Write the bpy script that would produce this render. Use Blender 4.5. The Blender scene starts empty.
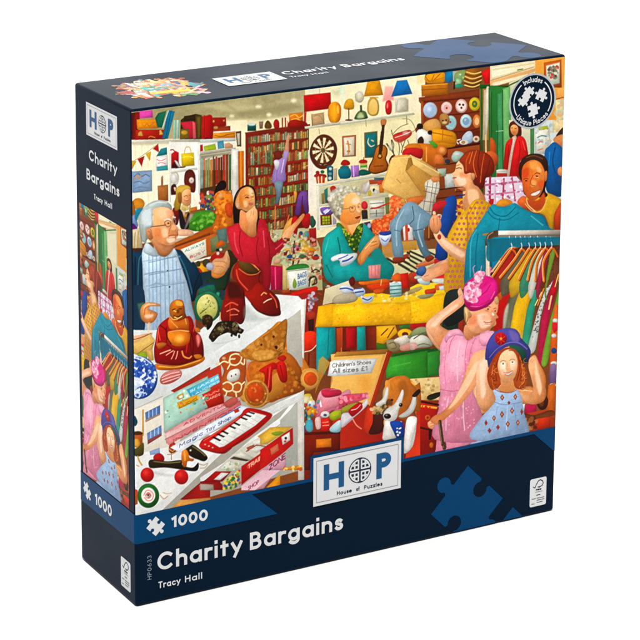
import math, numpy as np
# ---------------------------------------------------------------- camera solution
BW, BD, BH = 0.9961, 0.2550, 1.0
CAM = (-1.8983, -3.9124, 2.0727); ROT = (1.3718, 0.0048, -0.4786)
F640, CX, CY = 2391.19, 190.78, 6.97

def _rot(r):
    rx, ry, rz = r
    Rx = np.array([[1,0,0],[0,math.cos(rx),-math.sin(rx)],[0,math.sin(rx),math.cos(rx)]])
    Ry = np.array([[math.cos(ry),0,math.sin(ry)],[0,1,0],[-math.sin(ry),0,math.cos(ry)]])
    Rz = np.array([[math.cos(rz),-math.sin(rz),0],[math.sin(rz),math.cos(rz),0],[0,0,1]])
    return Rz @ Ry @ Rx
_R = _rot(ROT).T
_K = np.array([[F640, 0, -CX], [0, -F640, -CY], [0, 0, -1.0]])
_P3 = _K @ np.hstack([_R, -(_R @ np.array(CAM))[:, None]])      # world -> photo pixel

def face_h(o, u, v):
    """homography (a,b,1) on the face o + a*u + b*v -> photo pixel, and its inverse"""
    M = np.stack([_P3[:, :3] @ np.array(u, float), _P3[:, :3] @ np.array(v, float),
                  _P3 @ np.array(list(o) + [1.0])], axis=1)
    return M, np.linalg.inv(M)
def hmap(M, pts):
    p = np.asarray(pts, float)
    q = np.c_[p, np.ones(len(p))] @ M.T
    return q[:, :2] / q[:, 2:3]
FRONT = face_h((0, 0, 0), (1, 0, 0), (0, 0, 1))
LEFT = face_h((0, BD, 0), (0, -1, 0), (0, 0, 1))      # a grows towards the front edge
TOP = face_h((0, 0, BH), (1, 0, 0), (0, 1, 0))

def srgb(c):
    c = c.strip()
    if len(c) == 3: c = ''.join(k * 2 for k in c)
    return np.array([int(c[i:i + 2], 16) / 255 for i in (0, 2, 4)])
def to_lin(a):
    a = np.clip(a, 0, 1)
    return np.where(a <= .04045, a / 12.92, ((a + .055) / 1.055) ** 2.4)


# ---------------------------------------------------------------- a small geometric sans: every glyph is a set of strokes
def _arc(cx, cy, rx, ry, a0, a1, n=None):
    n = n or max(3, int(abs(a1 - a0) / 12))
    return [(cx + rx * math.cos(math.radians(a0 + (a1 - a0) * i / n)), cy + ry * math.sin(math.radians(a0 + (a1 - a0) * i / n))) for i in range(n + 1)]
XH = .62     # x height against cap height 1
def _glyphs():
    G = {}
    o = lambda x0, w=.52, h=XH: _arc(x0 + w / 2, h / 2, w / 2, h / 2, 90, 450, 28)
    G['C'] = (.74, [_arc(.40, .5, .40, .5, 48, 312)])
    G['h'] = (.46, [[(0, 0), (0, 1.02)], [(0, .3)] + _arc(.23, .38, .23, .24, 180, 0) + [(.46, 0)]])
    G['a'] = (.52, [o(0), [(.52, 0), (.52, XH)]])
    G['r'] = (.26, [[(0, 0), (0, XH)], [(0, .32)] + _arc(.23, .36, .23, .26, 180, 75)])
    G['i'] = (.0, [[(0, 0), (0, XH)], [(0, .99), (0, 1.01)]])
    G['t'] = (.30, [[(.13, 0), (.13, .86)], [(0, XH - .02), (.30, XH - .02)]])
    G['y'] = (.50, [[(0, XH), (.26, .04)], [(.50, XH), (.14, -.28)]])
    G['B'] = (.50, [[(0, 0), (0, 1)], [(0, 1), (.22, 1)] + _arc(.22, .76, .22, .24, 90, -90) + [(0, .52)], [(.2, .52), (.24, .52)] + _arc(.24, .26, .26, .26, 90, -90) + [(0, 0)]])
    G['g'] = (.52, [o(0), [(.52, XH), (.52, -.06)] + _arc(.27, -.06, .25, .22, 0, -150)])
    G['n'] = (.46, [[(0, 0), (0, XH)], [(0, .3)] + _arc(.23, .38, .23, .24, 180, 0) + [(.46, 0)]])
    G['s'] = (.32, [_arc(.17, .46, .15, .16, 40, 200) + _arc(.17, .16, .17, .16, 80, -150)])
    G['T'] = (.50, [[(.25, 0), (.25, 1)], [(0, 1), (.50, 1)]])
    G['c'] = (.42, [_arc(.26, .31, .26, .31, 50, 310)])
    G['H'] = (.56, [[(0, 0), (0, 1)], [(.56, 0), (.56, 1)], [(0, .52), (.56, .52)]])
    G['l'] = (.0, [[(0, 0), (0, 1.02)]])
    G['o'] = (.54, [o(0, .54)])
    G['e'] = (.52, [[(.02, .33), (.52, .33)] + _arc(.26, .31, .26, .31, 5, 315)])
    G['u'] = (.46, [[(0, XH), (0, .24)] + _arc(.23, .24, .23, .24, 180, 360) + [(.46, XH)], [(.46, .2), (.46, 0)]])
    G['f'] = (.32, [[(.12, 0), (.12, .82)] + _arc(.28, .82, .16, .2, 180, 90), [(0, XH - .02), (.28, XH - .02)]])
    G['P'] = (.48, [[(0, 0), (0, 1)], [(0, 1), (.22, 1)] + _arc(.22, .73, .26, .27, 90, -90) + [(0, .46)]])
    G['z'] = (.40, [[(.02, XH), (.40, XH), (0, 0), (.41, 0)]])
    G['I'] = (.0, [[(0, 0), (0, 1)]])
    G['d'] = (.52, [o(0), [(.52, 0), (.52, 1.02)]])
    G['U'] = (.56, [[(0, 1), (0, .28)] + _arc(.28, .28, .28, .28, 180, 360) + [(.56, 1)]])
    G['q'] = (.52, [o(0), [(.52, XH), (.52, -.3)]])
    G['w'] = (.7, [[(0, XH), (.18, 0), (.35, XH), (.52, 0), (.7, XH)]])
    G['x'] = (.44, [[(0, XH), (.44, 0)], [(0, 0), (.44, XH)]])
    G['v'] = (.44, [[(0, XH), (.22, 0), (.44, XH)]])
    G['m'] = (.76, [[(0, 0), (0, XH)], [(0, .36)] + _arc(.19, .42, .19, .2, 180, 0) + [(.38, 0)], [(.38, .36)] + _arc(.57, .42, .19, .2, 180, 0) + [(.76, 0)]])
    G['p'] = (.52, [o(0), [(0, XH), (0, -.3)]])
    G['k'] = (.42, [[(0, 0), (0, 1)], [(.38, XH), (0, .26)], [(.14, .38), (.42, 0)]])
    G['b'] = (.52, [o(0), [(0, 0), (0, 1.02)]])
    G['S'] = (.46, [_arc(.23, .75, .21, .25, 35, 220) + _arc(.23, .26, .24, .26, 75, -145)])
    G['A'] = (.66, [[(0, 0), (.33, 1), (.66, 0)], [(.13, .34), (.53, .34)]])
    G['D'] = (.6, [[(0, 0), (0, 1), (.16, 1)] + _arc(.16, .5, .44, .5, 90, -90) + [(0, 0)]])
    G['V'] = (.62, [[(0, 1), (.31, 0), (.62, 1)]])
    G['E'] = (.42, [[(.42, 0), (0, 0), (0, 1), (.42, 1)], [(0, .52), (.38, .52)]])
    G['N'] = (.58, [[(0, 0), (0, 1), (.58, 0), (.58, 1)]])
    G['R'] = (.5, G['P'][1] + [[(.2, .46), (.5, 0)]])
    G['O'] = (.84, [_arc(.42, .5, .42, .5, 90, 450, 30)])
    G['F'] = (.40, [[(0, 0), (0, 1), (.40, 1)], [(0, .52), (.36, .52)]])
    G['G'] = (.76, [_arc(.40, .5, .40, .5, 48, 345) + [(.42, .44)]])
    G['M'] = (.7, [[(0, 0), (.06, 1), (.35, .25), (.64, 1), (.7, 0)]])
    G['Z'] = (.5, [[(.02, 1), (.5, 1), (0, 0), (.51, 0)]])
    G['X'] = (.54, [[(0, 0), (.54, 1)], [(0, 1), (.54, 0)]])
    G['1'] = (.22, [[(0, .86), (.2, .98), (.2, 0)]])
    G['0'] = (.54, [_arc(.27, .5, .27, .5, 90, 450, 30)])
    G['3'] = (.44, [_arc(.2, .75, .2, .24, 140, -90) + _arc(.2, .26, .24, .26, 90, -140)])
    G['5'] = (.44, [[(.40, 1), (.08, 1), (.04, .56)] + _arc(.18, .3, .26, .3, 115, -135)])
    G['6'] = (.5, [_arc(.25, .28, .25, .28, 90, 450, 20), [(.03, .38), (.36, 1)]])
    G['2'] = (.44, [_arc(.21, .76, .21, .24, 170, -30) + [(0, 0), (.44, 0)]])
    G['4'] = (.5, [[(.38, 0), (.38, 1), (0, .26), (.5, .26)]])
    G['K'] = (.5, [[(0, 0), (0, 1)], [(.48, 1), (0, .42)], [(.16, .56), (.5, 0)]])
    G['L'] = (.38, [[(0, 1), (0, 0), (.38, 0)]])
    G['Y'] = (.56, [[(0, 1), (.28, .46), (.56, 1)], [(.28, .46), (.28, 0)]])
    G['W'] = (.9, [[(0, 1), (.22, 0), (.45, 1), (.68, 0), (.9, 1)]])
    G['J'] = (.3, [[(.3, 1), (.3, .2)] + _arc(.12, .2, .18, .2, 0, -150)])
    G['|'] = (.0, [[(0, -.1), (0, 1.05)]])
    G['£'] = (.46, [_arc(.28, .76, .16, .24, 20, 180) + [(.12, .1), (0, 0), (.46, 0)], [(0, .46), (.34, .46)]])
    G["'"] = (.0, [[(0, .8), (0, 1)]])
    G['-'] = (.24, [[(0, .36), (.24, .36)]])
    G['.'] = (.0, [[(0, 0), (0, .16)]])
    G[' '] = (.12, [])
    return G
GLYPHS = _glyphs()
def text_width(txt, gap=.2): return sum(GLYPHS[c][0] + gap for c in txt) - gap
def text_strokes(txt, gap=.2):
    x = 0; out = []
    for c in txt:
        w, st = GLYPHS[c]
        out += [[(x + a, b) for a, b in q] for q in st]
        x += w + gap
    return out

# ---------------------------------------------------------------- the illustrator: paints print artwork
def _noise(h, w, cell, rng):
    gh, gw = int(h / cell) + 3, int(w / cell) + 3
    g = rng.random((gh, gw))
    y = np.arange(h) / cell; x = np.arange(w) / cell
    yi = y.astype(int); xi = x.astype(int); fy = y - yi; fx = x - xi
    fy = (fy * fy * (3 - 2 * fy))[:, None]; fx = (fx * fx * (3 - 2 * fx))[None]
    a = g[yi][:, xi]; b = g[yi][:, xi + 1]; c = g[yi + 1][:, xi]; d = g[yi + 1][:, xi + 1]
    return (a * (1 - fx) + b * fx) * (1 - fy) + (c * (1 - fx) + d * fx) * fy - .5

def catmull(p, closed, n=5):
    p = np.asarray(p, float); N = len(p)
    if N < 3: return p
    out = []
    t = np.linspace(0, 1, n, endpoint=False)[:, None]
    for i in range(N if closed else N - 1):
        if closed: a, b, c, d = p[(i - 1) % N], p[i], p[(i + 1) % N], p[(i + 2) % N]
        else: a, b, c, d = p[max(i - 1, 0)], p[i], p[i + 1], p[min(i + 2, N - 1)]
        out.append(.5 * ((2 * b) + (c - a) * t + (2 * a - 5 * b + 4 * c - d) * t * t + (3 * b - a - 3 * c + d) * t ** 3))
    if not closed: out.append(p[-1:])
    return np.concatenate(out)

class Canvas:
    """a painted sheet lying on one face; a: 0..w along the face, b: b0..b1 up the face"""
    def __init__(s, H, a0, a1, b0, b1, res, base, seed=3):
        s.H, s.a0, s.b1, s.res = H, a0, b1, res
        s.w = int(round((a1 - a0) * res)); s.h = int(round((b1 - b0) * res))
        s.a1 = a0 + s.w / res; s.b0 = b1 - s.h / res
        s.img = np.ones((s.h, s.w, 3)) * srgb(base)
        s.rng = np.random.default_rng(seed)
        s.nz = sum(_noise(s.h, s.w, c, s.rng) * k for c, k in ((3, .5), (9, .8), (28, .9)))
        # brush grain in eight directions
        s.streak = []
        for i in range(8):
            a = math.pi * i / 8; g = s.rng.normal(0, 1, (s.h, s.w)); o = np.zeros_like(g)
            for t in range(-9, 10): o += np.roll(g, (int(round(t * math.sin(a))), int(round(t * math.cos(a)))), (0, 1)) * (1 - abs(t) / 10)
            s.streak.append(o / o.std())
        s.org = (0, 0, 8.0); s.sc = res / 460.0
    def to(s, pts):
        ox, oy, k = s.org
        p = np.asarray(pts, float) / k + (ox, oy)
        q = hmap(s.H[1], p)
        return np.c_[(q[:, 0] - s.a0) * s.res, (s.b1 - q[:, 1]) * s.res]
    def box(s, P, m):
        x0 = max(0, int(P[:, 0].min() - m)); x1 = min(s.w, int(P[:, 0].max() + m) + 2)
        y0 = max(0, int(P[:, 1].min() - m)); y1 = min(s.h, int(P[:, 1].max() + m) + 2)
        return x0, x1, y0, y1
    def grid(s, b):
        x0, x1, y0, y1 = b
        return np.meshgrid(np.arange(x0, x1) + .5, np.arange(y0, y1) + .5)
    def color(s, col, b, X, Y, P, amp):
        c = col.split('@'); cs = c[0].split('-')
        if len(cs) == 1: C = np.ones(X.shape + (3,)) * srgb(cs[0])
        else:
            an = math.radians(float(c[1]) if len(c) > 1 else 90)
            d = np.array([math.cos(an), math.sin(an)])
            pr = P @ d; t = (X * d[0] + Y * d[1] - pr.min()) / max(1e-6, np.ptp(pr))
            t = np.clip(t, 0, 1) * (len(cs) - 1)
            K = np.array([srgb(k) for k in cs]); i = np.minimum(t.astype(int), len(cs) - 2); f = (t - i)[..., None]
            C = K[i] * (1 - f) + K[i + 1] * f
        x0, x1, y0, y1 = b
        n = s.nz
        if amp:
            r = s.rng.integers(0, min(s.h, s.w))
            n = np.roll(n, (r, r * 2), (0, 1))[y0:y1, x0:x1]
            C = C * (1 + amp * n[..., None])
        return C
    def blend(s, b, C, m):
        x0, x1, y0, y1 = b; m = np.clip(m, 0, 1)[..., None]
        s.img[y0:y1, x0:x1] = s.img[y0:y1, x0:x1] * (1 - m) + C * m
    def poly(s, col, pts, smooth=True, soft=.7, amp=.10, edge=.22, op=1.0, ew=2.2, form=.13):
        p = catmull(pts, True) if smooth else np.asarray(pts, float)
        P = s.to(p); b = s.box(P, soft + 2)
        if b[1] <= b[0] or b[3] <= b[2]: return
        X, Y = s.grid(b)
        D = np.full(X.shape, 1e9); ins = np.zeros(X.shape, bool)
        Q = np.roll(P, -1, 0)
        for (ax, ay), (bx, by) in zip(P, Q):
            dx, dy = bx - ax, by - ay; L = dx * dx + dy * dy
            if L < 1e-9: continue
            t = np.clip(((X - ax) * dx + (Y - ay) * dy) / L, 0, 1)
            D = np.minimum(D, (X - ax - t * dx) ** 2 + (Y - ay - t * dy) ** 2)
            if ay != by:
                ins ^= ((ay > Y) != (by > Y)) & (X < dx * (Y - ay) / dy + ax)
        D = np.sqrt(D); sd = np.where(ins, -D, D)
        C = s.color(col, b, X, Y, P, amp if edge else amp * .5)
        if edge and X.size > 260:
            c0 = P.mean(0); hw = np.ptp(P[:, 0]) / 2 + 1; hh = np.ptp(P[:, 1]) / 2 + 1
            C = C * (1 + form * np.clip(-(X - c0[0]) / hw * .5 - (Y - c0[1]) / hh * .8, -1, 1))[..., None]
        if amp and X.size > 400:
            q = P - P.mean(0); cv_ = q.T @ q; ev, U = np.linalg.eigh(cv_); ax_ = U[:, 1]
            k = int(round(math.atan2(ax_[1], ax_[0]) % math.pi / (math.pi / 8))) % 8
            C = C * (1 + (.014 if edge else .005) * s.streak[k][b[2]:b[3], b[0]:b[1]][..., None])
        if edge: C = C * (1 - edge * np.exp(np.minimum(sd, 0) / (ew * s.sc)))[..., None]
        s.blend(b, C, op * np.clip(.5 - sd / (soft * s.sc), 0, 1))
    def line(s, col, w, pts, smooth=True, soft=.7, amp=.1, op=1.0, taper=0):
        p = catmull(pts, False) if smooth and len(pts) > 2 else np.asarray(pts, float)
        P = s.to(p); w = w / s.org[2] * s.sc * .56
        b = s.box(P, w + soft + 2)
        if b[1] <= b[0] or b[3] <= b[2]: return
        X, Y = s.grid(b); D = np.full(X.shape, 1e9); n = len(P) - 1
        for i in range(n):
            (ax, ay), (bx, by) = P[i], P[i + 1]
            dx, dy = bx - ax, by - ay; L = dx * dx + dy * dy
            if L < 1e-9: continue
            t = np.clip(((X - ax) * dx + (Y - ay) * dy) / L, 0, 1)
            ww = w * (1 - taper * abs(2 * (i + t) / n - 1) ** 2) if taper else w
            D = np.minimum(D, np.sqrt((X - ax - t * dx) ** 2 + (Y - ay - t * dy) ** 2) - ww)
        C = s.color(col, b, X, Y, P, amp)
        s.blend(b, C, op * np.clip(.5 - D / (soft * s.sc), 0, 1))
    def ell(s, col, cx, cy, rx, ry, rot=0, **k):
        t = np.linspace(0, 2 * math.pi, 18 if max(rx, ry) > 20 else 12, endpoint=False); a = math.radians(rot)
        x = rx * np.cos(t); y = ry * np.sin(t)
        s.poly(col, np.c_[cx + x * math.cos(a) - y * math.sin(a), cy + x * math.sin(a) + y * math.cos(a)], **k)
    def books(s, x0, y0, x1, y1, h0, h1, n, pal, seed, jit=.25, lean=0):
        r = np.random.default_rng(seed); e = np.cumsum(r.random(n) * .9 + .55); e = np.r_[0, e] / e[-1]
        pal = pal.split(',')
        for i in range(n):
            a, b = e[i], e[i + 1]; g = (b - a) * .06
            ax, ay = x0 + (x1 - x0) * (a + g), y0 + (y1 - y0) * (a + g)
            bx, by = x0 + (x1 - x0) * (b - g), y0 + (y1 - y0) * (b - g)
            ha = h0 + (h1 - h0) * a; ht = ha * (1 - jit * r.random())
            c = pal[r.integers(len(pal))]
            s.poly(c, [(ax, ay - ht), (bx, by - ht), (bx, by), (ax, ay)], smooth=False, soft=.8, amp=.25, edge=.3, ew=1.2)
            if r.random() < .5 and h0 > 40:
                k = .25 + .4 * r.random(); cc = pal[r.integers(len(pal))]
                s.poly(cc, [(ax, ay - ht * k), (bx, by - ht * k), (bx, by - ht * (k - .08)), (ax, ay - ht * (k - .08))], smooth=False, edge=0)
    def dabs(s, cols, n, r0, r1, pts, seed, op=.9, ar=1.0, rot=0):
        """scatter brush dabs inside a polygon (foliage, prints, pattern)"""
        p = np.asarray(pts, float); r = np.random.default_rng(seed); cols = cols.split(',')
        x0, y0 = p.min(0); x1, y1 = p.max(0); k = 0; tries = 0
        while k < n and tries < n * 20:
            tries += 1
            x, y = x0 + (x1 - x0) * r.random(), y0 + (y1 - y0) * r.random(); ins = False
            for i in range(len(p)):
                (ax, ay), (bx, by) = p[i], p[i - 1]
                if (ay > y) != (by > y) and x < (bx - ax) * (y - ay) / (by - ay) + ax: ins = not ins
            if not ins: continue
            k += 1; q = r0 + (r1 - r0) * r.random()
            s.ell(cols[r.integers(len(cols))], x, y, q, q * ar * (.7 + .5 * r.random()), rot if rot else r.random() * 180, op=op, edge=0, amp=.1)
    def text(s, col, size, x0, y0, x1, y1, txt):
        # stroke lettering set between two baseline points
        W = text_width(txt); L = math.hypot(x1 - x0, y1 - y0); k = L / W; dx, dy = (x1 - x0) / L, (y1 - y0) / L
        ky = size * 1.5
        for st in text_strokes(txt):
            p = [(x0 + dx * x * k, y0 + dy * x * k - y * ky) for x, y in st]
            s.line(col, size * .22, p if len(p) > 1 else p * 2, smooth=False, amp=0, soft=.7)
    def clutter(s, pts, n, seed, cols='c84020,e8b040,f0e0c0,4a6a40,2a4a78,7a3018,d87828,a8b890,e8d0a0,902018'):
        # small shop bric-a-brac: jars, boxes, toys, cloth edges
        p = np.asarray(pts, float); r = np.random.default_rng(seed); cols = cols.split(',')
        x0, y0 = p.min(0); x1, y1 = p.max(0)
        for i in range(n):
            x, y = x0 + (x1 - x0) * r.random(), y0 + (y1 - y0) * r.random()
            w, h = 1.2 + 2.4 * r.random(), 1.2 + 3 * r.random(); c = cols[r.integers(len(cols))]; k = r.integers(4)
            if k == 0: s.ell(c, x, y, w * .7, h * .6, r.random() * 90)
            elif k == 1: s.poly(c, [(x - w / 2, y - h / 2), (x + w / 2, y - h / 2 - .3), (x + w / 2, y + h / 2), (x - w / 2, y + h / 2 + .3)], smooth=False)
            elif k == 2: s.poly(c, [(x - w, y), (x, y - h / 2), (x + w, y), (x + w * .4, y + h / 2), (x - w * .6, y + h / 2)])
            else: s.line(c, .7, [(x - w, y), (x, y + (r.random() - .5) * h), (x + w, y)])
    def finish(s, contrast=1.07, sat=1.0):
        # local contrast (a printed picture is crisp), then a touch more contrast and colour
        a = s.img; k = np.array([1, 4, 6, 4, 1]) / 16.
        b = a.copy()
        for it in range(2):
            for ax in (0, 1): b = sum(np.roll(b, j - 2, ax) * k[j] for j in range(5))
        a = np.clip(a + .35 * (a - b), 0, 1)
        g = s.rng.normal(0, 1, a.shape[:2])
        g = (g + np.roll(g, 1, 0) + np.roll(g, 1, 1) + np.roll(g, (1, 1), (0, 1))) / 2
        a = a * (1 + .014 * g[..., None])
        l = a.mean(-1, keepdims=True); a = l + (a - l) * sat
        s.img = np.clip(.5 + (a - .5) * contrast, 0, 1)
    def run(s, text):
        for ln in text.splitlines():
            ln = ln.split('#')[0].strip() if not ln.startswith('#') else ''
            if not ln: continue
            tk = ln.split(); op = tk[0]; kw = {}; pts = []; nums = []; other = []
            for t in tk[1:]:
                if '=' in t:
                    k, v = t.split('='); kw[{'s': 'soft', 'o': 'op', 'e': 'edge', 'a': 'amp', 't': 'taper', 'w': 'ew', 'j': 'jit', 'r': 'ar', 'q': 'rot'}[k]] = float(v)
                elif op in 'pqlzd' and ',' in t and not (op == 'd' and not other): pts.append(tuple(float(c) for c in t.split(',')))
                else: other.append(t)
            if op == '@': s.org = (float(tk[1]), float(tk[2]), float(tk[3]) if len(tk) > 3 else 8.0)
            elif op == 'p': s.poly(other[0], pts, True, **kw)
            elif op == 'q': s.poly(other[0], pts, False, **kw)
            elif op == 'l': s.line(other[0], float(other[1]), pts, True, **kw)
            elif op == 'z': s.line(other[0], float(other[1]), pts, False, **kw)
            elif op == 'e': s.ell(other[0], *[float(c) for c in other[1].split(',')], **kw)
            elif op == 'b':
                v = other[0].split(',')
                s.books(*[float(c) for c in v[:6]], int(v[6]), ','.join(v[7:]), int(other[-1]), **kw)
            elif op == 't':
                x0, y0, x1, y1 = [float(c) for c in other[2].split(',')]
                s.text(other[0], float(other[1]), x0, y0, x1, y1, other[3].replace(',', ' '))
            elif op == 'c': s.clutter([tuple(float(c) for c in t.split(',')) for t in other[2:]], int(other[0]), int(other[1]))
            elif op == 'd': s.dabs(other[0], int(other[1]), float(other[2]), float(other[3]), pts, int(float(other[4])), **kw)
            else: raise ValueError(ln)

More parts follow.
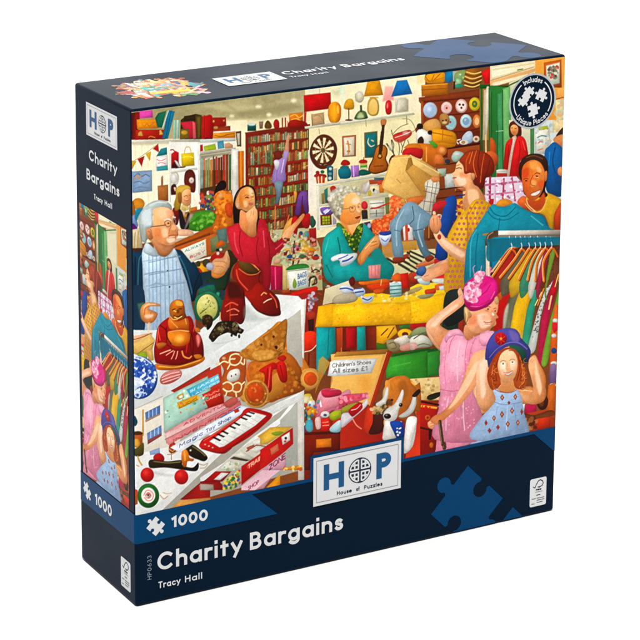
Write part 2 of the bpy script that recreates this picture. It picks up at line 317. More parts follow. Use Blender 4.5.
WORLD, BACK, SUN, SUN_EL = .17, 2.1, 3.6, 70
ART = '''
@ 0 0 1
# ceiling, walls
q a8996a-b8aa7a@90 128,108 320,84 320,130 280,145 128,145 e=0
q d8cda0-ece0b8@0 225,118 312,110 312,135 225,140 e=0 s=8
q 9c9064-b4a97c@0 131,112 310,86 310,112 262,120 228,118 200,116 131,140 e=0 s=3 a=.25
p c4b888 205,106 236,112 262,108 230,104 e=0 s=3 o=.7
p 8f8459 240,112 290,104 300,108 262,116 e=0 s=4 o=.6
q efe0b4-f4e8c4@0 305,84 425,68 425,230 305,230 e=0
q e9dcab 305,130 420,112 420,220 305,240 e=0
q f2eacb 131,140 200,138 200,235 131,245 e=0
q f2e2bc 225,121 247,120 247,190 225,190 e=0 s=1.5
q e6e0d0 196,130 235,128 235,170 196,170 e=0
@ 128 90
# ceiling lamps
@ 200 90
e fff6d0 467,132,20,10 s=3 e=0
e fff6d0 550,198,16,12 s=3 e=0
e f4ecc0 254,208,16,10 s=3 e=0
l 8d8258 8 120,50 340,205 o=.5 s=4
l 90865c 8 420,40 640,120 o=.4 s=4
@ 270 80
e fff2c8 188,165,20,13 s=3 e=0
# shelf1 left
@ 128 90
q 5a1a12 22,185 80,175 80,395 22,400
q 94160c 55,180 92,175 95,230 72,240 66,395 30,398
q f24cb4 90,168 195,160 200,220 92,226
q f39a12-e8860c 68,236 235,230 240,306 72,312
l a85a08 4 110,270 130,290 150,268 170,288 200,262 o=.7
z c06c08 4 70,262 238,256 o=.6
q c1250c-9e1408 60,318 292,316 296,394 56,398
q e9b84c 80,345 95,330 108,330 118,368 80,366
q e9b84c 250,322 262,318 282,356 250,358
l d9903c 5 165,378 180,370 215,380
q 0e5e46-1b7a54@0 240,185 305,165 272,300 236,300 215,225
q 11688c-0f86a4@20 320,160 374,172 318,390 272,386
z a8d8d0 6 322,165 276,300
z 0a4c6a 5 345,165 300,388
q c4ecd4-8ec8a8@0 364,240 383,238 382,390 360,392
q d4f2dc-90c4a8@0 388,238 411,240 406,388 386,390
q 45340f-2c2008 420,240 452,215 540,190 585,200 590,392 415,394
q 352608 448,208 536,196 540,245 448,248
q 6a5418 545,215 590,205 590,390 550,392 s=3
q d4263c-b81a30 418,258 515,248 545,262 545,385 480,388
q f26464 515,250 535,262 545,385 520,390
q 6e5a1c-8a6a1c 418,312 486,308 488,388 415,392
e d8a428 450,340,26,18
q d80e0c 590,220 640,205 640,385 596,385
@ 200 90
q 5c3c10 0,200 26,215 20,380 0,385
p e01812-b40808@0 20,220 50,204 98,212 102,384 60,392 14,388 w=6
z 8a0a06 4 36,220 32,388
q a0180c 100,220 206,218 210,284 104,326
e f0b060 108,250,8,10
e d8a050 190,244,8,8
q 8e2a10-b8481c 104,294 242,286 242,324 104,332
e e0a050 125,300,18,12
q f5a01e-d87c10 104,344 282,330 282,382 104,388
l 8a5008 5 120,362 170,372 220,356 270,348
q 3a0a06 30,386 60,380 75,392 45,398
q 3a0a06 80,384 100,384 100,394 84,396
@ 128 90
q efeadc-cfc7ae 22,402 640,392 640,414 200,418 22,420
q b5ad8c 22,420 200,418 560,420 560,432 200,434 22,436 s=3 e=0
@ 200 90
q e8ece0 0,396 282,382 284,404 0,420
q b8c8c0 0,400 282,398 282,408 0,424 o=.6

@ 128 90
# left wall panelling
z ddd0a0 5 60,440 62,1200 o=.6
z ddd0a0 5 110,440 112,1200 o=.6
z ddd0a0 5 160,440 162,1200 o=.6
z ddd0a0 5 205,440 205,1200 o=.5
q f4ead0-f8f2e0 205,430 560,425 560,1300 205,1300 e=0 o=.6
# bunting
l 9a8a50 3 22,580 120,520 240,430
q e0b020 20,565 66,568 30,640
q c41414 74,552 132,526 108,612
q eab41c 138,510 184,490 174,566
q cc1616 198,470 240,430 248,500
# cards
q 209098-157a84 262,470 310,458 312,516 224,532
q f4f0ea 222,534 316,520 320,640 222,646
l d86060 5 232,556 260,566 300,550
l d86060 4 240,586 270,580 300,590
q 38a0a4 228,614 314,600 318,640 232,648
# cubby
q efe8dc-f8f4ea@0 334,416 560,416 566,900 340,900 e=0
q faf6ee 328,412 344,412 350,900 334,900
q f8f2e4 556,420 580,420 584,900 564,900
q cc1418-a80c10 345,510 380,486 405,500 405,600 390,626 345,626
l b01014 7 340,480 360,478 380,500
p 401008 350,620 380,560 400,570 420,610 460,610 440,622
p f0e8e0 372,566 392,570 420,612 400,614 s=1
q e8c80c-d0ac08 425,508 525,500 532,604 430,612
l d8b830 6 450,508 460,462 490,458 505,500
l f6e050 4 435,540 480,530 520,540
@ 128 160
q f8f2e8 340,84 552,60 556,78 340,104
l c8c0a8 6 345,98 420,90 548,76
# picture, guitar-neck board
q 7894b4-8fa9c4@0 30,92 190,80 192,250 34,266
l 50688c 7 50,130 80,110 110,130 140,115 170,130
l b08860 9 48,160 70,120 84,150 100,124
l 5a7498 6 50,180 90,170 130,186 170,170
l 6a80a0 7 50,230 100,215 170,225
z ddd4b8 4 34,266 192,250
q b87030-a05a20 236,206 320,196 322,328 240,328
l 9a5a28 14 272,210 272,140
l b07840 8 270,150 274,130
# clock & circles
l c0b8a0 10 352,108 385,100 402,140 390,190 356,196
e e8e4dc 366,150,30,40
p 5a1c10-7a2a14 448,150 456,100 480,78 510,78 532,104 540,150 536,250 500,256 470,230 450,190
e f2e2d0 507,162,20,24 w=2
e 5a1c10 507,162,3,3
p 4a1410 345,210 380,195 390,260 360,300 345,290
p f6c8a8 365,220 382,222 376,250 e=0
# green counter etc right of cubby
@ 200 90
# shelf 2 boxes
q c81818 0,440 20,436 24,486 0,492
q 98b818-b8cc30 26,450 120,430 130,476 36,490
q 3a8aa8-60b4c8 138,412 186,404 196,464 142,472
q e8b080-d09060 196,430 230,420 262,440 262,462 200,468
q dcd8c4-a8a080 0,492 250,464 284,460 284,480 0,522
q 8c8668 0,520 250,490 250,512 0,556 e=0 s=3
q ebe6da 250,470 305,470 300,1000 256,1000
# tall books
b 0,1010,250,960,470,452,13,9aa060,5c8a5a,8ab0a0,4a7aa0,c8301c,e0502c,d8883a,5a2a10,8a3a18,d8c090,407040 31 j=.06
# framed pic on wall, lamp shade post
q 5a3a1c 284,332 328,328 328,450 296,452
q d8ccb0 294,346 318,344 318,438 302,440
z 4a3018 6 322,330 325,450
q f6ecd0 330,480 366,476 370,900 336,900 e=0
q c05808-e07a10@0 303,490 350,486 352,900 306,900
z f0a030 6 325,490 328,900
# big bookcase
q 7a1c0c-5c1408 362,345 600,312 870,290 870,1500 366,1500
q 8a2812 358,340 640,300 880,272 880,300 366,366
b 384,430,640,400,66,62,17,8a9460,c8a060,a8b48c,c07830,5a7a50,d8c8a0,b04820,e0d8c0 4
b 384,520,640,492,68,68,16,c8b070,8a9c60,d0a050,b85a20,5a7a48,e0d0a0,8c3414 5
b 384,605,600,580,68,68,15,b0a870,d89040,7a9050,b84018,d8c890,4a6a40 6
@ 270 80
b 0,490,305,462,68,66,17,8a9460,c8a060,a8b48c,c07830,5a7a50,d8c8a0,b04820,d8a030 14
b 0,575,305,545,72,70,17,c8b070,8a9c60,e0a050,c86a30,5a7a48,e0d0a0,8c3414 15
b 0,660,305,635,78,80,17,b0a870,d89040,7a9050,b84018,d8c890,c88a30 16
l 7a2410 9 0,500 305,470
l 7a2410 9 0,590 305,556
# things on the bookcase
q e07c14-c85a0c 150,270 262,256 265,370 155,378
l f6b040 8 160,290 200,276 230,300 258,284
l f8c050 7 170,320 210,310 240,324
p b01c0c-8a1408 150,335 190,315 230,320 290,340 290,378 150,384
e c81c14-8c100c@0 50,350,23,36
q b04010 92,302 104,302 104,384 94,384
q c04814 116,300 128,300 130,384 118,384
z 9a2810 5 140,330 142,384
@ 200 90
q 0f5448-0a4036 378,290 448,286 448,326 378,328
q 1a7a80 378,276 446,270 446,292 378,296
e e0f0e8 412,275,30,10
q 9a7868-7c5c4c 470,252 505,250 500,308 476,310
p 5a3c14-7a5018 516,284 530,250 550,246 572,280 566,306 524,308
p b8140c 588,266 610,236 632,262 630,304 596,306
@ 200 160
# lower bookcase shelves
b 385,44,580,20,110,110,13,8a9460,c86030,a8b48c,c07830,5a7a50,d8c8a0,a03814 21
l 7a1c0c 12 380,56 585,32
b 385,132,575,108,74,74,14,8a9460,c8a060,b85a20,c07830,5a7a50,d8c8a0,a03814 22
l 8a200e 12 380,148 580,120
b 390,215,575,190,70,68,13,c0a040,c8a060,b85a20,c07830,5a7a50,8a2814 23
l 8a200e 12 430,220 580,196
b 440,292,580,270,70,66,10,8a9460,a8884c,b85a20,c04820,5a7a50,d8b860 24
l 8a200e 12 440,306 585,284
b 450,385,590,364,74,74,10,8a9460,a8884c,9ab04c,c04820,5a7a50,d8c8a0 25
l 8a200e 12 450,398 600,376
b 460,480,600,462,78,78,10,6a8440,9ab04c,c8a060,c04820,8a2814,5a7a50 26
l 6a200e 12 460,494 610,472
b 505,585,620,560,86,86,8,d8d4b0,9ab04c,a8a888,6a7048,c8c0a0,405038 27
@ 270 150
b 0,125,130,105,80,80,8,8a9460,b85a20,6a8440,8a2814,9ab04c 41
b 140,92,305,66,80,78,9,8ab04c,c8783c,b04a24,d0a050,d8c8a0,a8a060 42
l 8a200e 13 130,104 305,76
b 140,180,305,150,66,62,8,d0a050,c8602c,b05a1c,d8c8a0,8a3c18 43
l 8a200e 13 125,192 305,160
b 140,258,305,228,62,62,9,b8c8b8,c8602c,e0a040,d8c8a0,8a3c18,d04818 44
l 8a200e 13 120,274 305,240
b 100,345,305,320,66,66,11,9ab05c,8a7040,c08830,d8c8a0,5a7040,c8b060 45
l 7a200e 13 100,362 200,346
b 0,360,80,352,76,76,5,8a6a40,b08040,6a7840 46
l 8a200e 12 0,374 60,366
b 70,445,205,420,74,74,8,c8b890,a04828,d8c080,8a3c18,e0b040 47
l 8a200e 12 60,456 210,438
b 0,450,60,440,76,76,4,8a6a40,c06a30,6a7840 48
b 0,560,180,530,90,96,10,8a7040,c09040,b04828,d0b078,586a40 49
l 7a200e 13 0,575 180,540
b 0,650,140,610,64,64,9,6a6838,c09040,8a4828,d0b078,586a40 50
# white post and shelf unit under dartboard
q f2ecd4-e8dcc0 305,0 420,0 420,640 305,640 e=0
q e8ddd0 306,20 345,20 345,440 312,440 s=2 e=0
@ 270 80
q c9d2d8-e0d8b8 302,60 400,50 400,120 300,140 e=0 s=4 o=.5
z b8a878 4 396,60 396,130
# bright shelf with lamps
q e9e4cc-c0bc9c 275,372 640,322 640,346 280,392
@ 340 70
q f2eed8-d0d0b8 0,415 590,342 596,356 0,440
q b0ae84 0,440 580,360 540,378 0,456 e=0 s=4 o=.7
q c80c10-b2080c 0,0 4,0 4,2 0,2 o=0
@ 270 80
z a09868 5 390,390 396,430
q d40a10-b8060c 268,122 484,98 488,228 272,256
q b81008 272,256 290,256 284,366 270,330 s=1.5
q c8a070 330,275 430,258 436,352 334,366
l 9a7848 4 350,290 380,280 410,300 420,330
q b08850 330,272 336,272 342,366 334,366
p f09010-f8a818-d86a08@0 462,260 472,205 500,176 540,178 566,215 566,290 545,335 490,340 468,310
p f8c850 534,215 545,210 548,260 538,262 e=0 s=2
q 98b088 500,90 580,70 584,110 510,120 e=0 s=6 o=.5
@ 340 70
# lamps
p f0ac10-d89008 50,240 100,235 108,310 30,308
z 5a3010 8 68,310 70,398
e 6a3818 70,400,30,7
q c8e0c8-e8e4c0 0,130 30,120 36,240 0,250 e=0 s=3
e e8e0c8-c8bc98 155,215,36,46
z b0a070 4 120,190 126,250
p 6f8a48-3f6030 120,395 124,360 155,325 200,330 216,360 214,388 e=.3
p b0c088 140,385 145,355 165,340 180,350 190,380 e=0 s=2
q 4a5c30 158,280 174,280 178,335 160,335
q f0a40c-e09204 220,85 315,78 345,200 190,212 w=4
l d0a030 9 240,220 300,220
p c89c40 216,310 226,245 260,215 300,240 312,300 300,355 260,368 226,350
p ecc870-e0b458 230,310 238,258 265,232 292,255 300,305 288,345 258,356 236,340 e=0
q eeb0a0-e0908c 360,130 425,130 430,240 340,250 e=0 s=2
p e01c24-c01018 360,300 366,255 390,240 412,260 412,330 396,355 370,350
e f89080 378,285,5,20 e=0 s=1.5
q 1484cc-0c70b8 455,85 535,78 578,190 408,214 w=4
q e4dcc8-c8c0a0@0 440,230 520,220 545,240 545,330 440,340 s=1.5
l a8a890 5 460,240 455,330 540,330
# wall under shelf
z d8c890 4 140,430 150,1000 o=.6
z d8c890 4 170,440 175,1000 o=.6
z a09870 7 205,402 208,448
q b8683c 15,528 128,518 126,690 18,696
q f0e4c8 28,542 114,532 112,680 32,686
l c88a48 12 60,570 70,620 66,670
l b87838 6 50,590 85,596
l b87838 14 60,650 74,650
q 7a6428 192,500 298,488 300,700 196,704
q 0e7478-0a6468 202,510 290,498 290,690 206,694
l f0e0b0 8 228,545 222,580 245,610 276,600 t=.6
l f0d890 5 250,560 268,570
# dart board
@ 270 80
e f0e2b8 424,560,92,96 e=0
@ 270 80
l 5a2010 26 345,520 385,466 430,450 480,470 515,520 522,575 505,640 470,680 420,698 375,680 340,630 330,570 345,520
z 5a2010 19 424,560 424,470
z 5a2010 19 424,560 468,478
z 5a2010 19 424,560 505,520
z 5a2010 19 424,560 515,570
z 5a2010 19 424,560 500,630
z 5a2010 19 424,560 465,670
z 5a2010 19 424,560 420,685
z 5a2010 19 424,560 378,665
z 5a2010 19 424,560 345,620
z 5a2010 19 424,560 335,560
z 5a2010 19 424,560 352,505
z 5a2010 19 424,560 388,475
e 5c8048 424,560,22,22
e b03018 424,560,8,8
# kitchen hanging tools, pots
@ 340 70
z 6a5a38 5 530,370 535,430
l 7a7450 5 425,510 450,480 490,450 545,430
l 8a8460 5 500,390 560,400 600,470 570,500
l 5a5438 6 410,480 420,520 440,550
p c02018-d84838 425,520 500,490 560,480 570,520 500,570 440,570
e e8a8a0 525,505,26,18 s=2
l f0d8d0 5 440,540 500,520 560,495
l 4a4830 6 415,560 430,600 420,640
l 5a5438 6 370,590 400,640
l 5a5438 5 480,560 500,620
l 5a5438 5 540,560 560,620
@ 340 140
# tools lower
l 3a3020 7 375,30 410,80 440,130
l 4a3a24 7 410,0 420,60 430,120
l 5a4a34 6 460,0 475,60 470,120
l 5a4a34 6 520,0 500,60 490,100
l c05030 7 440,0 470,20 500,10
p 6a1820 395,150 420,120 440,140 420,170 390,190
e e8e0c8 405,60,22,26 o=.6

# ---- guitar, toys on shelf, shelf unit
@ 340 140
q ece8d8-c8c8b0 0,320 380,262 392,280 0,345
q a8a078 0,345 390,282 392,600 0,660 e=0 o=.6 s=2
p 6a3008 228,250 232,205 255,160 275,90 290,50 320,36 355,40 378,70 378,110 368,150 388,200 380,240 330,262 270,272
p d87c18-b85a0c 238,245 240,210 262,165 280,95 295,58 322,44 352,48 370,75 368,110 358,150 375,195 368,232 325,252 272,262 w=5
z 3a2008 26 318,120 338,-60
e 5a2808 318,130,20,20
e e8b860 318,128,13,12
z 7a3c10 9 272,210 345,205
@ 340 70
p c87840 325,400 360,392 372,410 355,450 330,448
z 3a2008 22 345,450 328,640
@ 340 140
p c02010-8a1410 15,190 20,165 45,158 70,172 70,190
e e8c890 40,200,26,14
q 0f7078-0c5a68 0,215 30,200 70,210 74,280 60,300 0,310
q b07ac8-9860b0 85,205 150,200 158,290 90,300
z d8a8e0 8 105,208 110,290
q e8d060 160,185 215,182 216,200 162,204
q 50a040 160,204 216,200 218,226 160,230
q e0e0a0 162,220 214,216 216,236 162,240
p c81c14 150,170 175,155 210,160 214,182 160,186
z a01810 6 188,140 190,170
p 105a4a 150,250 180,235 225,245 245,270 160,285
@ 270 150
# toys left part on shelf unit
p c02814-9a1c10 355,215 370,190 440,195 445,220
q d84020 365,215 440,210 436,262 372,268
z f0d0a0 8 385,215 388,264
z f0d0a0 8 412,213 412,262
e b01c10 380,180,16,15
e 2a6a38 418,174,16,14
q 0f6878-0c5466 452,130 480,120 505,135 505,240 460,250
e e0f0e8 482,150,12,12
e 70b0b0 480,190,14,12
e d8ecec 478,225,14,14
q c8b090 505,150 535,145 535,240 510,246
p b81c14 565,105 590,78 625,85 640,105 630,120 575,122
p 0f7a88-0a6070 545,160 590,140 640,150 640,220 560,225
q f4eedc-e0d8c0 372,282 640,232 640,250 376,300
q f4eedc 370,284 392,280 394,640 376,640
q c8c4a0-a8a888 394,300 640,262 640,440 394,440 e=0
q e0dcc0 392,430 500,420 500,440 392,452
q 9a7a40 410,350 434,340 436,430 414,432
q 2f7a68 432,320 460,300 462,420 440,426
p c02818 480,300 510,285 530,310 520,350 490,340
p e8e0d8 468,350 500,340 515,370 500,400 470,396
p 7a2018 455,400 480,380 490,415 455,425
p 8a5ab8-5a4a98 400,470 440,455 500,460 505,500 480,520 420,515
p c8c8e8 425,490 460,470 470,490 440,506 e=0
l f0f0f0 5 440,510 485,470
q 7a2820 400,520 490,510 494,600 404,604
q b8c020 416,530 478,526 480,592 418,596
z 504818 4 438,530 440,594
z 504818 4 458,528 460,592
z 504818 4 416,552 480,548
z 504818 4 416,574 480,570
q b8a8c0 500,520 530,560 530,590 500,600
q f0ead8 390,606 560,592 560,608 390,624
@ 340 140
# shelf unit right of old woman
q c8b8a0 170,350 220,330 240,380 200,430 160,420 s=2
p f0e8e0-c8c0b8 190,385 225,330 240,345 225,400 205,430
q c04a28 230,320 350,310 352,345 236,355
q 48707c 270,300 350,300 350,316 276,326
q d84830 300,330 360,322 362,350 300,360
p f0dcb0 240,375 290,360 320,380 310,420 250,430
e 303020 270,400,10,14
e e8e8e0 285,415,14,18
q e8c020 222,410 246,405 250,446 226,448
q e87818 310,360 350,350 350,420 316,424
q ece4d0-d0c8b0 175,455 380,436 384,450 180,474
p d8404a 170,505 195,490 218,510 218,545 190,552 170,540
q 6a1c14 170,560 215,556 220,640 178,640
q e8e0d0-b8b8a8 232,480 350,470 352,620 236,630
z 787868 6 240,510 350,500
z 787868 6 240,550 350,542
z 787868 6 240,590 350,582
z 606050 6 290,560 290,640
q 708048 358,460 395,455 395,590 366,596
l b02c10 11 250,545 300,540 400,500
p e86830 395,470 440,440 520,480 530,560 440,640 380,620 400,540
d f09050,c84818,f8b070 70 5 12 395,470 440,440 520,480 530,560 440,640 380,620 400,540 9 o=.6
@ 340 200
p e06020-c84010 250,180 300,140 400,110 460,60 520,40 470,130 400,180 380,280 280,280 250,240
d f09050,c03c10,f8a868,e04c18 120 6 14 250,180 300,140 400,110 460,60 520,40 470,130 400,180 380,280 280,280 250,240 10 o=.6
q d8d0c0 170,150 340,130 340,145 175,166
q 302c28 170,90 218,86 222,150 176,154
q 503050 190,180 240,170 260,260 200,220
e b8c8e8 232,205,15,20
e e02c38 195,42,24,34
# ---- dresser
@ 410 60
q f0dca0 50,110 120,105 120,180 60,200 e=0
q 7c2c0c-6a2208 90,300 560,250 570,780 90,780
q 8a3410-a04818 68,300 556,232 562,290 70,330
q 6a2408 70,330 560,292 560,304 80,345
q c87810-b06008 90,200 300,186 306,276 92,292
z f0a030 6 95,204 298,190
z 8a4808 5 92,240 304,226
p f0a010-e89008 115,140 150,108 200,105 270,100 280,150 260,186 180,188 130,180
l a86008 6 120,130 160,175 190,120
l a86008 6 180,170 240,110
l b87010 5 130,165 200,160 270,140
p 1488b8-0c78a8 285,100 330,84 350,100 345,150 310,184 280,160
q c8d0b8 340,90 400,85 400,200 345,210 o=.7 e=0
p 90a858-70a070 360,110 410,80 450,90 440,150 400,185 355,170
p a8d098 370,150 410,160 400,200 370,190
p 30a078 355,200 400,190 430,200 400,222 370,220
e f0f0c0 400,115,10,8
e c8d070 425,140,10,8
p b06a14-8a4c0c 445,90 490,60 545,70 572,120 566,190 540,225 460,224 430,190 w=6
l f0cc70 7 450,95 510,110 566,96
l f0cc70 7 438,130 500,150 570,128
l f0cc70 7 432,165 500,185 570,160
l f0cc70 7 436,200 500,215 556,196
l 502c08 5 440,112 510,130 570,112
l 502c08 5 436,148 500,168 570,144
l 502c08 5 434,184 500,202 564,178
q 4a2408 345,170 360,170 360,232 345,234
q e01414-c80c0c 570,95 640,60 640,190 600,200 585,150
q 86340e-7a2c0a 100,345 560,300 560,560 100,600 e=0
q a85018 85,330 105,330 110,640 90,640
# plates
e b8cce0-d8e4f0@0 160,400,56,62 w=3
e 98b0d4 160,402,38,42 e=0 o=.8
e d0dcec 150,390,20,20 e=0 s=3
e f0d0c8 291,382,44,48
e e8a8a0 291,382,24,26 e=0
e b83c48 292,384,8,9
e e8b8ac 410,368,48,56
e f4d4c8 410,368,36,42 e=0
e 5a1018 396,356,9,9
e 5a1018 424,358,9,9
e 5a1018 410,382,8,9
e d8c028 516,352,44,54
e 4a6a28 516,352,22,28 e=0
e c8b030 514,350,8,10
l 5a1c08 9 310,440 400,432 556,412
e 7c2c0c 100,560,60,40 e=0
e b8dcd8 325,502,46,58
e 88b8c0 325,500,28,36 e=0
e c03030 322,496,7,9
e c8e0e4 446,488,46,54
e 78a0c0 446,490,28,32 e=0
e e0ecd8 440,480,10,12
e d88038 532,490,32,54
e e8b070 534,490,18,30 e=0
z f0a080 5 538,470 538,510
l 5a1c08 10 350,575 450,568 556,548
@ 410 130
q 7a2c0c 260,0 560,0 560,320 260,320 e=0 o=.01
p d8e0e8-a0b8d0 420,50 460,10 495,20 500,90 450,110 415,90
e f0e8d8 430,98,36,20
e c89050 425,98,16,12
l f0e8d8 7 385,110 370,85 400,76
e ecd8b8 528,72,28,26
e b05838 528,72,12,11
q 4a1408 300,140 556,100 556,115 305,155
q 9c4818-78300c 300,155 556,118 556,310 300,310 e=0
p b8d0c0-90b0a0 330,215 360,170 420,180 425,205 380,250 345,250
e e8f0e0 375,195,22,14

# ---- door area
@ 490 50
q e8d8ac-d8c090 0,100 380,60 380,200 0,300 e=0
q f4eccc-e8d8b0@0 10,140 350,90 352,130 14,220 e=0
q d8cc9c 15,150 350,100 354,112 16,166 e=0 o=.7
z b8985c 6 0,245 350,135
q e8b070-d8a060@0 0,250 380,140 380,180 0,290 e=0
q f0dcb8 20,262 300,190 300,210 20,290 e=0
q 1f6a20-124f18 0,284 150,284 150,310 0,312
z 4a7828 8 220,160 260,152
q e8a040-d88828 360,65 600,35 596,700 360,720 e=0
q d06010-b04c08 430,100 570,75 572,300 430,300
q f0e8d0-d8e0c8 448,125 556,98 556,265 450,290
d 8a6a5a,c84030,6a7a60,d89060,504038 45 6 14 470,140 545,115 540,230 470,240 3
q f0b058-e09040 540,310 600,300 596,380 540,390 e=0
z 8a4010 7 530,392 596,376
q f0dc98-e8cc80 520,400 585,390 586,640 530,640
d b8c8b0,e8e8d8,d8a878 20 10 26 525,410 580,400 580,640 530,640 5 o=.7
# doorway beyond
q d8d0a8-c0b890 150,262 360,170 360,720 150,720 e=0
q e8e0c0 180,300 340,240 340,560 180,560 e=0 o=.7
z 1f6a20 10 150,284 345,190
# green door
q 287a30-1c5c28 0,284 150,300 160,1150 0,1150 e=0
q 46985a-3c8a50@0 60,350 100,340 110,1150 60,1150
q 7ab868-5aa060@0 100,310 160,290 180,1150 112,1150
z 10481c 5 12,340 12,1150
z 14541c 6 100,320 104,1100
z a8d8b0 4 50,650 104,645
z 1a5024 5 60,600 60,1150
q dcd4b4-b0b898 150,560 340,560 340,900 170,900 e=0
q 4a8048 320,600 360,600 362,900 322,900
@ 410 60
q b8783c-907038@0 556,200 640,190 640,640 560,640 e=0
q 1e6420-164c18 556,196 640,192 640,226 556,230
q 286c2c-1c5024@0 560,226 580,226 585,1120 565,1120
q e0c8a0 592,240 606,240 600,640 580,640
p e8dcc0 605,240 640,240 630,420 612,600 600,560
q 2a7030 626,222 640,222 640,1120 630,1120
z d8c080 12 605,600 610,1100
# noticeboard
@ 490 120
q c8d0cc-c0ccd4 352,0 590,0 590,640 352,640 e=0
q e8e4d4-d8d8cc 360,70 470,66 470,270 360,270
q c0cc20 385,56 460,44 466,74 390,82
l 208090 9 380,140 410,125 450,130
l c83028 8 385,185 400,172 420,176
q e8d8a0 500,0 580,0 570,90 500,100
d b0b8c8,e8d8b0,d8b080,98a8b0 40 6 14 365,60 590,0 590,150 470,270 365,260 6 o=.7
l d07848 8 385,240 420,230
l a8a8a0 8 470,60 480,200
# woman in red coat
p 7a3010-4a1c08 150,90 152,40 175,10 215,5 245,40 250,100 235,150 165,150
p f0b088-e09060 168,70 178,35 205,25 225,50 222,100 200,125 176,110
l 8a3820 4 180,62 190,60
l 8a3820 4 205,62 218,62
l c03028 5 190,95 208,94
p f0c8a8 165,160 185,130 210,130 205,200 170,420 150,480 140,400 160,240
q e8d0c0-d8b098 176,150 200,160 160,460 140,470
p e01c18-b40c0c 125,190 165,145 180,160 165,240 150,330 140,400 108,395 112,290
p e41c1c-a80a0c@45 205,160 240,125 280,155 298,230 300,290 240,330 225,460 160,466 155,440 175,300
l 900808 6 235,170 240,240 225,330
l f05048 5 260,170 280,240
l 8a0808 5 150,200 140,300
# blue shirt man at right edge
q f0c890 550,0 588,0 588,80 560,90 e=0
p 3a2010 525,130 560,80 585,60 588,120 550,140
p e89858-d87838 505,160 530,130 588,120 586,220 540,200
p 0c5c98-0a4880 435,265 470,210 515,176 570,215 585,260 582,500 570,610 470,590 440,500 e=.2
l 083a68 8 520,220 500,330 520,420
l 2078b0 10 475,260 470,360
e e89050 565,410,26,36
# back plaid shirts
p e87820-d05810 0,260 30,280 45,330 40,400 10,430 0,430
q d8c8b8 50,405 140,398 145,500 50,500
q b83028 52,425 135,425 135,455 52,458
e e8e0d0 95,405,45,12
@ 485 180
q e0d0dc-d0b8c8 0,-20 250,-30 330,60 320,200 240,260 0,300 e=0
z a02848 18 40,-20 35,240
z a83050 14 150,-10 140,180
z b84060 12 215,-20 240,160
z b86080 14 0,40 290,10
z c07090 12 0,120 300,90
z c898b0 9 80,-10 80,200
d ffffff,e8d8e8,a03060 50 6 12 0,-20 250,-30 300,60 280,180 0,200 8 o=.7
q c81c18 35,150 70,150 60,280 40,280
q e8a818 0,200 20,200 20,330 0,330 e=0
# ---- counter at left & blonde woman
@ 128 160
q f4ecd8-e8dcc0 340,280 570,270 580,560 350,560 e=0
q 7a3418 345,360 560,270 566,400 345,440 o=.01
q d87820-c06010 490,385 550,370 556,430 500,440
q 8a5030 440,420 640,380 640,560 460,560 e=0
@ 200 160
q 4a2c14-7a4028 0,230 150,200 180,440 0,460 e=0
d b82818,385830,e8e0e0,d05830,283a70,c84838,7a9040 90 8 18 0,270 140,250 180,400 60,440 0,450 11
p 3a8a20-58a828 -80,470 -40,420 40,400 100,410 130,460 60,520 -60,560 -90,510
l 88c048 7 -60,500 0,460 70,430
l 286818 6 -40,530 20,490 90,470
@ 128 160
p 58a428-2f7a18 480,520 540,470 600,420 640,410 680,420 700,470 660,560 560,570 500,560 e=.3
d 8ac850,2c6a18,70b838 40 6 16 500,510 600,430 690,430 690,500 560,560 12 o=.6
# counter top
@ 130 220
q c86818-a84c10@0 240,250 360,180 640,50 700,30 700,110 640,120 360,230
q 8a3c10 340,212 640,100 640,120 340,232
q c0601c-a04814 330,230 700,100 700,330 330,330 e=0
q e8e0cc-d8d0b8 420,240 600,160 610,280 500,330
q 1f7a78 430,240 470,225 475,245 440,262
q 1f7a78 485,222 500,215 505,235 490,242
q 1f7a78 510,212 535,200 540,218 515,230
q 1f7a78 545,200 575,190 580,205 550,216
q b82818 490,290 520,275 528,300 500,308
q c04820 540,280 570,262 585,290 550,300
z e8c870 8 602,155 606,290
z 3a4838 6 500,320 640,280
z f0ead8 12 500,335 640,300
# items on counter
p e8a018-c88010 520,400 530,360 570,345 610,370 625,430 605,470 560,470
p c82010 540,380 570,400 590,450 560,470 540,430
e 3a4020 545,350,18,24
p 404028 580,330 610,310 640,330 630,380 590,370
@ 128 160
# blonde
p e8b838-c89020 380,300 385,230 420,200 480,205 500,240 490,260 440,260 420,300 415,400 385,420 365,360
p f4c0a0-e09870 415,300 430,250 470,240 500,260 505,300 500,350 470,370 435,350
p e0a838 375,400 385,290 430,250 480,240 440,250 420,300 410,390 470,430 485,410 495,350 500,400 480,450 420,450
l 803018 5 440,285 460,280
l 803018 5 478,284 492,284
l d04038 6 455,325 480,328
p 8a1818-5a0c10 355,395 385,380 410,400 405,480 390,520 360,500
p 181418-282028 405,400 430,410 460,500 470,440 490,420 490,480 480,550 420,545
p f4d0b0 430,380 460,380 455,430 445,440
p f0b890 380,560 470,555 520,580 520,600 450,610 390,600
e f0b890 498,585,26,22
p e8d8c8 450,560 475,470 500,430 520,440 490,500 s=2 o=.5
# orange fox fur man / dark haired person
@ 200 160
p 1a1010-2a1810 110,270 130,210 160,170 195,165 210,195 200,230 150,250 120,300
p e88820-c86410 110,300 150,250 220,250 260,290 265,420 260,520 220,560 180,590 110,590 100,520 130,440
d f8a840,c05010,f09028,a84808 70 6 16 110,300 150,250 220,250 260,290 265,420 250,520 180,580 110,570 130,440 13 o=.7
p d04818 200,360 240,340 262,400 250,460 210,440
e f8b070 165,285,22,26 o=.8
q 5c4430-8a7c60 130,580 220,550 230,660 140,680 e=0

# dark, warm gaps filled with shop clutter
@ 0 0 1
q 6a3418-8a4a20 131,290 566,240 566,480 131,520 e=0
q 8a2c14-6c1c0c 300,420 440,400 440,470 300,490 e=0
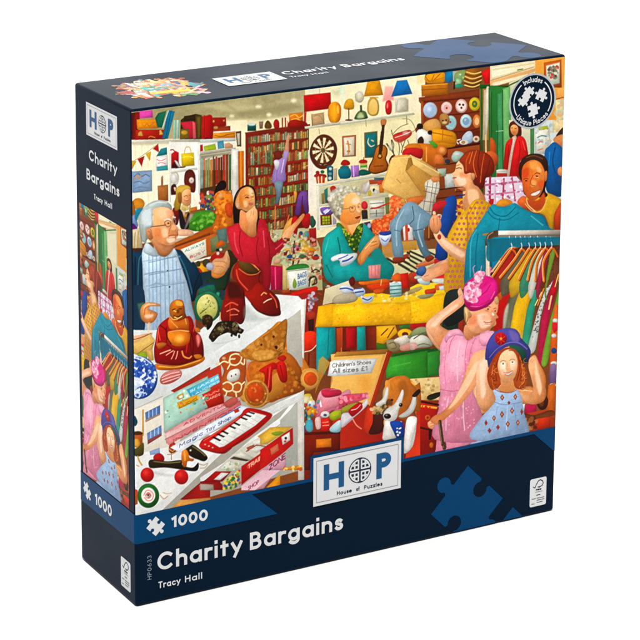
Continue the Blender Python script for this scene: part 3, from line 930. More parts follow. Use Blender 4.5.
c 60 1 300,260 330,300
c 50 2 395,200 425,260
c 70 3 410,190 440,240
# ---- middle floor
@ 270 210
q b8b488-a8a070 0,160 330,140 400,300 420,640 0,640 e=0
q c8c8a0-a8b080 90,300 240,230 380,340 400,560 100,560 e=0
l 98a070 6 60,340 200,290
l 98a070 6 60,400 160,370
@ 270 150
# customer climbing ladder
l d0703c 9 42,450 36,640
l c86030 9 150,520 120,640
@ 200 90
p 6a1c14-8a2818 590,560 610,530 640,520 660,540 650,590 610,610
@ 270 150
p f0b890 -10,-10 20,-80 70,-120 90,-100 70,0 e=0 o=.01
p e8a078 110,20 125,-60 130,-100 145,-130 160,-110 150,-60 148,20
p b898d0-9878b8 15,260 20,190 40,120 60,60 100,60 110,10 145,10 140,60 120,150 125,240 70,262
l 8868a8 7 60,120 50,250
l d0b8e8 7 110,80 90,180
e 7a2818 62,40,34,38
p e8e0e8 30,90 60,80 76,110 50,160
p 78909c-5a7480 35,262 100,250 90,340 70,420 36,440 50,350
e c83828 50,440,22,9
# purple trousers person
p 7a4a98-5a3078 220,380 250,330 290,330 300,370 310,490 280,500 255,420 240,510 200,510
l 402060 7 260,370 255,420
p f0a040 190,330 215,340 205,410 195,400
e 503018 258,305,10,22
e 2a4a3a 340,580,26,34
@ 270 210
p e8a048-f8b858 90,220 120,120 170,60 185,90 150,160 120,240
p c81418-980c10 170,100 190,50 220,60 225,130 205,215 180,200
p d01818-a00c10 250,80 275,40 310,25 325,60 310,140 270,140
p f0c0a0 220,90 240,50 270,40 262,60 240,80
p 2a5a4a 320,60 345,50 360,120 330,140
q b01c18-8a1414 310,150 368,140 372,290 320,300
q c84020 290,170 310,166 314,240 292,250
p e8b030 225,270 250,230 290,250 300,290 240,310
e 60a0a0 290,195,20,26
p f0a818-e08810 250,310 310,290 370,320 320,340 262,336
p d83818 300,340 350,330 340,366 300,366
p d06888 165,320 190,280 240,290 240,330 190,350
p 203060 340,380 370,350 390,380 370,400
p b83020 330,370 390,370 400,390 350,400
l 40241c 10 195,250 190,400 160,520 170,630
# bag with writing
l 8a2018 9 225,430 240,390 270,370 305,400
p 2a7a30-3a9030 140,470 200,440 280,430 300,450 280,470 150,490
q ece8d0-dcdcc0 130,500 305,460 320,620 140,640
z 487040 6 135,500 300,466
l 5888a8 9 225,530 235,510 250,520 260,500 285,510
l 5888a8 9 230,560 260,540 290,530
q 98b0c8 222,580 295,564 300,600 228,614
p 80a838 180,580 195,550 215,580 205,610 185,612
l 284018 6 155,470 145,560 165,640
p c8b890 310,450 400,420 410,520 380,560 320,520
l 6a3820 9 330,460 350,500 400,480 410,440
l 402018 11 310,560 330,530 360,540 350,590 320,600
e d85830 400,540,14,20
# red shelf under, right of white shelf
@ 270 280
q 9a2418-7a1c14 0,140 300,60 370,50 380,640 262,640 240,150 e=0
p e02010 60,140 180,100 320,60 370,50 372,84 230,120 120,150
q c85020-983418 90,80 160,60 170,110 100,120
q e8c868 100,0 150,0 148,60 104,66
q e4e0d4-ccccc4 40,150 290,155 262,240 -10,380 -40,300
q b4b4a4-989888 110,310 250,240 250,640 100,640 e=0
q f0ece4 240,170 290,150 262,640 238,640
q c82420 290,110 300,100 300,260 290,260
d a8a8b0,c8b8c8,786068 30 8 16 305,120 360,90 370,200 310,250 30
p b83820 290,260 350,250 360,300 310,310
q 3a1c10 300,320 350,310 350,410 310,420
p f03810-d02408 268,430 360,415 370,520 340,550 268,572
l f8c8a0 7 275,575 330,560 370,520
q 8a3818 270,580 370,560 370,760 270,760
z 5a2010 12 310,590 305,760
# plaid counter? red chair left of woman
# ---- box man: jeans
@ 340 200
q 5a3018-8a5020 480,220 640,200 640,330 480,340 e=0
q f0ece8 500,220 540,180 585,150 585,320 510,325
z c84818 22 530,200 535,350
e c02028 570,195,14,22
e c02028 548,238,9,16
q b88030-d09838 330,340 640,320 640,400 340,440 e=0
q c09040-a87828 500,340 620,330 610,400 500,400 e=0
q d8d0a0-c0b888 380,450 640,390 640,640 380,640 e=0
z 3a3020 16 380,470 430,500
z 3a3020 17 540,420 640,470
z 3a3020 17 520,450 640,510
z 3a3020 17 500,485 640,560
z 3a3020 17 470,510 620,600
z 3a3020 15 600,400 640,420
q b88040 340,350 420,340 430,460 350,460 e=0
p 7a98a4-5a7884@45 395,230 400,180 440,130 500,60 540,30 600,60 600,110 540,150 480,200 470,260 500,370 500,440 455,460 430,380 410,290
l 486470 9 520,110 480,160 450,220
l a8c0c8 9 440,160 420,220 440,300
p 3a5a60 510,60 540,40 600,90 590,120 540,110
p b84020-903010 430,480 480,450 540,430 545,455 490,490 440,510
@ 410 190
q b07a40-7a4820 0,140 60,140 60,400 0,400 e=0 o=.01
p 6c8c94-587880 -40,60 0,60 40,140 0,130 e=0
p 7c9ca0-5c7c84 30,200 80,190 125,230 110,330 120,420 160,520 120,545 90,510 60,420 20,360 25,270
l 4c6870 8 50,230 40,340 80,430
l a0bcc0 8 90,240 80,330
p 3a5a5a 0,150 40,140 60,210 30,240 0,220
q d8d0a0-c0b888 0,480 200,470 220,640 0,640 e=0
z 3a3020 14 0,490 110,540
z 3a3020 14 0,525 90,570
z 3a3020 14 0,560 70,600
z 3a3020 13 120,480 200,520
z 3a3020 13 0,600 50,630
# lower dresser & toys behind
@ 410 130
q 8a3c18-6a2c10 120,420 430,390 430,640 120,640 e=0
l b06830 8 240,470 400,450
l 5a2008 10 230,500 420,490
q e8e8e8-c0c8c8 270,310 340,290 345,420 280,430
q 98a890-c8ccb0 200,300 280,300 280,380 220,390
e 303848 300,250,22,18
l 402008 9 270,280 380,260
p d8dce8 270,330 330,300 350,330 345,410 290,420
p 1c58a8 385,520 430,505 430,530 390,540
@ 410 190
p c82028-a01820 170,150 210,110 280,100 300,130 200,160
p 0c48a0-083478 260,350 270,280 290,200 280,120 320,95 385,140 380,200 340,280 300,340
l 3068b8 8 320,120 340,180 300,270
p 0c4898-083878 205,500 225,410 260,420 285,480 290,540 200,545
p e0c8b0 180,180 240,150 300,180 290,240 240,260
d e8b898,c03838,7a5a48,f0e0d0 30 8 16 180,170 240,150 300,180 290,240 200,250 31
q 8a4818-6a3410@0 120,240 190,200 200,390 110,400
z c08040 7 150,220 150,380
p e89050-d87030 180,200 210,215 230,260 220,320 200,340 185,300
d f0e8d8,c8b8a0,e8c060,d84840 30 8 18 330,90 430,80 420,170 370,200 32
# ---- plush & orange bags above the box
@ 410 60
p e8b060-c88838 100,540 130,490 200,470 240,500 240,560 160,590
p c8944c-a87030 235,470 245,435 280,425 310,450 315,490 300,520 250,520
e 50280c 262,485,7,7
e 50280c 288,480,7,7
e e8c080 275,500,20,12
p f0ece0-d8d0c0 50,580 90,550 150,580 175,620 160,680 80,700 50,660
e 2a1408 78,530,26,24
e 2a1408 160,580,20,18
p 3a1c0c 60,640 90,610 110,640 100,680 70,690
p f4a818-dc8808 180,590 200,550 260,555 360,590 356,690 200,690
@ 410 130
p f4a818-d88408 180,0 200,-10 350,20 360,110 270,100 180,90
l b86c08 7 260,0 258,90
l a86008 7 180,20 340,50
p e07c1c-c05c10 -10,110 150,110 230,150 260,220 200,300 100,260 90,160 -10,140
l f0a040 9 130,140 130,250
p 58a828 150,90 180,90 220,120 200,145 170,120
e d86c20 250,165,44,42
e f0a058 255,160,24,26
p e08038-c86020 200,200 250,200 275,260 230,290 190,270
p e81820-b01018 0,145 50,140 100,155 95,220 60,232 0,190
q 802808 0,140 8,140 8,200 0,200 o=.3
@ 340 140
p d87818 510,60 570,30 640,40 640,110 560,80
p e02028-b01418 495,110 520,70 600,60 650,80 650,140 600,140 560,120 520,130
# ---- the cardboard box
q e0b060-cc9848@30 440,135 560,120 640,160 680,180 880,300 930,400 820,530 640,460 540,480 350,412 380,300
@ 410 130
q ecc070-d8a850 -130,10 20,180 40,190 220,310 240,400 170,420 10,320 -120,170 e=0 o=.01
@ 340 140
q e4b868-d8a858 560,125 640,160 860,290 800,450 590,250 530,235 e=0 o=.6
q 7a5018-a87828 555,150 575,130 590,190 640,230 640,262 530,236
q b08030-c89848 590,220 760,330 740,356 590,262
q d8a850-e8bc6c 600,140 640,150 810,260 800,360 610,200 575,130
l b88838 6 440,140 400,290 350,410
l f8d898 5 560,122 640,160
q dca850-c89040@20 350,412 385,290 535,236 640,262 740,360 700,520 560,490 440,440 e=0 o=.55
l b07828 6 470,380 475,360
# plaid sleeve, hands
@ 340 140
p e88040-d06828 540,470 580,430 640,420 720,440 680,500 620,500
@ 410 130
p f0a050-e08038 0,540 60,520 120,470 190,430 215,450 180,510 100,550 20,580
p d8c8b8-b8b098 100,640 130,560 160,490 180,430 175,395 235,400 245,460 210,520 180,640
d 787868,f0ece0,504838,a89880 60 6 12 110,640 130,560 170,480 180,400 235,400 240,460 210,520 180,640 33 r=.5
@ 340 140
p b0a898 580,480 620,470 640,510 600,540

# ---- gaps behind figures
@ 130 220
q 1c3038-243c40 560,420 800,380 800,640 560,640 e=0
# ---- elderly man
@ 128 160
e c87818-e09828 82,350,50,46
p b86818 40,330 60,420 45,480 28,460 28,360
q 88a0c8-5a78b0 26,450 60,430 80,520 60,600 26,600
p 1488a8 60,400 100,385 120,390 90,440 70,480 55,460 s=2
p 4a2a78 30,520 60,530 75,555 50,580 28,575
@ 130 220
p 6a1880 0,40 30,30 50,60 30,90 0,100
q e8d8b0-d0b888 10,80 90,60 100,240 10,240
z a88040 6 40,100 30,230
z a88040 6 65,90 60,230
p 4a2810 10,230 100,225 110,250 40,270 10,260
# cardigan
p 18405a-0c2840 15,255 60,250 100,240 130,230 110,360 112,640 8,640 8,300
p 10384c-0a2438 355,235 430,255 490,310 540,380 570,450 580,520 540,560 520,640 480,640 450,520 420,420 380,320
l 2a5c74 10 370,260 420,340 460,440 500,600
l 30646c 8 110,270 70,330 60,640
l 08182c 8 550,440 520,520 500,600
l 08202c 8 40,300 40,640
# shirt
p c8dcec-a8c0d4 130,190 170,210 230,280 290,290 340,230 370,260 420,400 460,520 490,660 500,900 110,900 105,640 100,400 95,260
z 7f9cba 8 150,260 155,880 o=.7
z 7f9cba 8 180,280 185,880 o=.7
z 7f9cba 8 210,290 215,880 o=.7
z 7894b4 8 240,295 245,880 o=.7
z 7894b4 8 275,300 285,880 o=.7
z 7f9cba 8 340,290 350,880 o=.7
z 7f9cba 8 370,330 385,880 o=.7
z 7f9cba 8 400,400 420,880 o=.7
z 7f9cba 8 430,480 450,880 o=.7
z 86a0b8 9 105,330 400,290 o=.5
z 86a0b8 9 105,430 420,390 o=.5
z 86a0b8 9 110,530 450,490 o=.5
l 7898a8 7 300,290 310,480 320,880 o=.8
l 8098a0 8 170,520 220,505 270,520 o=.6
l 7090a0 7 110,440 200,415 260,410 o=.6
e 203848 300,405,5,6
e 203848 316,535,6,7
p d8e8f0-b0c4cc 120,190 150,190 210,250 230,285 180,290 110,255
p c8dce8 350,225 375,270 340,300 300,295 330,260
l 6a7c5a 6 215,240 235,275 260,288
# head
@ 128 160
p c8ccc4-989c90@20 80,470 110,410 160,350 230,322 300,328 340,355 350,400 330,430 200,440 190,560 150,640 110,640 90,560
l f0f0ec 10 110,420 180,350 260,330 330,350 o=.8 s=2
l 7c8478 8 110,460 110,540 130,620 o=.7 s=2
l e8ece8 8 140,400 130,480 140,560 o=.7 s=2
p f0b888-d88850@60 205,410 240,370 300,370 350,400 370,450 360,480 375,520 395,560 400,600 380,640 375,690 320,700 250,680 205,640 190,560 200,480
@ 130 220
p e4a070-bc7444 140,80 180,60 200,130 260,190 320,195 350,200 340,240 300,280 250,285 215,250 180,190 150,150 s=1.5
p f0b080-e09458 130,80 160,70 185,100 180,150 150,150 135,120 e=.3
l a85020 6 145,90 165,100 160,130
p f8c8a0-e8a070 250,60 300,70 330,100 370,130 370,160 330,195 280,190 250,150 e=0 s=2
p e89870 350,40 380,60 385,85 350,95 e=.2 s=1.5
l b04838 7 315,120 345,116 375,120
l f0c8a8 7 330,140 368,138 s=2
l b86030 6 300,100 340,92 372,98 o=.8
p f8cca0 220,-30 280,-40 310,-10 260,10 e=0 s=3 o=.8
l c07030 5 200,-50 260,-60 310,-50 o=.7
l d8b090 7 290,5 320,-12 350,-5
l 504030 6 120,55 200,48 300,40
l 504038 6 300,42 290,15 310,-5 355,0 360,40 320,50
e 302820 330,22,8,7
l e8e0d8 8 290,-22 330,-30 360,-20
l c87038 5 270,60 290,80 270,100 o=.7
p b8bcb0-8c9084 85,20 130,20 145,60 130,140 125,180 95,160 80,90 s=2
# hand left
@ 130 290
p 18344a 0,0 110,0 112,340 10,350 e=0
q 4c7450-1a3848 60,110 110,100 120,250 80,250 e=0 s=2
p f0a868-d88040 80,170 100,120 150,95 235,112 240,130 170,130 150,150 215,180 215,210 190,250 150,270 120,260 90,230 e=.3
l b86028 5 150,130 120,150 115,200
l b86028 5 165,180 160,230 150,265
l f8c898 6 110,140 140,115 200,115
p f0c8a0 120,200 180,195 170,220 130,225 e=0 s=2
# ---- hand holding things center
@ 200 220
q 8a9060-606c48 80,150 200,80 220,220 90,260
q 5a7870 130,80 210,60 215,170 150,180
p d86018 130,190 170,160 200,190 170,210 130,215
p b01c10 90,290 140,260 200,270 230,300 180,320 90,330
e f0ece0 142,266,12,14
e f0ece0 165,236,12,11
e 181818 140,240,14,12
e f0e0d0 215,262,12,16
p f0b888-e09858 90,350 120,310 180,300 210,250 235,290 235,350 210,410 170,440 100,450 90,420 e=.25
l b87040 5 120,330 180,330 215,350
l b87040 5 130,370 170,370 200,390
l b87040 5 220,290 230,320
p e08838 95,420 160,430 200,410 190,440 140,465 100,455
e c0c0d0 80,370,32,30
@ 200 220
# dark leaves/shadows near
p 3a2c14-1c1c10 220,240 270,260 310,310 260,370 240,430 210,540 180,560 190,480 230,400 240,320
p 1c3828-243c20 60,460 150,470 210,430 200,540 120,560 60,520
# ---- woman with red sweater
@ 200 160
p 201410-3a2418 265,360 275,290 310,230 360,200 410,205 440,240 450,300 450,400 480,480 480,560 450,600 440,500 400,420 350,420 330,500 290,520 270,500
@ 200 220
p d02030-a80c18@30 215,60 260,40 340,0 380,30 440,20 510,-10 540,60 570,150 600,200 560,300 560,470 540,520 520,490 500,400 460,330 440,400 360,300 300,300 240,200 220,120
p d01828-980814@90 470,-10 540,60 575,180 640,150 640,260 580,300 560,420 540,300 470,200
l 880810 9 320,60 320,180 360,280
l e84050 9 260,80 270,180 300,260
l 880810 8 520,90 545,200 555,260
l e04050 9 400,150 400,260 440,380
l 8a0c14 7 470,200 500,330 510,420
l e85060 8 600,220 640,190
@ 200 160
p e8a060-c07030 280,340 310,260 340,225 390,215 425,240 440,300 440,370 420,400 370,420 345,480 340,520 380,540 400,470 360,400 300,390
p fac898-e8a060@160 315,260 345,225 390,218 425,245 436,310 430,370 410,400 370,410 330,390 312,340 e=.2
p f0b880 290,345 315,340 320,380 300,385 e=.3
l 402010 6 345,300 375,290 390,292
l 402010 5 408,285 428,284
e 302010 372,304,6,4
e 302010 416,300,5,4
l c88850 5 400,300 412,330 402,340
l b02828 7 388,352 405,350 420,356
p e8a870 385,440 400,400 430,370 450,380 455,420 440,460 438,610 390,610 395,500 e=.25
p f8c898 388,410 415,370 445,370 445,395 425,440 395,450 e=.2 s=1.2
l c07840 5 425,385 410,420
p 281810-100c08 266,350 290,390 330,400 345,430 330,480 300,520 275,500 262,420
p 302018-180c08 440,300 455,400 480,500 470,560 445,580 445,450
l 6a4430 6 290,290 320,240 370,212
# ---- dark scene right of woman: stems etc from art_e kept
# hands / pink bag
@ 270 210
p e84060-c82040 30,290 80,240 100,260 60,330 20,370 0,360 0,290
p e8b898-d89870 30,400 70,380 90,400 70,430 30,430
p c89850 20,440 80,430 100,450 40,470
q c01048-a00838 0,440 100,450 100,640 0,640
l e85078 8 40,460 44,630
q e8d090-d0b060 100,440 135,450 135,640 105,640
@ 200 220
p c8c8d8 522,490 560,490 562,560 530,570
# ---- old woman in teal
@ 270 210
@ 340 200
p b8b0a0-8c8068 -80,-60 -60,-80 -30,-90 0,-100 60,-90 110,-60 60,20 20,60 10,160 -20,150 -60,100 -90,40 -100,-20 s=2
d d8d4c4,988c70,c8c0a8,a89c80,e8e4d4 60 8 18 -95,-20 -60,-80 0,-105 60,-95 120,-60 60,0 10,60 0,150 -60,100 34 o=.7
@ 270 150
p f0a048-d87820 560,450 590,400 640,400 640,640 600,640 570,560 o=.01
@ 340 140
p f8b870-d88030@120 20,480 50,430 90,410 130,430 155,480 165,540 170,600 150,670 100,700 50,690 10,640 5,560
p e89850-cc7830 0,590 40,600 60,680 110,690 150,680 100,720 60,760 20,720 e=0 s=2
p f8cc98 60,440 110,430 140,460 130,500 80,500 e=0 s=3
l 8a5a38 6 20,545 80,535 150,530
l 8a5a38 5 80,535 85,560 125,555 128,532
e 402818 105,540,7,5
e 402818 148,536,5,4
l d07830 6 130,540 150,580 130,590
p b02c20 110,615 150,600 155,615 130,632
l c07030 5 80,500 110,515
d d8d4c4,b0a488,e8e4d4 26 8 16 0,440 60,395 130,400 160,460 130,440 60,430 20,480 35 o=.8
@ 340 200
p f8c080-e89848 60,200 110,190 150,180 140,220 100,280 80,260 e=0 s=2
# scarf
p 4a7818-2c5010@40 -30,190 0,185 40,230 80,290 100,280 130,220 160,190 190,190 180,250 140,400 120,420 70,370 20,300 -20,240
d b8c030,1c4010,7a9c28,385c14 90 4 10 -20,190 40,230 90,290 150,200 185,195 150,380 110,400 30,300 36 o=.85
# jacket
@ 270 210
p 14a098-0c8480@30 560,130 600,220 640,300 700,400 640,560 640,640 520,600 440,540 420,420 415,300 440,210 500,160
l 0a6860 9 540,220 560,330 550,430
l 40c0b0 8 470,220 440,330
l 0a6460 8 450,440 500,540
@ 340 200
p 18a8a0-0c8c88@60 190,190 250,250 270,300 160,420 150,360 180,260 e=.2
p 18a0a0-088078@60 0,500 100,480 160,520 200,460 270,440 300,380 360,460 430,530 420,600 380,640 0,640 -60,600 -60,520
p 10807a 250,420 300,380 360,470 330,560 280,520 260,480 e=0 s=3
p f0a860-e08840 140,470 190,380 240,320 290,280 320,300 310,370 270,400 230,440 190,500 160,520 e=.25
l a86028 5 240,340 290,330
l a86028 5 245,370 300,350
l f8d0a0 6 200,390 270,310
l b87030 6 160,430 160,500
# cup
p e8ecf4-b8c8e0 315,270 410,262 395,320 370,360 340,365 320,330
l 3850a0 8 320,275 365,280 408,268
l 4860a8 6 330,310 360,330 385,310
p 2848a0 320,255 400,250 408,270 360,282 318,275 e=.2
# brooch/cup left
@ 340 200
p f0f0ec-c8d0d8 -70,460 0,430 60,430 130,425 130,460 80,510 10,530 -10,480 -60,490
l 2848a0 11 20,490 60,480 100,455
l 4060a8 8 -10,470 30,455 60,440
q f0a098-e08078 225,525 325,515 320,625 230,625
z c86068 4 250,525 252,620
z c86068 4 280,525 282,620
z c86068 4 305,525 302,620
# ---- redhead
@ 410 190
p e0a818-c88c10@30 350,90 430,70 480,130 560,80 620,110 640,200 600,240 590,350 500,360 470,480 440,460 340,420 300,370 350,280 380,190
p d8a018-c08410 300,470 350,490 470,460 460,640 440,830 300,830 290,620
d b83848,8a2c40,c84c30 24 9 17 350,120 430,90 480,150 600,120 600,240 500,350 460,450 320,380 37 o=.9
d b83848,8a2c40 14 9 17 310,490 450,480 440,800 310,800 38 o=.9
@ 410 190
l b87808 6 470,170 470,300 465,440
@ 410 130
p f8c090-e89858@60 430,440 480,420 520,460 590,560 640,600 540,600 460,640 430,640 420,560
p f8b888-e07c48@120 395,250 430,210 460,230 490,300 510,350 500,400 480,460 430,490 390,470 345,440 350,400 340,380 320,350 345,340 370,310 380,290
p f8d0a8 350,400 400,390 430,440 400,460 360,440 e=0 s=3
p e88060 380,345 430,345 430,380 390,385 e=0 s=4 o=.7
l 3a2410 6 375,312 390,305
l 6a3010 6 372,285 395,275
p d84030 330,395 352,390 355,410 340,412
p 8a2c10-a83818@30 400,250 430,190 490,160 560,165 610,200 640,240 640,350 590,380 570,430 560,475 510,420 500,350 470,340 450,310 430,280 445,220 375,280
l 5a1808 7 470,180 480,260 490,330
l 5a1808 7 530,180 540,300 550,440
l c85828 7 500,170 520,240 525,330
l c85020 7 580,190 610,280 590,360
l d07030 6 455,190 450,240
e f0a068 485,370,17,26
@ 410 190
p f8c898 430,150 440,110 480,80 560,70 520,110 470,140 440,180 e=0 s=2
# red hair bun, purple collar
@ 490 120
p d86018-b84008 0,150 30,160 48,220 40,290 0,300
# arm
@ 410 190
p f0b080-d88850@90 180,260 200,250 260,270 270,330 240,370 290,390 270,440 210,390 190,340
l a85828 5 200,280 220,340 240,370
p f8c8a0-e8a878@20 270,390 310,390 380,430 470,465 460,570 380,560 300,500 270,440
p c02818 255,400 275,390 280,420 262,428
p e88858-d06838 50,600 130,560 190,545 200,580 120,610 60,620
p c02028 200,550 270,545 260,590 200,600
p f0b898-e09868 130,640 180,600 240,570 300,540 305,600 240,640
# orange bracelet / pocket near shirt
p e86818 555,270 590,250 595,340 560,355
# ---- teal shirt on hanger + rail (right)
@ 485 180
p 0888a0-086880@90 0,350 30,310 90,205 120,200 200,200 240,185 330,240 400,265 470,290 520,400 560,520 440,560 380,540 200,540 20,430
@ 485 180
p e8b020-d09810@45 330,130 480,100 600,150 610,200 560,260 540,400 520,400 480,290 420,260 380,250 330,200
@ 485 180
p d84818-a83010 550,290 580,220 606,190 606,400 560,400
p e87030-c04c18 270,150 320,130 380,240 320,230 260,190
@ 490 120
# woman's head
p 3c2010-20100a 230,440 232,370 255,310 310,275 370,268 420,280 455,320 465,390 460,460 440,560 460,600 420,620 280,600 260,510
l 6a3c20 8 290,300 350,285 420,310
p e88038-c04c18@150 255,400 290,340 350,320 400,340 430,390 440,440 430,520 410,580 370,620 320,625 285,580 265,520
p f0a050 290,350 350,330 380,370 320,400 e=0 s=4 o=.8
p e8803c 435,420 455,410 455,470 438,490
l 2a1008 7 340,450 370,430 400,430
l 2a1008 6 270,480 300,465
e 2a1008 375,452,12,6
e 2a1008 292,487,10,5
l a84010 6 315,440 300,500 325,515 345,505
p f8f0e8 320,572 350,558 378,545 372,575 345,590
l a02818 6 315,572 345,555 382,540
l a02818 6 325,590 350,600 375,575
p f0a060 390,480 420,500 400,540 e=0 s=3 o=.8
@ 485 180
p c85018-a83c10 350,150 420,160 470,100 480,180 440,240 380,240 340,200 e=0 s=2
l f0c070 5 320,190 380,250 450,245 500,140
l f8c890 6 330,150 345,200 400,250
# shirt collar
p e8901c 110,180 150,150 200,160 220,185 190,210 130,210
l 045868 7 90,205 120,250 200,260 300,230
l 30a8bc 8 60,290 160,310 260,270
l 30b0c0 8 340,270 400,310 440,390
l 045060 7 60,330 180,340 300,310
p 0890a8-0878a0 30,470 560,450 560,560 30,640 e=0
@ 485 250
p 0888a8-0878a0 15,-60 180,-60 150,60 60,170 15,160
@ 410 190
p 0c98a8-087888@20 500,360 560,350 600,330 640,230 640,640 450,640 470,450
l 40b8c0 6 520,380 500,600
@ 410 260
p 0c90a0-086c80@20 460,-30 640,-30 640,120 560,170 450,170 445,100

# ---- table with yellow cloth
@ 270 280
q e8dcb8-c8b890 440,70 640,0 640,150 500,180 420,200 e=0
q f8b808-f0a800@0 385,210 480,190 640,180 640,372 360,376
@ 340 270
q f0c818-e0b010 -20,250 100,200 300,180 480,210 640,140 640,300 -60,330 e=0
q f8bc10-f0ac04 -65,285 100,270 300,262 500,260 640,230 640,420 480,436 300,440 100,448 -65,450
@ 410 260
q f4d020-e0b818 0,220 60,190 200,180 290,210 280,300 0,330 e=0
q f8c008-f0b000 0,330 276,262 280,400 270,500 0,510
@ 340 270
d d88808,c87808 40 3 6 -60,290 630,250 630,400 -60,430 51 o=.6
d fcd850 26 8 16 -60,290 630,250 630,400 -60,430 52 o=.35
@ 410 260
d d88808,c87808 16 3 6 0,340 270,270 270,490 0,500 53 o=.6
@ 340 270
# table top items
p c8b898-a89878 -40,210 60,180 140,200 120,250 20,270 -60,260
p e8ecf0-c8d0dc 0,130 60,120 110,150 100,180 20,185
l 2848a0 10 0,150 50,145 100,160
p 6a1818 70,80 100,50 120,80 110,120 80,120
p d8e0e8-a8b8cc 110,160 170,140 200,165 190,200 140,215 115,190
l 304890 10 120,180 150,175 185,170
l 304890 8 130,150 170,145
p e8eef4-c0ccd8 165,205 200,215 262,205 262,240 230,262 185,262
l 2c4490 8 180,225 220,240 250,222
p f88818-d84008 150,95 220,90 350,70 395,85 390,110 340,120 250,120 170,118
p e84810-c83008 220,120 390,100 370,150 330,170 250,160
l f8c070 6 330,80 325,120
p d85818 270,160 350,150 330,185 280,190
q d0e8e0-a8d0c8 395,100 490,95 492,200 400,212 w=4
z 2a7a80 8 396,130 490,124
z 2a7a80 8 398,160 490,152
z 2a7a80 8 400,190 490,182
z 4a9088 8 400,212 480,208
l e8f0e8 9 420,100 450,90 480,100
p e86018 410,60 460,20 500,60 480,90 430,90
q e82818-c01808@0 480,30 545,20 555,140 495,150
p c04018-902810 550,30 610,20 630,80 600,110 555,100
p 8090b8 610,20 640,0 640,70 615,80
p c8b070-a89050 500,190 640,130 640,160 540,200
d f0e0b0,b89030,e8f0e8 20 6 16 250,190 460,215 600,150 620,220 300,255 54 o=.6
@ 410 260
p 3860a0-1c3c80 50,90 110,50 130,80 100,110 60,120
q c8101c-e02028 200,60 300,60 300,150 180,140 e=0
p e8e8d8 180,150 300,150 280,190 190,180
p f0b088-e09868 300,0 305,30 230,80 170,140 120,140 110,100 130,70 200,50 260,0
p e8f0ec-a8c0c0 60,150 130,140 160,180 140,200 80,190
p d8d8c0 40,130 100,130 100,140 40,150
p e04820-c03010 120,240 170,230 200,225 205,260 170,275 125,275
p e86828 200,200 260,190 280,210 230,240 205,235
q d8e8f0 230,210 290,200 285,240 235,240
p b0a878-8a8860 60,290 110,275 190,270 160,300 90,310
l a09868 7 0,240 60,220 100,230
# under the table
@ 270 280
q 10a8a8-0c8080@0 370,378 520,376 525,560 460,640 440,760 370,720
l 087070 8 470,390 460,600
q 5a1c08 525,376 640,370 640,600 525,600
q c84818-a83810 530,385 580,380 580,585 530,585
z d87838 7 565,385 570,580
q c01018-900c10 605,375 640,370 640,575 610,580
@ 340 270
q c84818 0,460 25,455 25,620 0,620
q 6a2008 20,455 300,445 300,640 20,640 e=0
q d01418-a00c14@0 45,460 125,455 130,620 50,625
q 18a8a0-108880@0 135,455 200,450 205,640 135,640
q 5a1c08-983010@0 205,450 295,445 290,640 210,640
q f8b818-e09808 290,450 440,440 460,500 340,600 290,600
z 6a4010 10 330,520 380,470
z 6a4010 9 380,540 430,460
e f8b818 520,510,60,40
e 6a3008 520,515,26,20
q b8302c 560,460 640,425 640,470 580,470
q 38782c 470,445 600,425 590,460 480,470
@ 410 260
q c81418-a81010 0,510 140,500 140,540 0,545
q 203828-1c3020 285,270 400,260 440,400 420,640 240,640 270,400
q c83818-8a2810 390,480 440,400 450,330 420,330 440,640 370,640
p 1888a0 380,400 410,360 420,400 400,450 380,440
# fabric rolls in green box
@ 340 330
q 48781c-3a5a18 290,100 400,120 400,160 290,165
p a89870-8a7850 370,90 420,75 470,90 480,150 440,175 390,165
l 6a5a38 7 390,110 430,100 450,140 410,150
p f0e8d8-c8b8a0 430,80 520,40 560,60 560,90 490,130 470,110
p e8b0a0-d08870 480,130 560,95 640,70 640,120 560,160 490,165
p a8b080-788050 540,50 600,10 640,0 640,40 570,70
@ 410 320
p a8b080-607040 0,110 60,60 130,60 140,110 80,130 20,150
p e8e4d8-a8a890 0,150 60,120 130,130 180,190 150,215 60,225 20,240 0,230
l 585838 8 30,150 90,110 130,100
l 686848 7 40,210 100,190 160,200
p e8b0a8 0,190 40,180 60,210 20,240
q 38983c-2a7c24@0 0,270 235,225 250,260 236,440 0,480
q 1c5c1c 0,262 232,218 235,240 0,290
@ 340 330
q 3a9a30-2c8020@0 400,215 560,190 700,160 700,440 560,400 440,370 370,385 365,330
q 1c641c 415,190 560,165 720,140 720,158 560,186 410,215
l 50a838 8 420,290 560,260
# pink blouse woman w/ pink hat
@ 410 320
q e8c888-c8a868 0,470 235,455 260,640 0,640 e=0
d b89050,f0d8a8,8a6830 40 8 18 0,480 240,470 250,640 0,640 55 o=.5
@ 410 260
p f8c098-e89868@30 395,180 415,230 420,290 420,330 380,350 300,420 260,470 240,520 300,560 340,580 260,720 210,700 150,620 125,550 140,490 220,420 330,340 390,290
l c87040 5 160,520 250,560 300,570
l f8d8b8 9 200,480 300,390 380,330
@ 410 320
p f8b898-e88858 430,110 455,60 460,0 470,-80 560,-100 640,-60 640,40 600,90 520,120 470,150
@ 410 260
p f0a880-e08850@90 470,400 500,440 620,340 640,360 760,330 770,480 690,520 640,540 560,540 480,480
p f8d0b0 560,400 620,380 680,420 640,470 580,460 e=0 s=3
l 6a3818 6 600,395 640,385
l 6a3818 5 605,402 640,400
l c86040 5 560,500 640,490
l a84830 6 600,480 650,488
@ 480 310
p f0b088-e08858 -10,0 110,0 125,40 100,90 80,130 80,180 0,180
l 8a4028 5 60,20 80,35 60,50
l b83828 7 20,98 60,104 85,96
p f0a878 40,60 90,50 100,90 60,100 e=0 s=2
@ 410 320
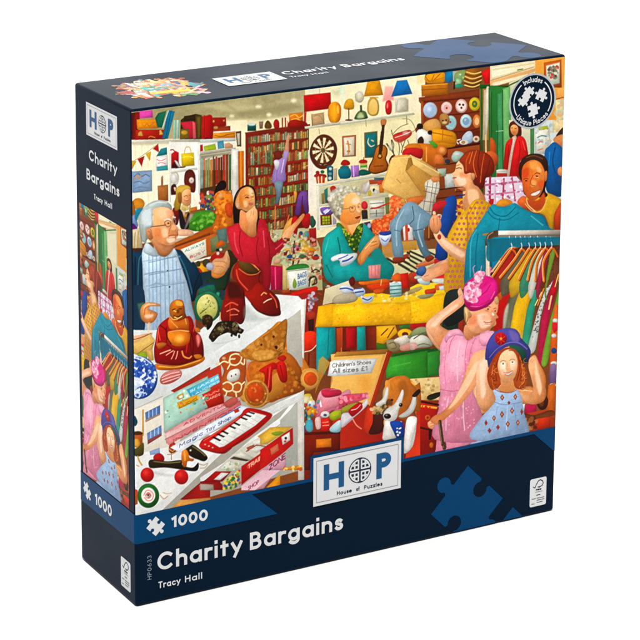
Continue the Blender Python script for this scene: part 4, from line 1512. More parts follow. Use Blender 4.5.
p f0a0b8-e87898@60 330,90 400,100 440,165 510,140 600,80 640,100 640,260 600,300 550,330 480,420 460,520 500,900 180,960 220,700 240,560 240,400 240,260 280,170
p f8b8c8-e898a8 270,180 310,110 360,85 410,90 430,150 350,140 300,200
l c85878 7 360,120 320,180 300,260
l d06080 7 440,170 420,260 430,420
l d06080 7 500,160 460,280
d f8c8d4,e06888,f4a8c0 60 9 20 250,260 330,140 480,200 620,120 620,260 420,500 240,540 56 o=.5
p f0a0b0 500,160 580,100 640,90 640,200 600,240 510,240
p f0a070-d87840@110 480,330 510,240 600,235 600,290 560,380 540,480 480,640 400,700 320,640 400,520
@ 410 380
p e87898-e890a8@60 240,100 330,80 540,-20 600,-20 570,200 540,400 500,500 180,600 200,440 230,240
l c84870 8 320,300 330,500
l c84870 8 440,260 420,460
l f8c0d0 9 380,300 370,480
l f8c0d0 9 500,180 480,420
d f8c8d4,d86080,f4a8c0 60 8 16 240,130 540,0 540,380 300,560 220,500 57 o=.5
p f8b888-e89058@130 560,-60 480,80 400,180 320,290 290,330 230,370 180,390 150,360 150,330 220,290 280,220 340,120 400,20 440,-60 500,-120
l f8d8b0 10 480,0 400,130 300,250
l c07038 6 240,330 200,350 170,370
z 4a3420 32 245,350 275,540
z 7a6040 9 238,350 266,540
# pink hat
@ 410 260
p f02898-c80878@80 420,290 430,250 470,240 520,250 580,200 600,140 640,130 700,120 770,180 780,260 740,330 660,390 560,410 480,390 435,350
p f8a0c0-f078a8 450,250 460,210 500,180 560,190 580,240 570,290 530,320 480,330 450,300
d f8c8d8,f090b0,e06090,f8a8c8 70 8 20 450,240 500,180 570,200 575,290 500,330 450,310 58
p f098b8-e86898 560,130 600,70 640,80 680,100 680,180 640,200 590,190
d f8c0d0,e87098 30 8 18 560,110 640,60 690,110 670,190 600,190 59
l f080a8 7 560,120 540,60 550,40
l e06090 7 570,150 560,90
l b80868 8 440,350 520,390 620,370 720,310
@ 485 250
p f02898-d01080 0,230 60,240 100,300 90,370 40,430 0,450
l f878b8 8 20,270 60,290 80,330
l b00868 6 0,350 50,330
# ---- clothes rail
@ 485 250
q 0c7080 0,-40 15,-40 15,200 0,200 e=0 o=.01
q d86010-b84808 180,-20 600,-20 600,200 400,240 100,360 60,200 e=0
z e0b890 12 10,-60 14,190
q c81410-a80c0c 100,330 240,270 250,300 180,400 140,640 70,640 e=0
p d8601c 100,300 160,320 140,380 110,400
p 606048-888868@20 180,440 220,330 290,230 330,240 290,330 230,480 210,700 140,700 150,560
p b8b8a0 150,500 180,430 190,460 160,640 140,640 s=2
p f0c018-d8a008@0 300,290 370,280 365,380 340,480 310,800 190,800 220,520 250,400
p 38a880-208868@0 390,210 440,180 500,130 510,190 460,260 420,380 380,560 350,800 290,800 330,500 370,380
p f0f0e8-d8d8d0 540,110 580,95 590,160 540,260 480,400 440,560 400,800 340,800 400,560 450,400 500,260
d 303030,484848,686868 70 3 6 540,110 585,110 480,400 430,640 380,700 420,500 61
p c81c4c-a01038@0 540,250 560,230 570,320 520,500 500,640 480,900 420,900 450,560 500,380
q d01020 530,300 570,290 560,360 520,370
p 88b838-609828@0 590,300 600,320 600,480 560,560 540,640 500,900 450,900 510,600 560,420
q c84818 560,460 600,430 600,580 560,580
q f0e8e0 545,570 590,540 595,620 560,640
p 4a4840 480,60 500,45 520,60 515,95 490,90
l d88040 5 300,190 380,140 400,150
q b83020 310,220 360,170 390,160 380,190 330,230
q 8890b0 100,250 170,190 215,160 190,200 110,280
e 302018 65,195,24,22
e 302018 125,285,22,16
z f0b068 13 55,170 180,0
z c84810 9 75,170 200,0
z d86818 10 90,220 250,60
z f8c078 11 95,235 180,165
z f8c890 13 130,270 260,140
z e87818 12 200,190 330,-10
z f8b060 10 240,200 350,20
z f8c888 12 155,310 290,170
z e88018 12 280,190 400,0
z f0a850 10 310,220 430,60
z f8b868 10 340,280 400,190
z e88828 12 380,130 540,0
z f8c070 9 400,150 500,60
z f0a040 12 520,130 560,-10
z f8c070 9 550,130 585,-10
z e89030 9 480,280 420,440
z f8c880 9 400,440 450,340
z f8b860 9 560,290 590,180
z f0c080 14 530,370 510,470
z e88828 9 590,60 590,250
@ 485 180
# rail tube and hooks
q 0a88a8 15,-10 15,-9 16,-8 o=0
q c05010-e87818@0 110,640 200,530 300,540 520,530 590,480 600,640 e=0
p d83818 120,640 190,540 230,540 180,640
l f8c878 12 120,630 190,545 250,530
l e88020 13 200,640 260,550 330,540
l f8b050 11 250,640 310,560 370,540
l e87818 13 300,640 370,560 430,540
l f8b860 11 340,640 430,555 500,540
l e88828 13 430,640 520,560 590,500
l f8c878 9 500,640 560,560 600,510
z f0f0f0 6 210,470 212,530
z e8e8e8 6 285,460 300,530
z e8e8e8 6 350,460 360,530
z e8e8e8 6 390,460 385,530
z e8e8e8 6 430,460 435,530
z e8e8e8 6 520,450 530,510
p 8a5a38-5a3820 0,520 5,460 40,410 100,405 105,450 60,460 40,490 35,525
l c8a080 7 20,480 40,440 90,425
q f0e4d0-c8b8a0-887860@90 105,408 600,400 600,450 105,452
z 70604c 5 105,452 600,448
z f8f4ec 7 106,420 600,412
z d8c8a8 16 15,530 15,700
# right side stuff
@ 480 310
p e86818-c84810 590,0 620,0 620,640 560,640 560,300
e f0f0f0 600,85,20,18
p e01828 575,110 610,100 620,150 590,180
e f0e8e8 590,205,20,16
e 1c4a88 590,325,22,24
e f0e8e0 590,425,26,16
p 9070a0-6a5080 560,450 600,430 615,500 600,590 555,580
e f0e8e0 580,600,26,14
# ---- girl in blue hat
@ 480 310
p 8a3010-b84c18@30 60,420 110,370 200,320 260,300 320,340 350,420 370,500 360,580 300,620 230,600 180,560 110,620 70,580
p b84818-702008 250,320 320,340 340,420 375,520 340,610 240,600 300,500 300,420
@ 480 370
p 9a3c14-c85820 60,100 100,50 130,120 80,130
l d87030 7 80,30 90,110
l d87030 7 320,20 340,80 300,120
l 6a1c08 7 290,30 320,80 280,110
@ 480 310
p f8c898-e8a068@60 155,330 220,300 265,330 285,400 290,480 260,550 220,595 170,595 140,550 130,480 135,400
p f0a878 140,560 230,580 240,640 120,640 e=0 s=3 o=.9
l 4a4828 8 160,410 185,400 210,412
l 4a4828 8 245,410 270,400 285,412
e 305040 186,408,7,5
e 305040 265,408,7,5
l d88858 5 222,420 232,455 215,462
p f8f0f0 190,492 225,495 262,475 250,505 210,515
l c85040 6 185,490 220,500 265,472
l c85040 5 195,510 225,522 250,508
p f8a888 255,440 285,440 280,480 260,480 e=0 s=3 o=.6
p f8a888 150,450 175,450 175,480 150,480 e=0 s=3 o=.6
p 2a5a58-18443c 110,380 180,300 260,285 340,330 360,420 395,360 380,290 320,260 240,270 140,330 75,400
p 484c98-303478@70 40,330 60,240 110,190 180,155 250,155 310,190 320,215 390,300 395,370 370,420 330,330 260,280 180,290 110,350 75,430 60,350
p 6858a8 220,165 290,180 320,210 280,250 230,250 e=0 s=4 o=.7
l 7068b0 8 100,340 180,275 260,262 340,290
p d01820-a01018 120,190 170,170 215,195 225,240 190,285 140,285 110,240
l e84038 8 165,180 165,280
l e84038 8 120,230 215,235
e f8c040 166,232,13,14
# her arms
@ 480 310
p f8c8a0-f0a070@20 -20,420 40,370 100,340 130,350 80,400 60,460 75,560 80,640 100,760 90,800 0,830 -60,760
l d88850 6 60,400 50,480 60,560
@ 480 370
p f8b080-e88838 80,120 130,130 130,230 90,300 40,330 0,300 0,200 s=2
p f8c8a0-f0a060@30 0,-20 60,-10 80,120 100,200 60,300 0,310 -60,250 -40,100
p f8b070-e88030@20 260,150 320,140 400,130 450,150 440,60 420,-20 390,-60 400,-100 440,-120 470,-60 520,40 520,140 460,240 400,270 330,260 270,220
l f8d8b8 8 450,-40 490,60 480,160
l f8c090 7 330,160 430,170
l a85018 5 395,-60 410,-90 430,-100
q c81c4c-a81040 360,270 450,270 450,360 360,370
q f0f0e8 320,270 360,270 350,330
@ 480 370
p f8c090-e89858 110,140 180,160 260,140 270,170 200,190 120,180 s=1
p a8bcdc-8098c4@20 130,180 200,190 320,170 330,300 350,340 360,500 340,660 -100,700 0,460 40,360 110,290
l 5a70a0 6 140,300 200,290 300,290
l 5a70a0 6 60,380 40,560
l 6a80b0 6 250,300 260,500
l 8a3828 6 110,130 150,165 220,175 260,155
e c84828 170,220,17,24
e c84828 228,190,10,12
e c84828 285,208,16,24
e c84828 228,262,12,14
e c84828 130,298,10,13
e c84828 185,350,18,24
e c84828 276,325,18,24
e c84828 112,384,16,25
e c84828 140,442,18,28
e c84828 240,420,18,28
e c84828 335,395,14,26
e c84828 62,466,18,26
e c84828 300,485,18,20
e c84828 190,515,18,20
e c84828 40,415,14,22
e c84828 5,500,14,22
e c84828 90,545,18,16
e f8c070 170,220,6,9
e f8c070 185,350,6,9
e f8c070 276,325,6,9
e f8c070 140,442,6,10
e f8c070 240,420,6,10
e f8c070 62,466,6,9
e f8c070 112,384,5,9
@ 480 370
# brown ornament and carving at lower right
q a83c14-7a2408 350,350 600,300 600,560 350,560 e=0
q d8380c-b82808 450,370 560,340 560,460 450,480
q d86818-b04c10 545,120 600,100 600,430 560,340 530,320
p 6a2c10-3c1808 500,140 520,140 520,190 545,240 530,300 490,320 460,290 455,240 495,200
e 8a4020 490,260,22,34 o=.7
p 5a2810-8a4818 340,340 430,360 560,320 600,340 600,360 450,390 360,380
d 8a5028,502008,a86838 30 8 18 350,370 460,380 440,470 360,480 62
# ---- dog & red cabinet
@ 410 380
p b01c10-801008 50,180 220,210 210,300 190,600 0,640 0,560
z 1c1008 12 50,165 235,200
z f8a030 14 70,205 210,222
d c81c10 6 6 8 70,205 210,222 210,230 70,212 63
p 1c1c10-303018 135,150 150,120 240,95 235,130 170,160
z 3c1408 14 40,370 210,410
p 301008 150,400 170,400 165,470 150,470
e d86818 140,300,22,22
e b81c10 140,300,10,10
p e88828 20,240 50,210 60,260 30,290
p f8c090-e89860 150,330 220,290 290,300 300,320 240,350 230,380 190,395 150,380 140,350
l c07038 5 160,350 220,330
l c07038 5 165,370 215,350
z 4a3420 30 245,355 275,540
z 7a6040 8 236,350 266,540
e d86818 170,520,16,22
@ 340 390
q b82c14-981c10@0 -60,200 250,130 360,200 350,400 -60,480 e=0
p c83414 230,130 330,150 350,230 280,350 200,340 190,250
p 4a1c10 270,180 350,180 350,260 330,340 230,350 260,260
l f09078 7 100,230 130,280 170,310
q b82814-d83c18 580,200 640,160 640,560 520,560 e=0
p f8f4e8-d8d8d0 540,180 600,180 612,260 590,420 555,480 510,500 530,340
p f8f4ec-e0dcd4 360,260 420,260 460,370 350,395
p 1848a0 400,250 440,250 500,260 500,350 460,365 430,310
d f0f0f0 7 6 9 470,250 500,260 500,350 480,350 64
p f8b078 350,240 375,240 370,280 350,280
@ 340 330
p e88828-b85c10@30 370,430 400,390 470,365 540,375 600,440 640,430 640,640 560,640 500,640 400,640 380,560
p f8a840 540,400 590,420 600,460 560,450 e=0 s=2
p f8f4ec-e0dcd4 480,470 510,480 500,530 480,600 450,660 400,720 350,700 350,660 400,610 450,560
p f8f4ec 590,540 615,530 600,620 560,680 470,700 540,640
e 1c1410 415,700,17,17
e 181818 372,685,9,7
e 6a3410 430,560,16,20 o=.7
p 2a1c10 580,520 620,480 640,480 640,500 600,540
p e0c8a0-c89860 340,500 360,450 380,420 375,520 345,580
p f0e8d8 345,560 362,460 372,470 365,590 300,610 300,590
d 404028,c8a868,7a6a40,f0e0c0 40 8 18 250,600 350,570 380,620 350,690 250,660 65 o=.7
# ---- vintage case with shoes sign
@ 340 330
q e8b860-d8a048@0 -75,195 20,180 380,165 240,600 -40,520 -120,640 -60,400 e=0
q c88838-a86c20 -30,175 120,170 385,150 380,190 100,205 -50,215 e=.2
q f4c068-e0a850 -60,240 340,200 240,560 -90,600 e=0 o=.6
p e89838 150,380 240,380 240,480 170,500 s=6 e=0 o=.6
q c83810-982808@0 375,165 415,170 260,620 225,620
z f8b070 5 372,180 235,600
q f4f4f0-e0e4e4 -80,255 -50,240 298,225 250,345 -60,370 -100,365
t 5a5048 19 -62,298,245,268 Children's,Shoes
t 5a5048 22 -58,345,215,322 All,sizes,£1
q c88c48-a86820 -280,200 -160,200 -160,640 -240,600 o=.01
# shoes / toys in the case
@ 270 340
q d89838-b87820 390,160 420,130 480,180 400,330 360,430 e=0 o=.8
q 7a2418-982c14@0 262,0 370,80 400,250 380,420 265,450 e=0 o=.0
p e8a8b0-d05878@90 360,600 370,490 410,400 500,390 560,420 640,400 640,560 560,600 500,560 440,620 390,640
p d83858-b82848 410,400 500,385 560,410 540,440 440,440
l f8c0c8 8 420,470 440,460 430,520
p e04870 490,480 640,430 640,520 560,550 500,530
d 48382c,e890a0,c8a040 24 6 14 450,440 640,440 640,540 480,540 66 o=.7
p d8c028 270,440 320,430 330,470 280,490
e f0f0e0 330,500,30,24
p e89818 310,540 360,530 370,590 320,600
e 204868 300,600,20,34
p a8b818 480,590 560,560 560,620 490,640
e f0f0e8 430,590,32,26
@ 260 390
q 7a1c08-581408 335,345 640,330 640,480 430,500 400,560 400,640 335,640
q 5a1808 335,340 640,325 640,348 335,362
q f08818-d87010 448,395 568,385 570,455 448,462
p e8b0b8-e06878 440,230 470,140 480,60 520,10 640,0 640,120 560,150 480,200
p d83050-b82040 490,10 560,0 640,0 640,40 520,60
l f8e0e0 12 480,90 488,130
p b8c428-98a818 560,190 620,160 640,200 600,240 560,230
p e8f0ec-c8d8d8 380,110 430,90 440,130 400,150
p 30a0b8-68c0cc 365,260 395,225 420,260 420,320 390,335 365,310
p f0c8c0 440,230 480,220 485,300 450,310
q e82818-c81808 485,230 550,220 570,290 540,330 490,330
z f8b098 4 500,260 545,255
z f8b098 4 500,285 550,280
e f4ece4 520,195,36,26
e 405868 520,200,14,10
p e8f4f4-88c0cc 560,300 640,240 640,330 570,335
q 1c4a98 338,290 360,280 360,335 338,340
p e8a828 370,130 420,140 410,190 380,200
p e8d8a8 340,60 390,50 400,90 350,110
d e8c848,c83838,48986c,f0f0e8,3868a0 26 7 15 345,60 480,60 460,220 345,320 67 o=.8
@ 340 390
q d8384c-e87088@0 -10,60 80,30 220,20 230,60 100,110 -10,120 e=.2
d f8a0b0,c83050 20 8 18 0,60 220,30 220,60 0,100 68 o=.7
p b8b838-989020 10,150 60,120 140,100 120,130 20,190
p f0e8e8-c8c0c8 10,200 60,180 100,200 140,160 210,70 220,110 180,160 60,260 10,300
p d01018-a80c10 70,160 150,100 180,140 120,200 90,210
l f0c8c8 5 90,160 130,150 160,120
l c8a0a8 6 30,290 100,230

# ---- left foreground: white shelf, buddha, boots
@ 0 0 1
q e4e6e4-cfd3d2@120 131,345 165,372 215,362 306,300 306,298 300,306 131,425 e=0
q e4e6e2-c8ccc8 131,330 200,330 245,292 298,296 302,300 301,310 131,425 e=0
q eceeec-c8cac6 232,340 304,299 303,309 131,420 131,404 e=0
# inside second shelf
q b8b4a4-a09c90 131,425 301,310 301,470 131,520 e=0
q e0d8c8-d0c8b8 131,410 180,390 180,470 131,480 e=0
q ece6dc-d8d2c6 296,306 304,300 304,480 298,480 e=.1
q e8e8e4-d4d4d0 131,455 200,440 298,393 296,400 225,450 160,512 131,516 e=0
q f0f0ec-dcdcd8 131,516 131,492 225,440 298,393 298,400 240,430 155,506 e=0
@ 130 290
q 20405c-142c48 10,0 110,0 110,360 10,360 e=0 o=.01
@ 130 290
q f0b088-e09058 15,370 140,345 180,340 160,400 120,420 20,470 e=.1
q f0c878-d8a850 20,420 160,350 200,400 170,500 60,520 20,510
l 7a4018 5 20,400 100,375 165,345
l 7a6018 5 60,510 130,460 190,420
p 9ab028 60,510 110,490 140,520 120,560 80,550
q e8b860 130,480 180,470 190,560 150,570
@ 130 290
z f0c8a0 20 150,270 150,340 o=.6
# clock
@ 128 160
@ 200 220
p 1c7858-0c4838 -20,580 0,540 40,520 100,510 130,560 150,590 130,610 60,600 -10,620
l 1c3858 12 0,540 60,515 120,510
p 3aa878 130,580 155,580 150,610 135,610
e 2a6858 50,560,40,14
@ 130 290
p 2a8058-185848 510,130 525,60 570,30 640,10 720,60 740,130 700,220 620,250 540,240 515,190
@ 200 290
e 286848 60,145,96,118 w=3
e d8d080-b8b858 56,140,84,106 e=.1
l 8a9038 4 0,180 60,140 90,90
l 405020 5 0,190 50,150
l 586838 6 56,60 56,70
e f0e8a0 40,100,30,30 o=.5 s=6
d 586838,6a7a40 12 4 6 0,60 110,80 120,200 30,230 71
p 3a2410-201408 20,215 60,195 100,220 95,280 60,320 45,290 20,270
d 58401c,302010 12 6 12 20,215 100,220 90,290 40,290 72
l 2c3c30 6 150,130 160,170
# boots
@ 200 220
p 98180c-5c0c06@40 260,400 290,340 305,320 330,380 390,430 460,430 490,400 520,440 520,500 560,560 620,620 640,700 640,760 560,770 480,740 420,680 370,620 320,560 300,500 260,460
p 6a4c18-4a3410 305,330 330,315 380,330 430,370 460,410 440,430 390,425 340,400 315,370
l d88840 6 305,320 335,310 385,330 440,370 470,400
l d07030 6 310,390 380,435 450,432 480,410
l d84830 9 290,400 310,480 380,560
l 500804 7 480,420 470,480 500,540
l e87040 5 480,520 510,560
@ 200 290
p a81c0c-6c0c06@30 340,20 400,0 460,-60 520,-30 580,20 630,80 640,150 620,195 540,200 460,170 410,110 370,60
l f0a060 8 490,40 510,20 530,30
l f0c8a0 8 510,100 540,80 570,70
l 400804 7 410,110 460,165 540,196 630,190
l e85030 7 560,30 600,80 615,140
p 98180c-5c0a04@20 195,60 210,-20 240,-60 300,-60 350,0 360,80 365,180 350,250 320,275 280,255 220,250 170,245 165,180 180,110
p 4a1004 220,-60 300,-50 330,10 340,60 300,60 230,60 e=0 s=3
l e85030 9 200,130 250,100 300,120
l f08060 7 215,170 270,150 310,170
l e87050 6 240,200 300,195
l 380804 6 345,20 355,100 355,220
l d05020 9 240,100 240,240 o=.6
l d8a050 7 160,180 158,240
# dark boots shadow on shelf
p a8b0ac 360,120 450,200 520,225 640,205 500,240 360,240 e=0 s=3 o=.5
# dark creature figurine
p 2c2010-181008@40 70,370 110,300 150,255 230,245 290,260 320,300 350,320 330,350 300,345 290,370 250,350 220,340 150,370 110,410 85,400
d 6a5a38,483820,181008,887850 44 6 15 80,370 150,265 290,265 330,320 250,345 120,380 73 o=.8
e 281c0c 100,400,13,16
e 281c0c 312,370,9,16
e 281c0c 252,362,9,12
l b8bcb8 8 100,430 200,420 300,390 o=.6
# buddha
@ 130 290
p e08018-b85808 205,590 300,600 420,590 520,560 585,530 598,550 570,580 480,620 360,640 240,640 205,625
p b01410-740808@60 200,570 190,480 205,390 215,320 240,270 290,230 320,215 440,210 480,210 505,250 520,320 560,360 582,420 590,500 580,540 500,570 400,600 300,600 230,590
p c85c10-8a3c08@45 320,140 340,95 380,75 420,85 435,130 440,180 450,210 430,230 380,240 340,230 320,190
p f0b040 375,95 405,90 410,120 385,125 e=0 s=2
l 5a2408 6 345,150 365,140
l 5a2408 6 390,150 420,142
p f8c060 340,170 355,165 355,185 345,190 e=0
p 8a3008 370,165 400,160 405,185 380,195 s=2
l 8a3c08 6 355,200 390,215 425,200
l f8c860 7 350,190 360,210 400,222
p e87c18-c05808 310,230 380,250 450,225 470,260 465,330 420,310 350,320 310,300
l f0a858 5 310,215 340,260 380,300
l f0a858 5 440,230 450,270
p f08818-c04c08@60 300,340 360,325 440,320 480,350 490,390 460,430 400,450 340,440 300,400
e f8d878 395,388,26,20 s=5 e=0
e f8a830 390,385,60,44 e=0 s=9 o=.5
l f0b060 6 310,335 390,322 470,330
p e08028-b85c10 215,430 260,420 290,430 260,460 225,470
l f0a888 8 240,510 290,490 320,480
l f0a080 7 290,520 320,500 345,485
l f0a080 7 330,550 345,520 355,490
l f0a080 7 365,550 375,520 380,490
l f08840 10 415,490 430,530 470,545 490,530
l 680404 7 300,440 360,480 440,470
l 680404 8 490,340 480,440 500,520
l 680404 7 240,280 290,330 290,420
l e84030 9 225,330 240,400
p e88a80 530,370 550,360 560,400 545,450 535,420 e=0 s=3
p d87818 520,300 555,310 560,335 530,335
p d87818 510,520 560,515 575,540 530,550
l f8b040 6 230,610 380,615 560,560
# blue white vase
@ 130 340
e 3060b0-2850a0 70,300,150,172 w=3
@ 130 340
p e8ecf4-d0d8e8 20,270 60,290 120,350 60,360 20,380 e=0
d f0f4fa,d0dcf0,ffffff 95 7 17 20,140 110,140 190,210 205,290 170,400 90,460 20,440 74
d 1c3c94,2850a8,3c68c0 90 6 16 20,140 110,140 190,210 205,290 170,400 90,460 20,440 75
p f4f6fa-d8e0ec 20,310 60,300 110,330 100,360 60,380 20,420 e=0 o=.85
l e0e8f4 6 20,130 100,140 170,190
# shell
p e08880-c85850 240,310 270,265 330,240 390,235 415,260 400,300 340,340 280,355 245,345
l f8d0c8 5 255,300 320,270 390,255
l f8d0c8 5 255,320 330,295 400,275
l f8d0c8 5 265,340 340,315 395,295
l b04840 4 250,310 320,280 400,265
l b04840 4 258,332 340,305 400,285
# shelf rim line
z b04828 6 340,405 640,225
z a8a8a0 5 20,560 260,450
# board game boxes
q a0301c-c84830 340,400 640,215 640,300 540,330 440,380
q c4e4cc-a8d0c0 262,470 440,370 600,420 640,500 640,560 280,640
q b8dcc8 270,460 640,290 640,660 270,820 e=0 o=.7
q 48b8d8-78d0e4 450,400 640,300 640,390 490,455
q d85818 600,400 640,380 640,520 600,430
q e8b020 370,540 480,475 490,500 385,560
l e8b830 8 490,490 560,445
q f0e0a8 375,440 415,425 420,460 385,475
z d8a020 5 375,445 412,428
z d8a020 5 385,472 420,458
z d8a020 5 375,445 385,475
z d8a020 5 415,428 420,460
d 407850,e8a020,90c0a0 20 4 7 280,480 600,400 600,560 290,720 76
q f0d890 370,600 410,590 415,640 380,650
q d8a020 590,520 625,510 630,545 600,550
# windows/blue pictures at left
q e8e0d0-dcd4c4 25,560 262,470 275,800 25,900 e=0
z b88830 11 103,560 103,760
@ 130 410
q 4870b0-6888b8 120,20 240,-40 240,30 125,80
q b89888 120,80 240,24 240,38 125,98
z c8d8f0 5 150,10 150,60
z c8d8f0 5 180,0 180,48
z c8d8f0 5 210,-15 210,35
q 5880b8-8098c0 135,185 250,120 252,190 140,250
q a85050-884040 140,240 252,185 252,205 140,275
z c8d8f0 5 165,175 165,220
z c8d8f0 5 195,155 195,205
z c8d8f0 5 225,140 225,190
q 98b0d8 155,330 235,300 240,350 160,360
p 0c5060 20,60 40,50 60,95 40,130 20,110
p b85820 30,190 60,170 95,180 100,240 90,290 40,300 25,260
p e8a838 35,240 60,230 80,270 60,300 35,290
p 6a6028-4a4018 25,320 60,300 105,260 110,320 100,360 40,370
p 5a3010 30,180 60,168 95,178 95,195 35,200 s=1
l c89838 10 60,370 75,410 95,440
l c87038 5 50,440 70,450
# pink board boxes with writing
q f0a8a8-e08c8c 275,165 640,-30 760,-100 760,0 640,60 400,200 290,270
q e8c0c0 280,210 640,20 640,60 300,280 e=0 o=.5
p d8b8a0 290,240 330,230 340,330 300,340 e=0 s=3 o=.0
# bird toy
p b83828-882018 310,300 320,265 350,255 370,290 365,330 330,345 310,330
e f0c838 345,290,9,9
l e8a838 6 310,310 340,330 360,310
l 8a6030 6 330,345 330,395
l b87838 6 300,355 340,350 380,325
# dog on wheels
p d01818-a00c10 185,380 200,355 240,345 272,375 265,410 200,410
p 302410-1c1408 150,410 180,395 300,410 410,400 420,440 500,460 545,420 545,470 510,490 400,475 280,460 170,465 148,440
l 7a6a3c 7 190,410 300,422 400,415
p 302410-14100a 435,300 460,280 500,275 540,300 600,350 620,385 590,410 540,395 500,380 460,350
e f0f0d8 483,322,8,8
l 786838 7 500,290 560,330 600,365
p f08818-c86010 415,330 440,310 465,340 475,380 510,390 500,410 460,410 450,450 425,450 410,390
l f8b850 6 435,330 440,400
l b08850 5 550,430 590,440 620,425 600,460 560,465
e d81c18-b01010 137,518,54,58
e f05848 125,500,14,16 s=4 e=0 o=.6
e d81c18-b01010 410,535,56,60
e f05848 398,515,14,16 s=4 e=0 o=.6
l a8aca8 9 200,500 280,520 350,520 o=.6 s=3
# target toy
@ 130 460
e 287830-1c5c20 145,285,88,98 w=3
e f4e8dc 145,282,56,62 e=0
l e08070 6 110,280 130,245 160,245 185,275 175,315 140,325 115,300
e f0d8cc 145,282,26,28
l c84038 6 128,280 145,262 162,282 145,300
e 6a1c18 145,280,8,9
q d83820-b87018 30,230 60,240 60,350 30,370
l c89860 6 240,280 270,310 300,290
l c89860 5 260,260 300,270 330,262
# red box lower shelf
q 8a1410-a81c14@0 400,315 560,180 640,130 640,320 560,340
q c8b8a8-a89888 555,200 640,190 640,235 560,240
q e0a050-c88838 340,375 400,320 640,300 660,360 400,380
@ 200 410
# keyboard
@ 200 410
p d82018-b01008 0,265 40,220 160,170 300,80 420,0 480,0 560,20 575,50 520,110 400,210 240,310 190,345 100,330 20,300
q f4f4ec-dcdcd4 105,240 190,175 310,90 430,20 520,30 530,50 420,130 250,275 180,270
z 9a9a94 4 145,262 500,60 o=.0
q 201810 120,225 140,215 195,235 180,250
q 201810 160,200 180,190 225,208 210,220
q 201810 200,175 220,165 260,180 245,194
q 201810 245,145 262,135 310,150 295,162
q 201810 285,112 300,102 350,110 335,122
q 201810 340,70 355,62 405,72 390,85
q 201810 365,50 380,42 430,55 415,66
q 201810 410,25 425,18 470,32 455,42
z b0b0a8 3 210,272 170,250
z b0b0a8 3 255,262 205,235
z b0b0a8 3 300,228 245,198
z b0b0a8 3 340,198 285,170
z b0b0a8 3 375,170 320,140
z b0b0a8 3 410,140 355,112
z b0b0a8 3 445,115 395,85
z b0b0a8 3 480,88 430,62
e f0e0d0 100,268,8,6
e f0e0d0 140,285,8,6
e f0e0d0 180,295,8,6
l 701008 6 20,300 100,335 190,345 250,305
l f07060 6 40,225 160,175 300,85
q e8a898-c87868@0 140,160 380,0 420,0 300,85 160,165
# shelf edge
q f0f0ec-d8d8d4 0,540 190,420 420,220 640,60 780,-120 780,-80 640,110 420,270 200,430 40,560 0,580 e=0
q e0e0da 0,340 80,340 180,350 100,440 0,500 e=0 o=.01
# lower shelf boxes
q b4b4aa-98988e 640,80 780,-60 780,480 640,480 e=0
q d8d4c8-c0b8a8 130,480 330,300 640,120 640,240 330,460 150,500 e=0
q f0a828-d88c18 460,210 560,140 640,130 640,180 580,230 470,220
p 88a828 520,190 600,170 640,180 600,205
q f0e8d8 410,250 480,225 560,240 540,280 430,275
z 7a2818 7 370,330 450,280 520,290
q b8583c 370,300 430,275 440,290 385,330
q f0ece0-e0d8c8 390,320 470,285 520,300 450,345
q 504830 240,390 270,370 400,400 370,410
q e8e4d0 250,360 330,330 430,380 400,400
q f0f0e4-d0d8c0 150,470 220,410 330,430 260,490
d 90a878,e0b0a0,d8d8c0 14 6 14 160,470 230,410 330,430 260,485 77
q d01810-a80c0c 330,450 640,240 690,200 690,300 640,350 330,600 e=.1
q e05040 370,450 510,345 520,365 380,470 e=0 o=.7
t f0c0a0 20 385,470,520,370 TRAINS
e e89048 590,300,30,22 o=.8
q c01410-981010 30,570 120,490 250,490 180,570 130,580
q f4ece8 110,555 170,500 230,505 160,560
q 901410-a81c18 0,570 150,565 180,600 180,640 0,640
q b8a898 0,590 105,595 110,640 0,640
q e8d898-c8b878 180,570 320,470 322,590 260,640 190,640
d 286838,c83828,384888,88a838,e8c030 50 6 14 190,570 318,480 318,590 260,636 190,636 78
q f0b8c0-e098a8 330,640 340,600 640,365 640,440 500,640
q d8a8b8-e8c0c8 330,610 640,370 640,480 440,640 330,640 e=0
t 801c30 18 385,640,470,585 SHOP
q f0a018-e08810 530,620 640,510 640,640 560,640
q 1c4c78 500,640 640,600 640,640
@ 260 390
q d8a830-e8b848 0,370 80,300 260,290 200,340 60,430 0,440
p 88a828 90,345 150,330 190,340 130,365
q b01410-d01c14 0,480 200,340 262,300 265,430 200,490 60,600 0,640 e=.1
q f0ece8-e0d8d0 170,375 235,335 240,400 180,440
e 302820 205,385,10,12
e d84030 200,410,10,9
q e0a070 80,470 140,430 150,480 90,520 o=.7
q f0b8c8-d898a8 60,600 200,500 210,640 20,640
t 601838 26 75,640,200,545 ZONE
q f0a020-d88810 180,620 330,600 340,640 180,640
d f8d070,c85818 14 6 12 185,620 335,605 335,640 185,640 79
# top of lower area: dark behind
# ---- giraffe & teddy bear
@ 200 340
p f0d8a8-d8b078 120,190 180,170 250,110 330,90 380,110 380,170 400,200 370,240 350,300 380,360 340,480 300,440 200,420 170,380 190,310 230,290 200,230
p c85818 190,170 240,150 262,170 240,200 200,200
p c85818 260,110 300,95 320,110 300,135 270,130
p c04c14 280,160 320,150 345,180 330,205 290,200
p c85818 330,110 360,140 350,160 325,140
p c85818 200,225 240,215 240,245 205,250
p f4f4ec-dcdcd4 215,300 245,240 300,215 335,240 320,290 280,310 240,320
e 201810 262,292,4,5
e 201810 295,270,4,5
e c85818 215,338,18,18
e c85818 280,342,24,22
e c85818 240,390,28,26
e c04c14 312,380,24,26
e c85818 345,325,20,22
e f0e0b8 365,105,15,16
@ 200 290
p d88820-b8640c@30 380,540 360,470 440,400 560,310 640,250 760,320 770,400 740,480 680,520 620,560 540,590 440,570
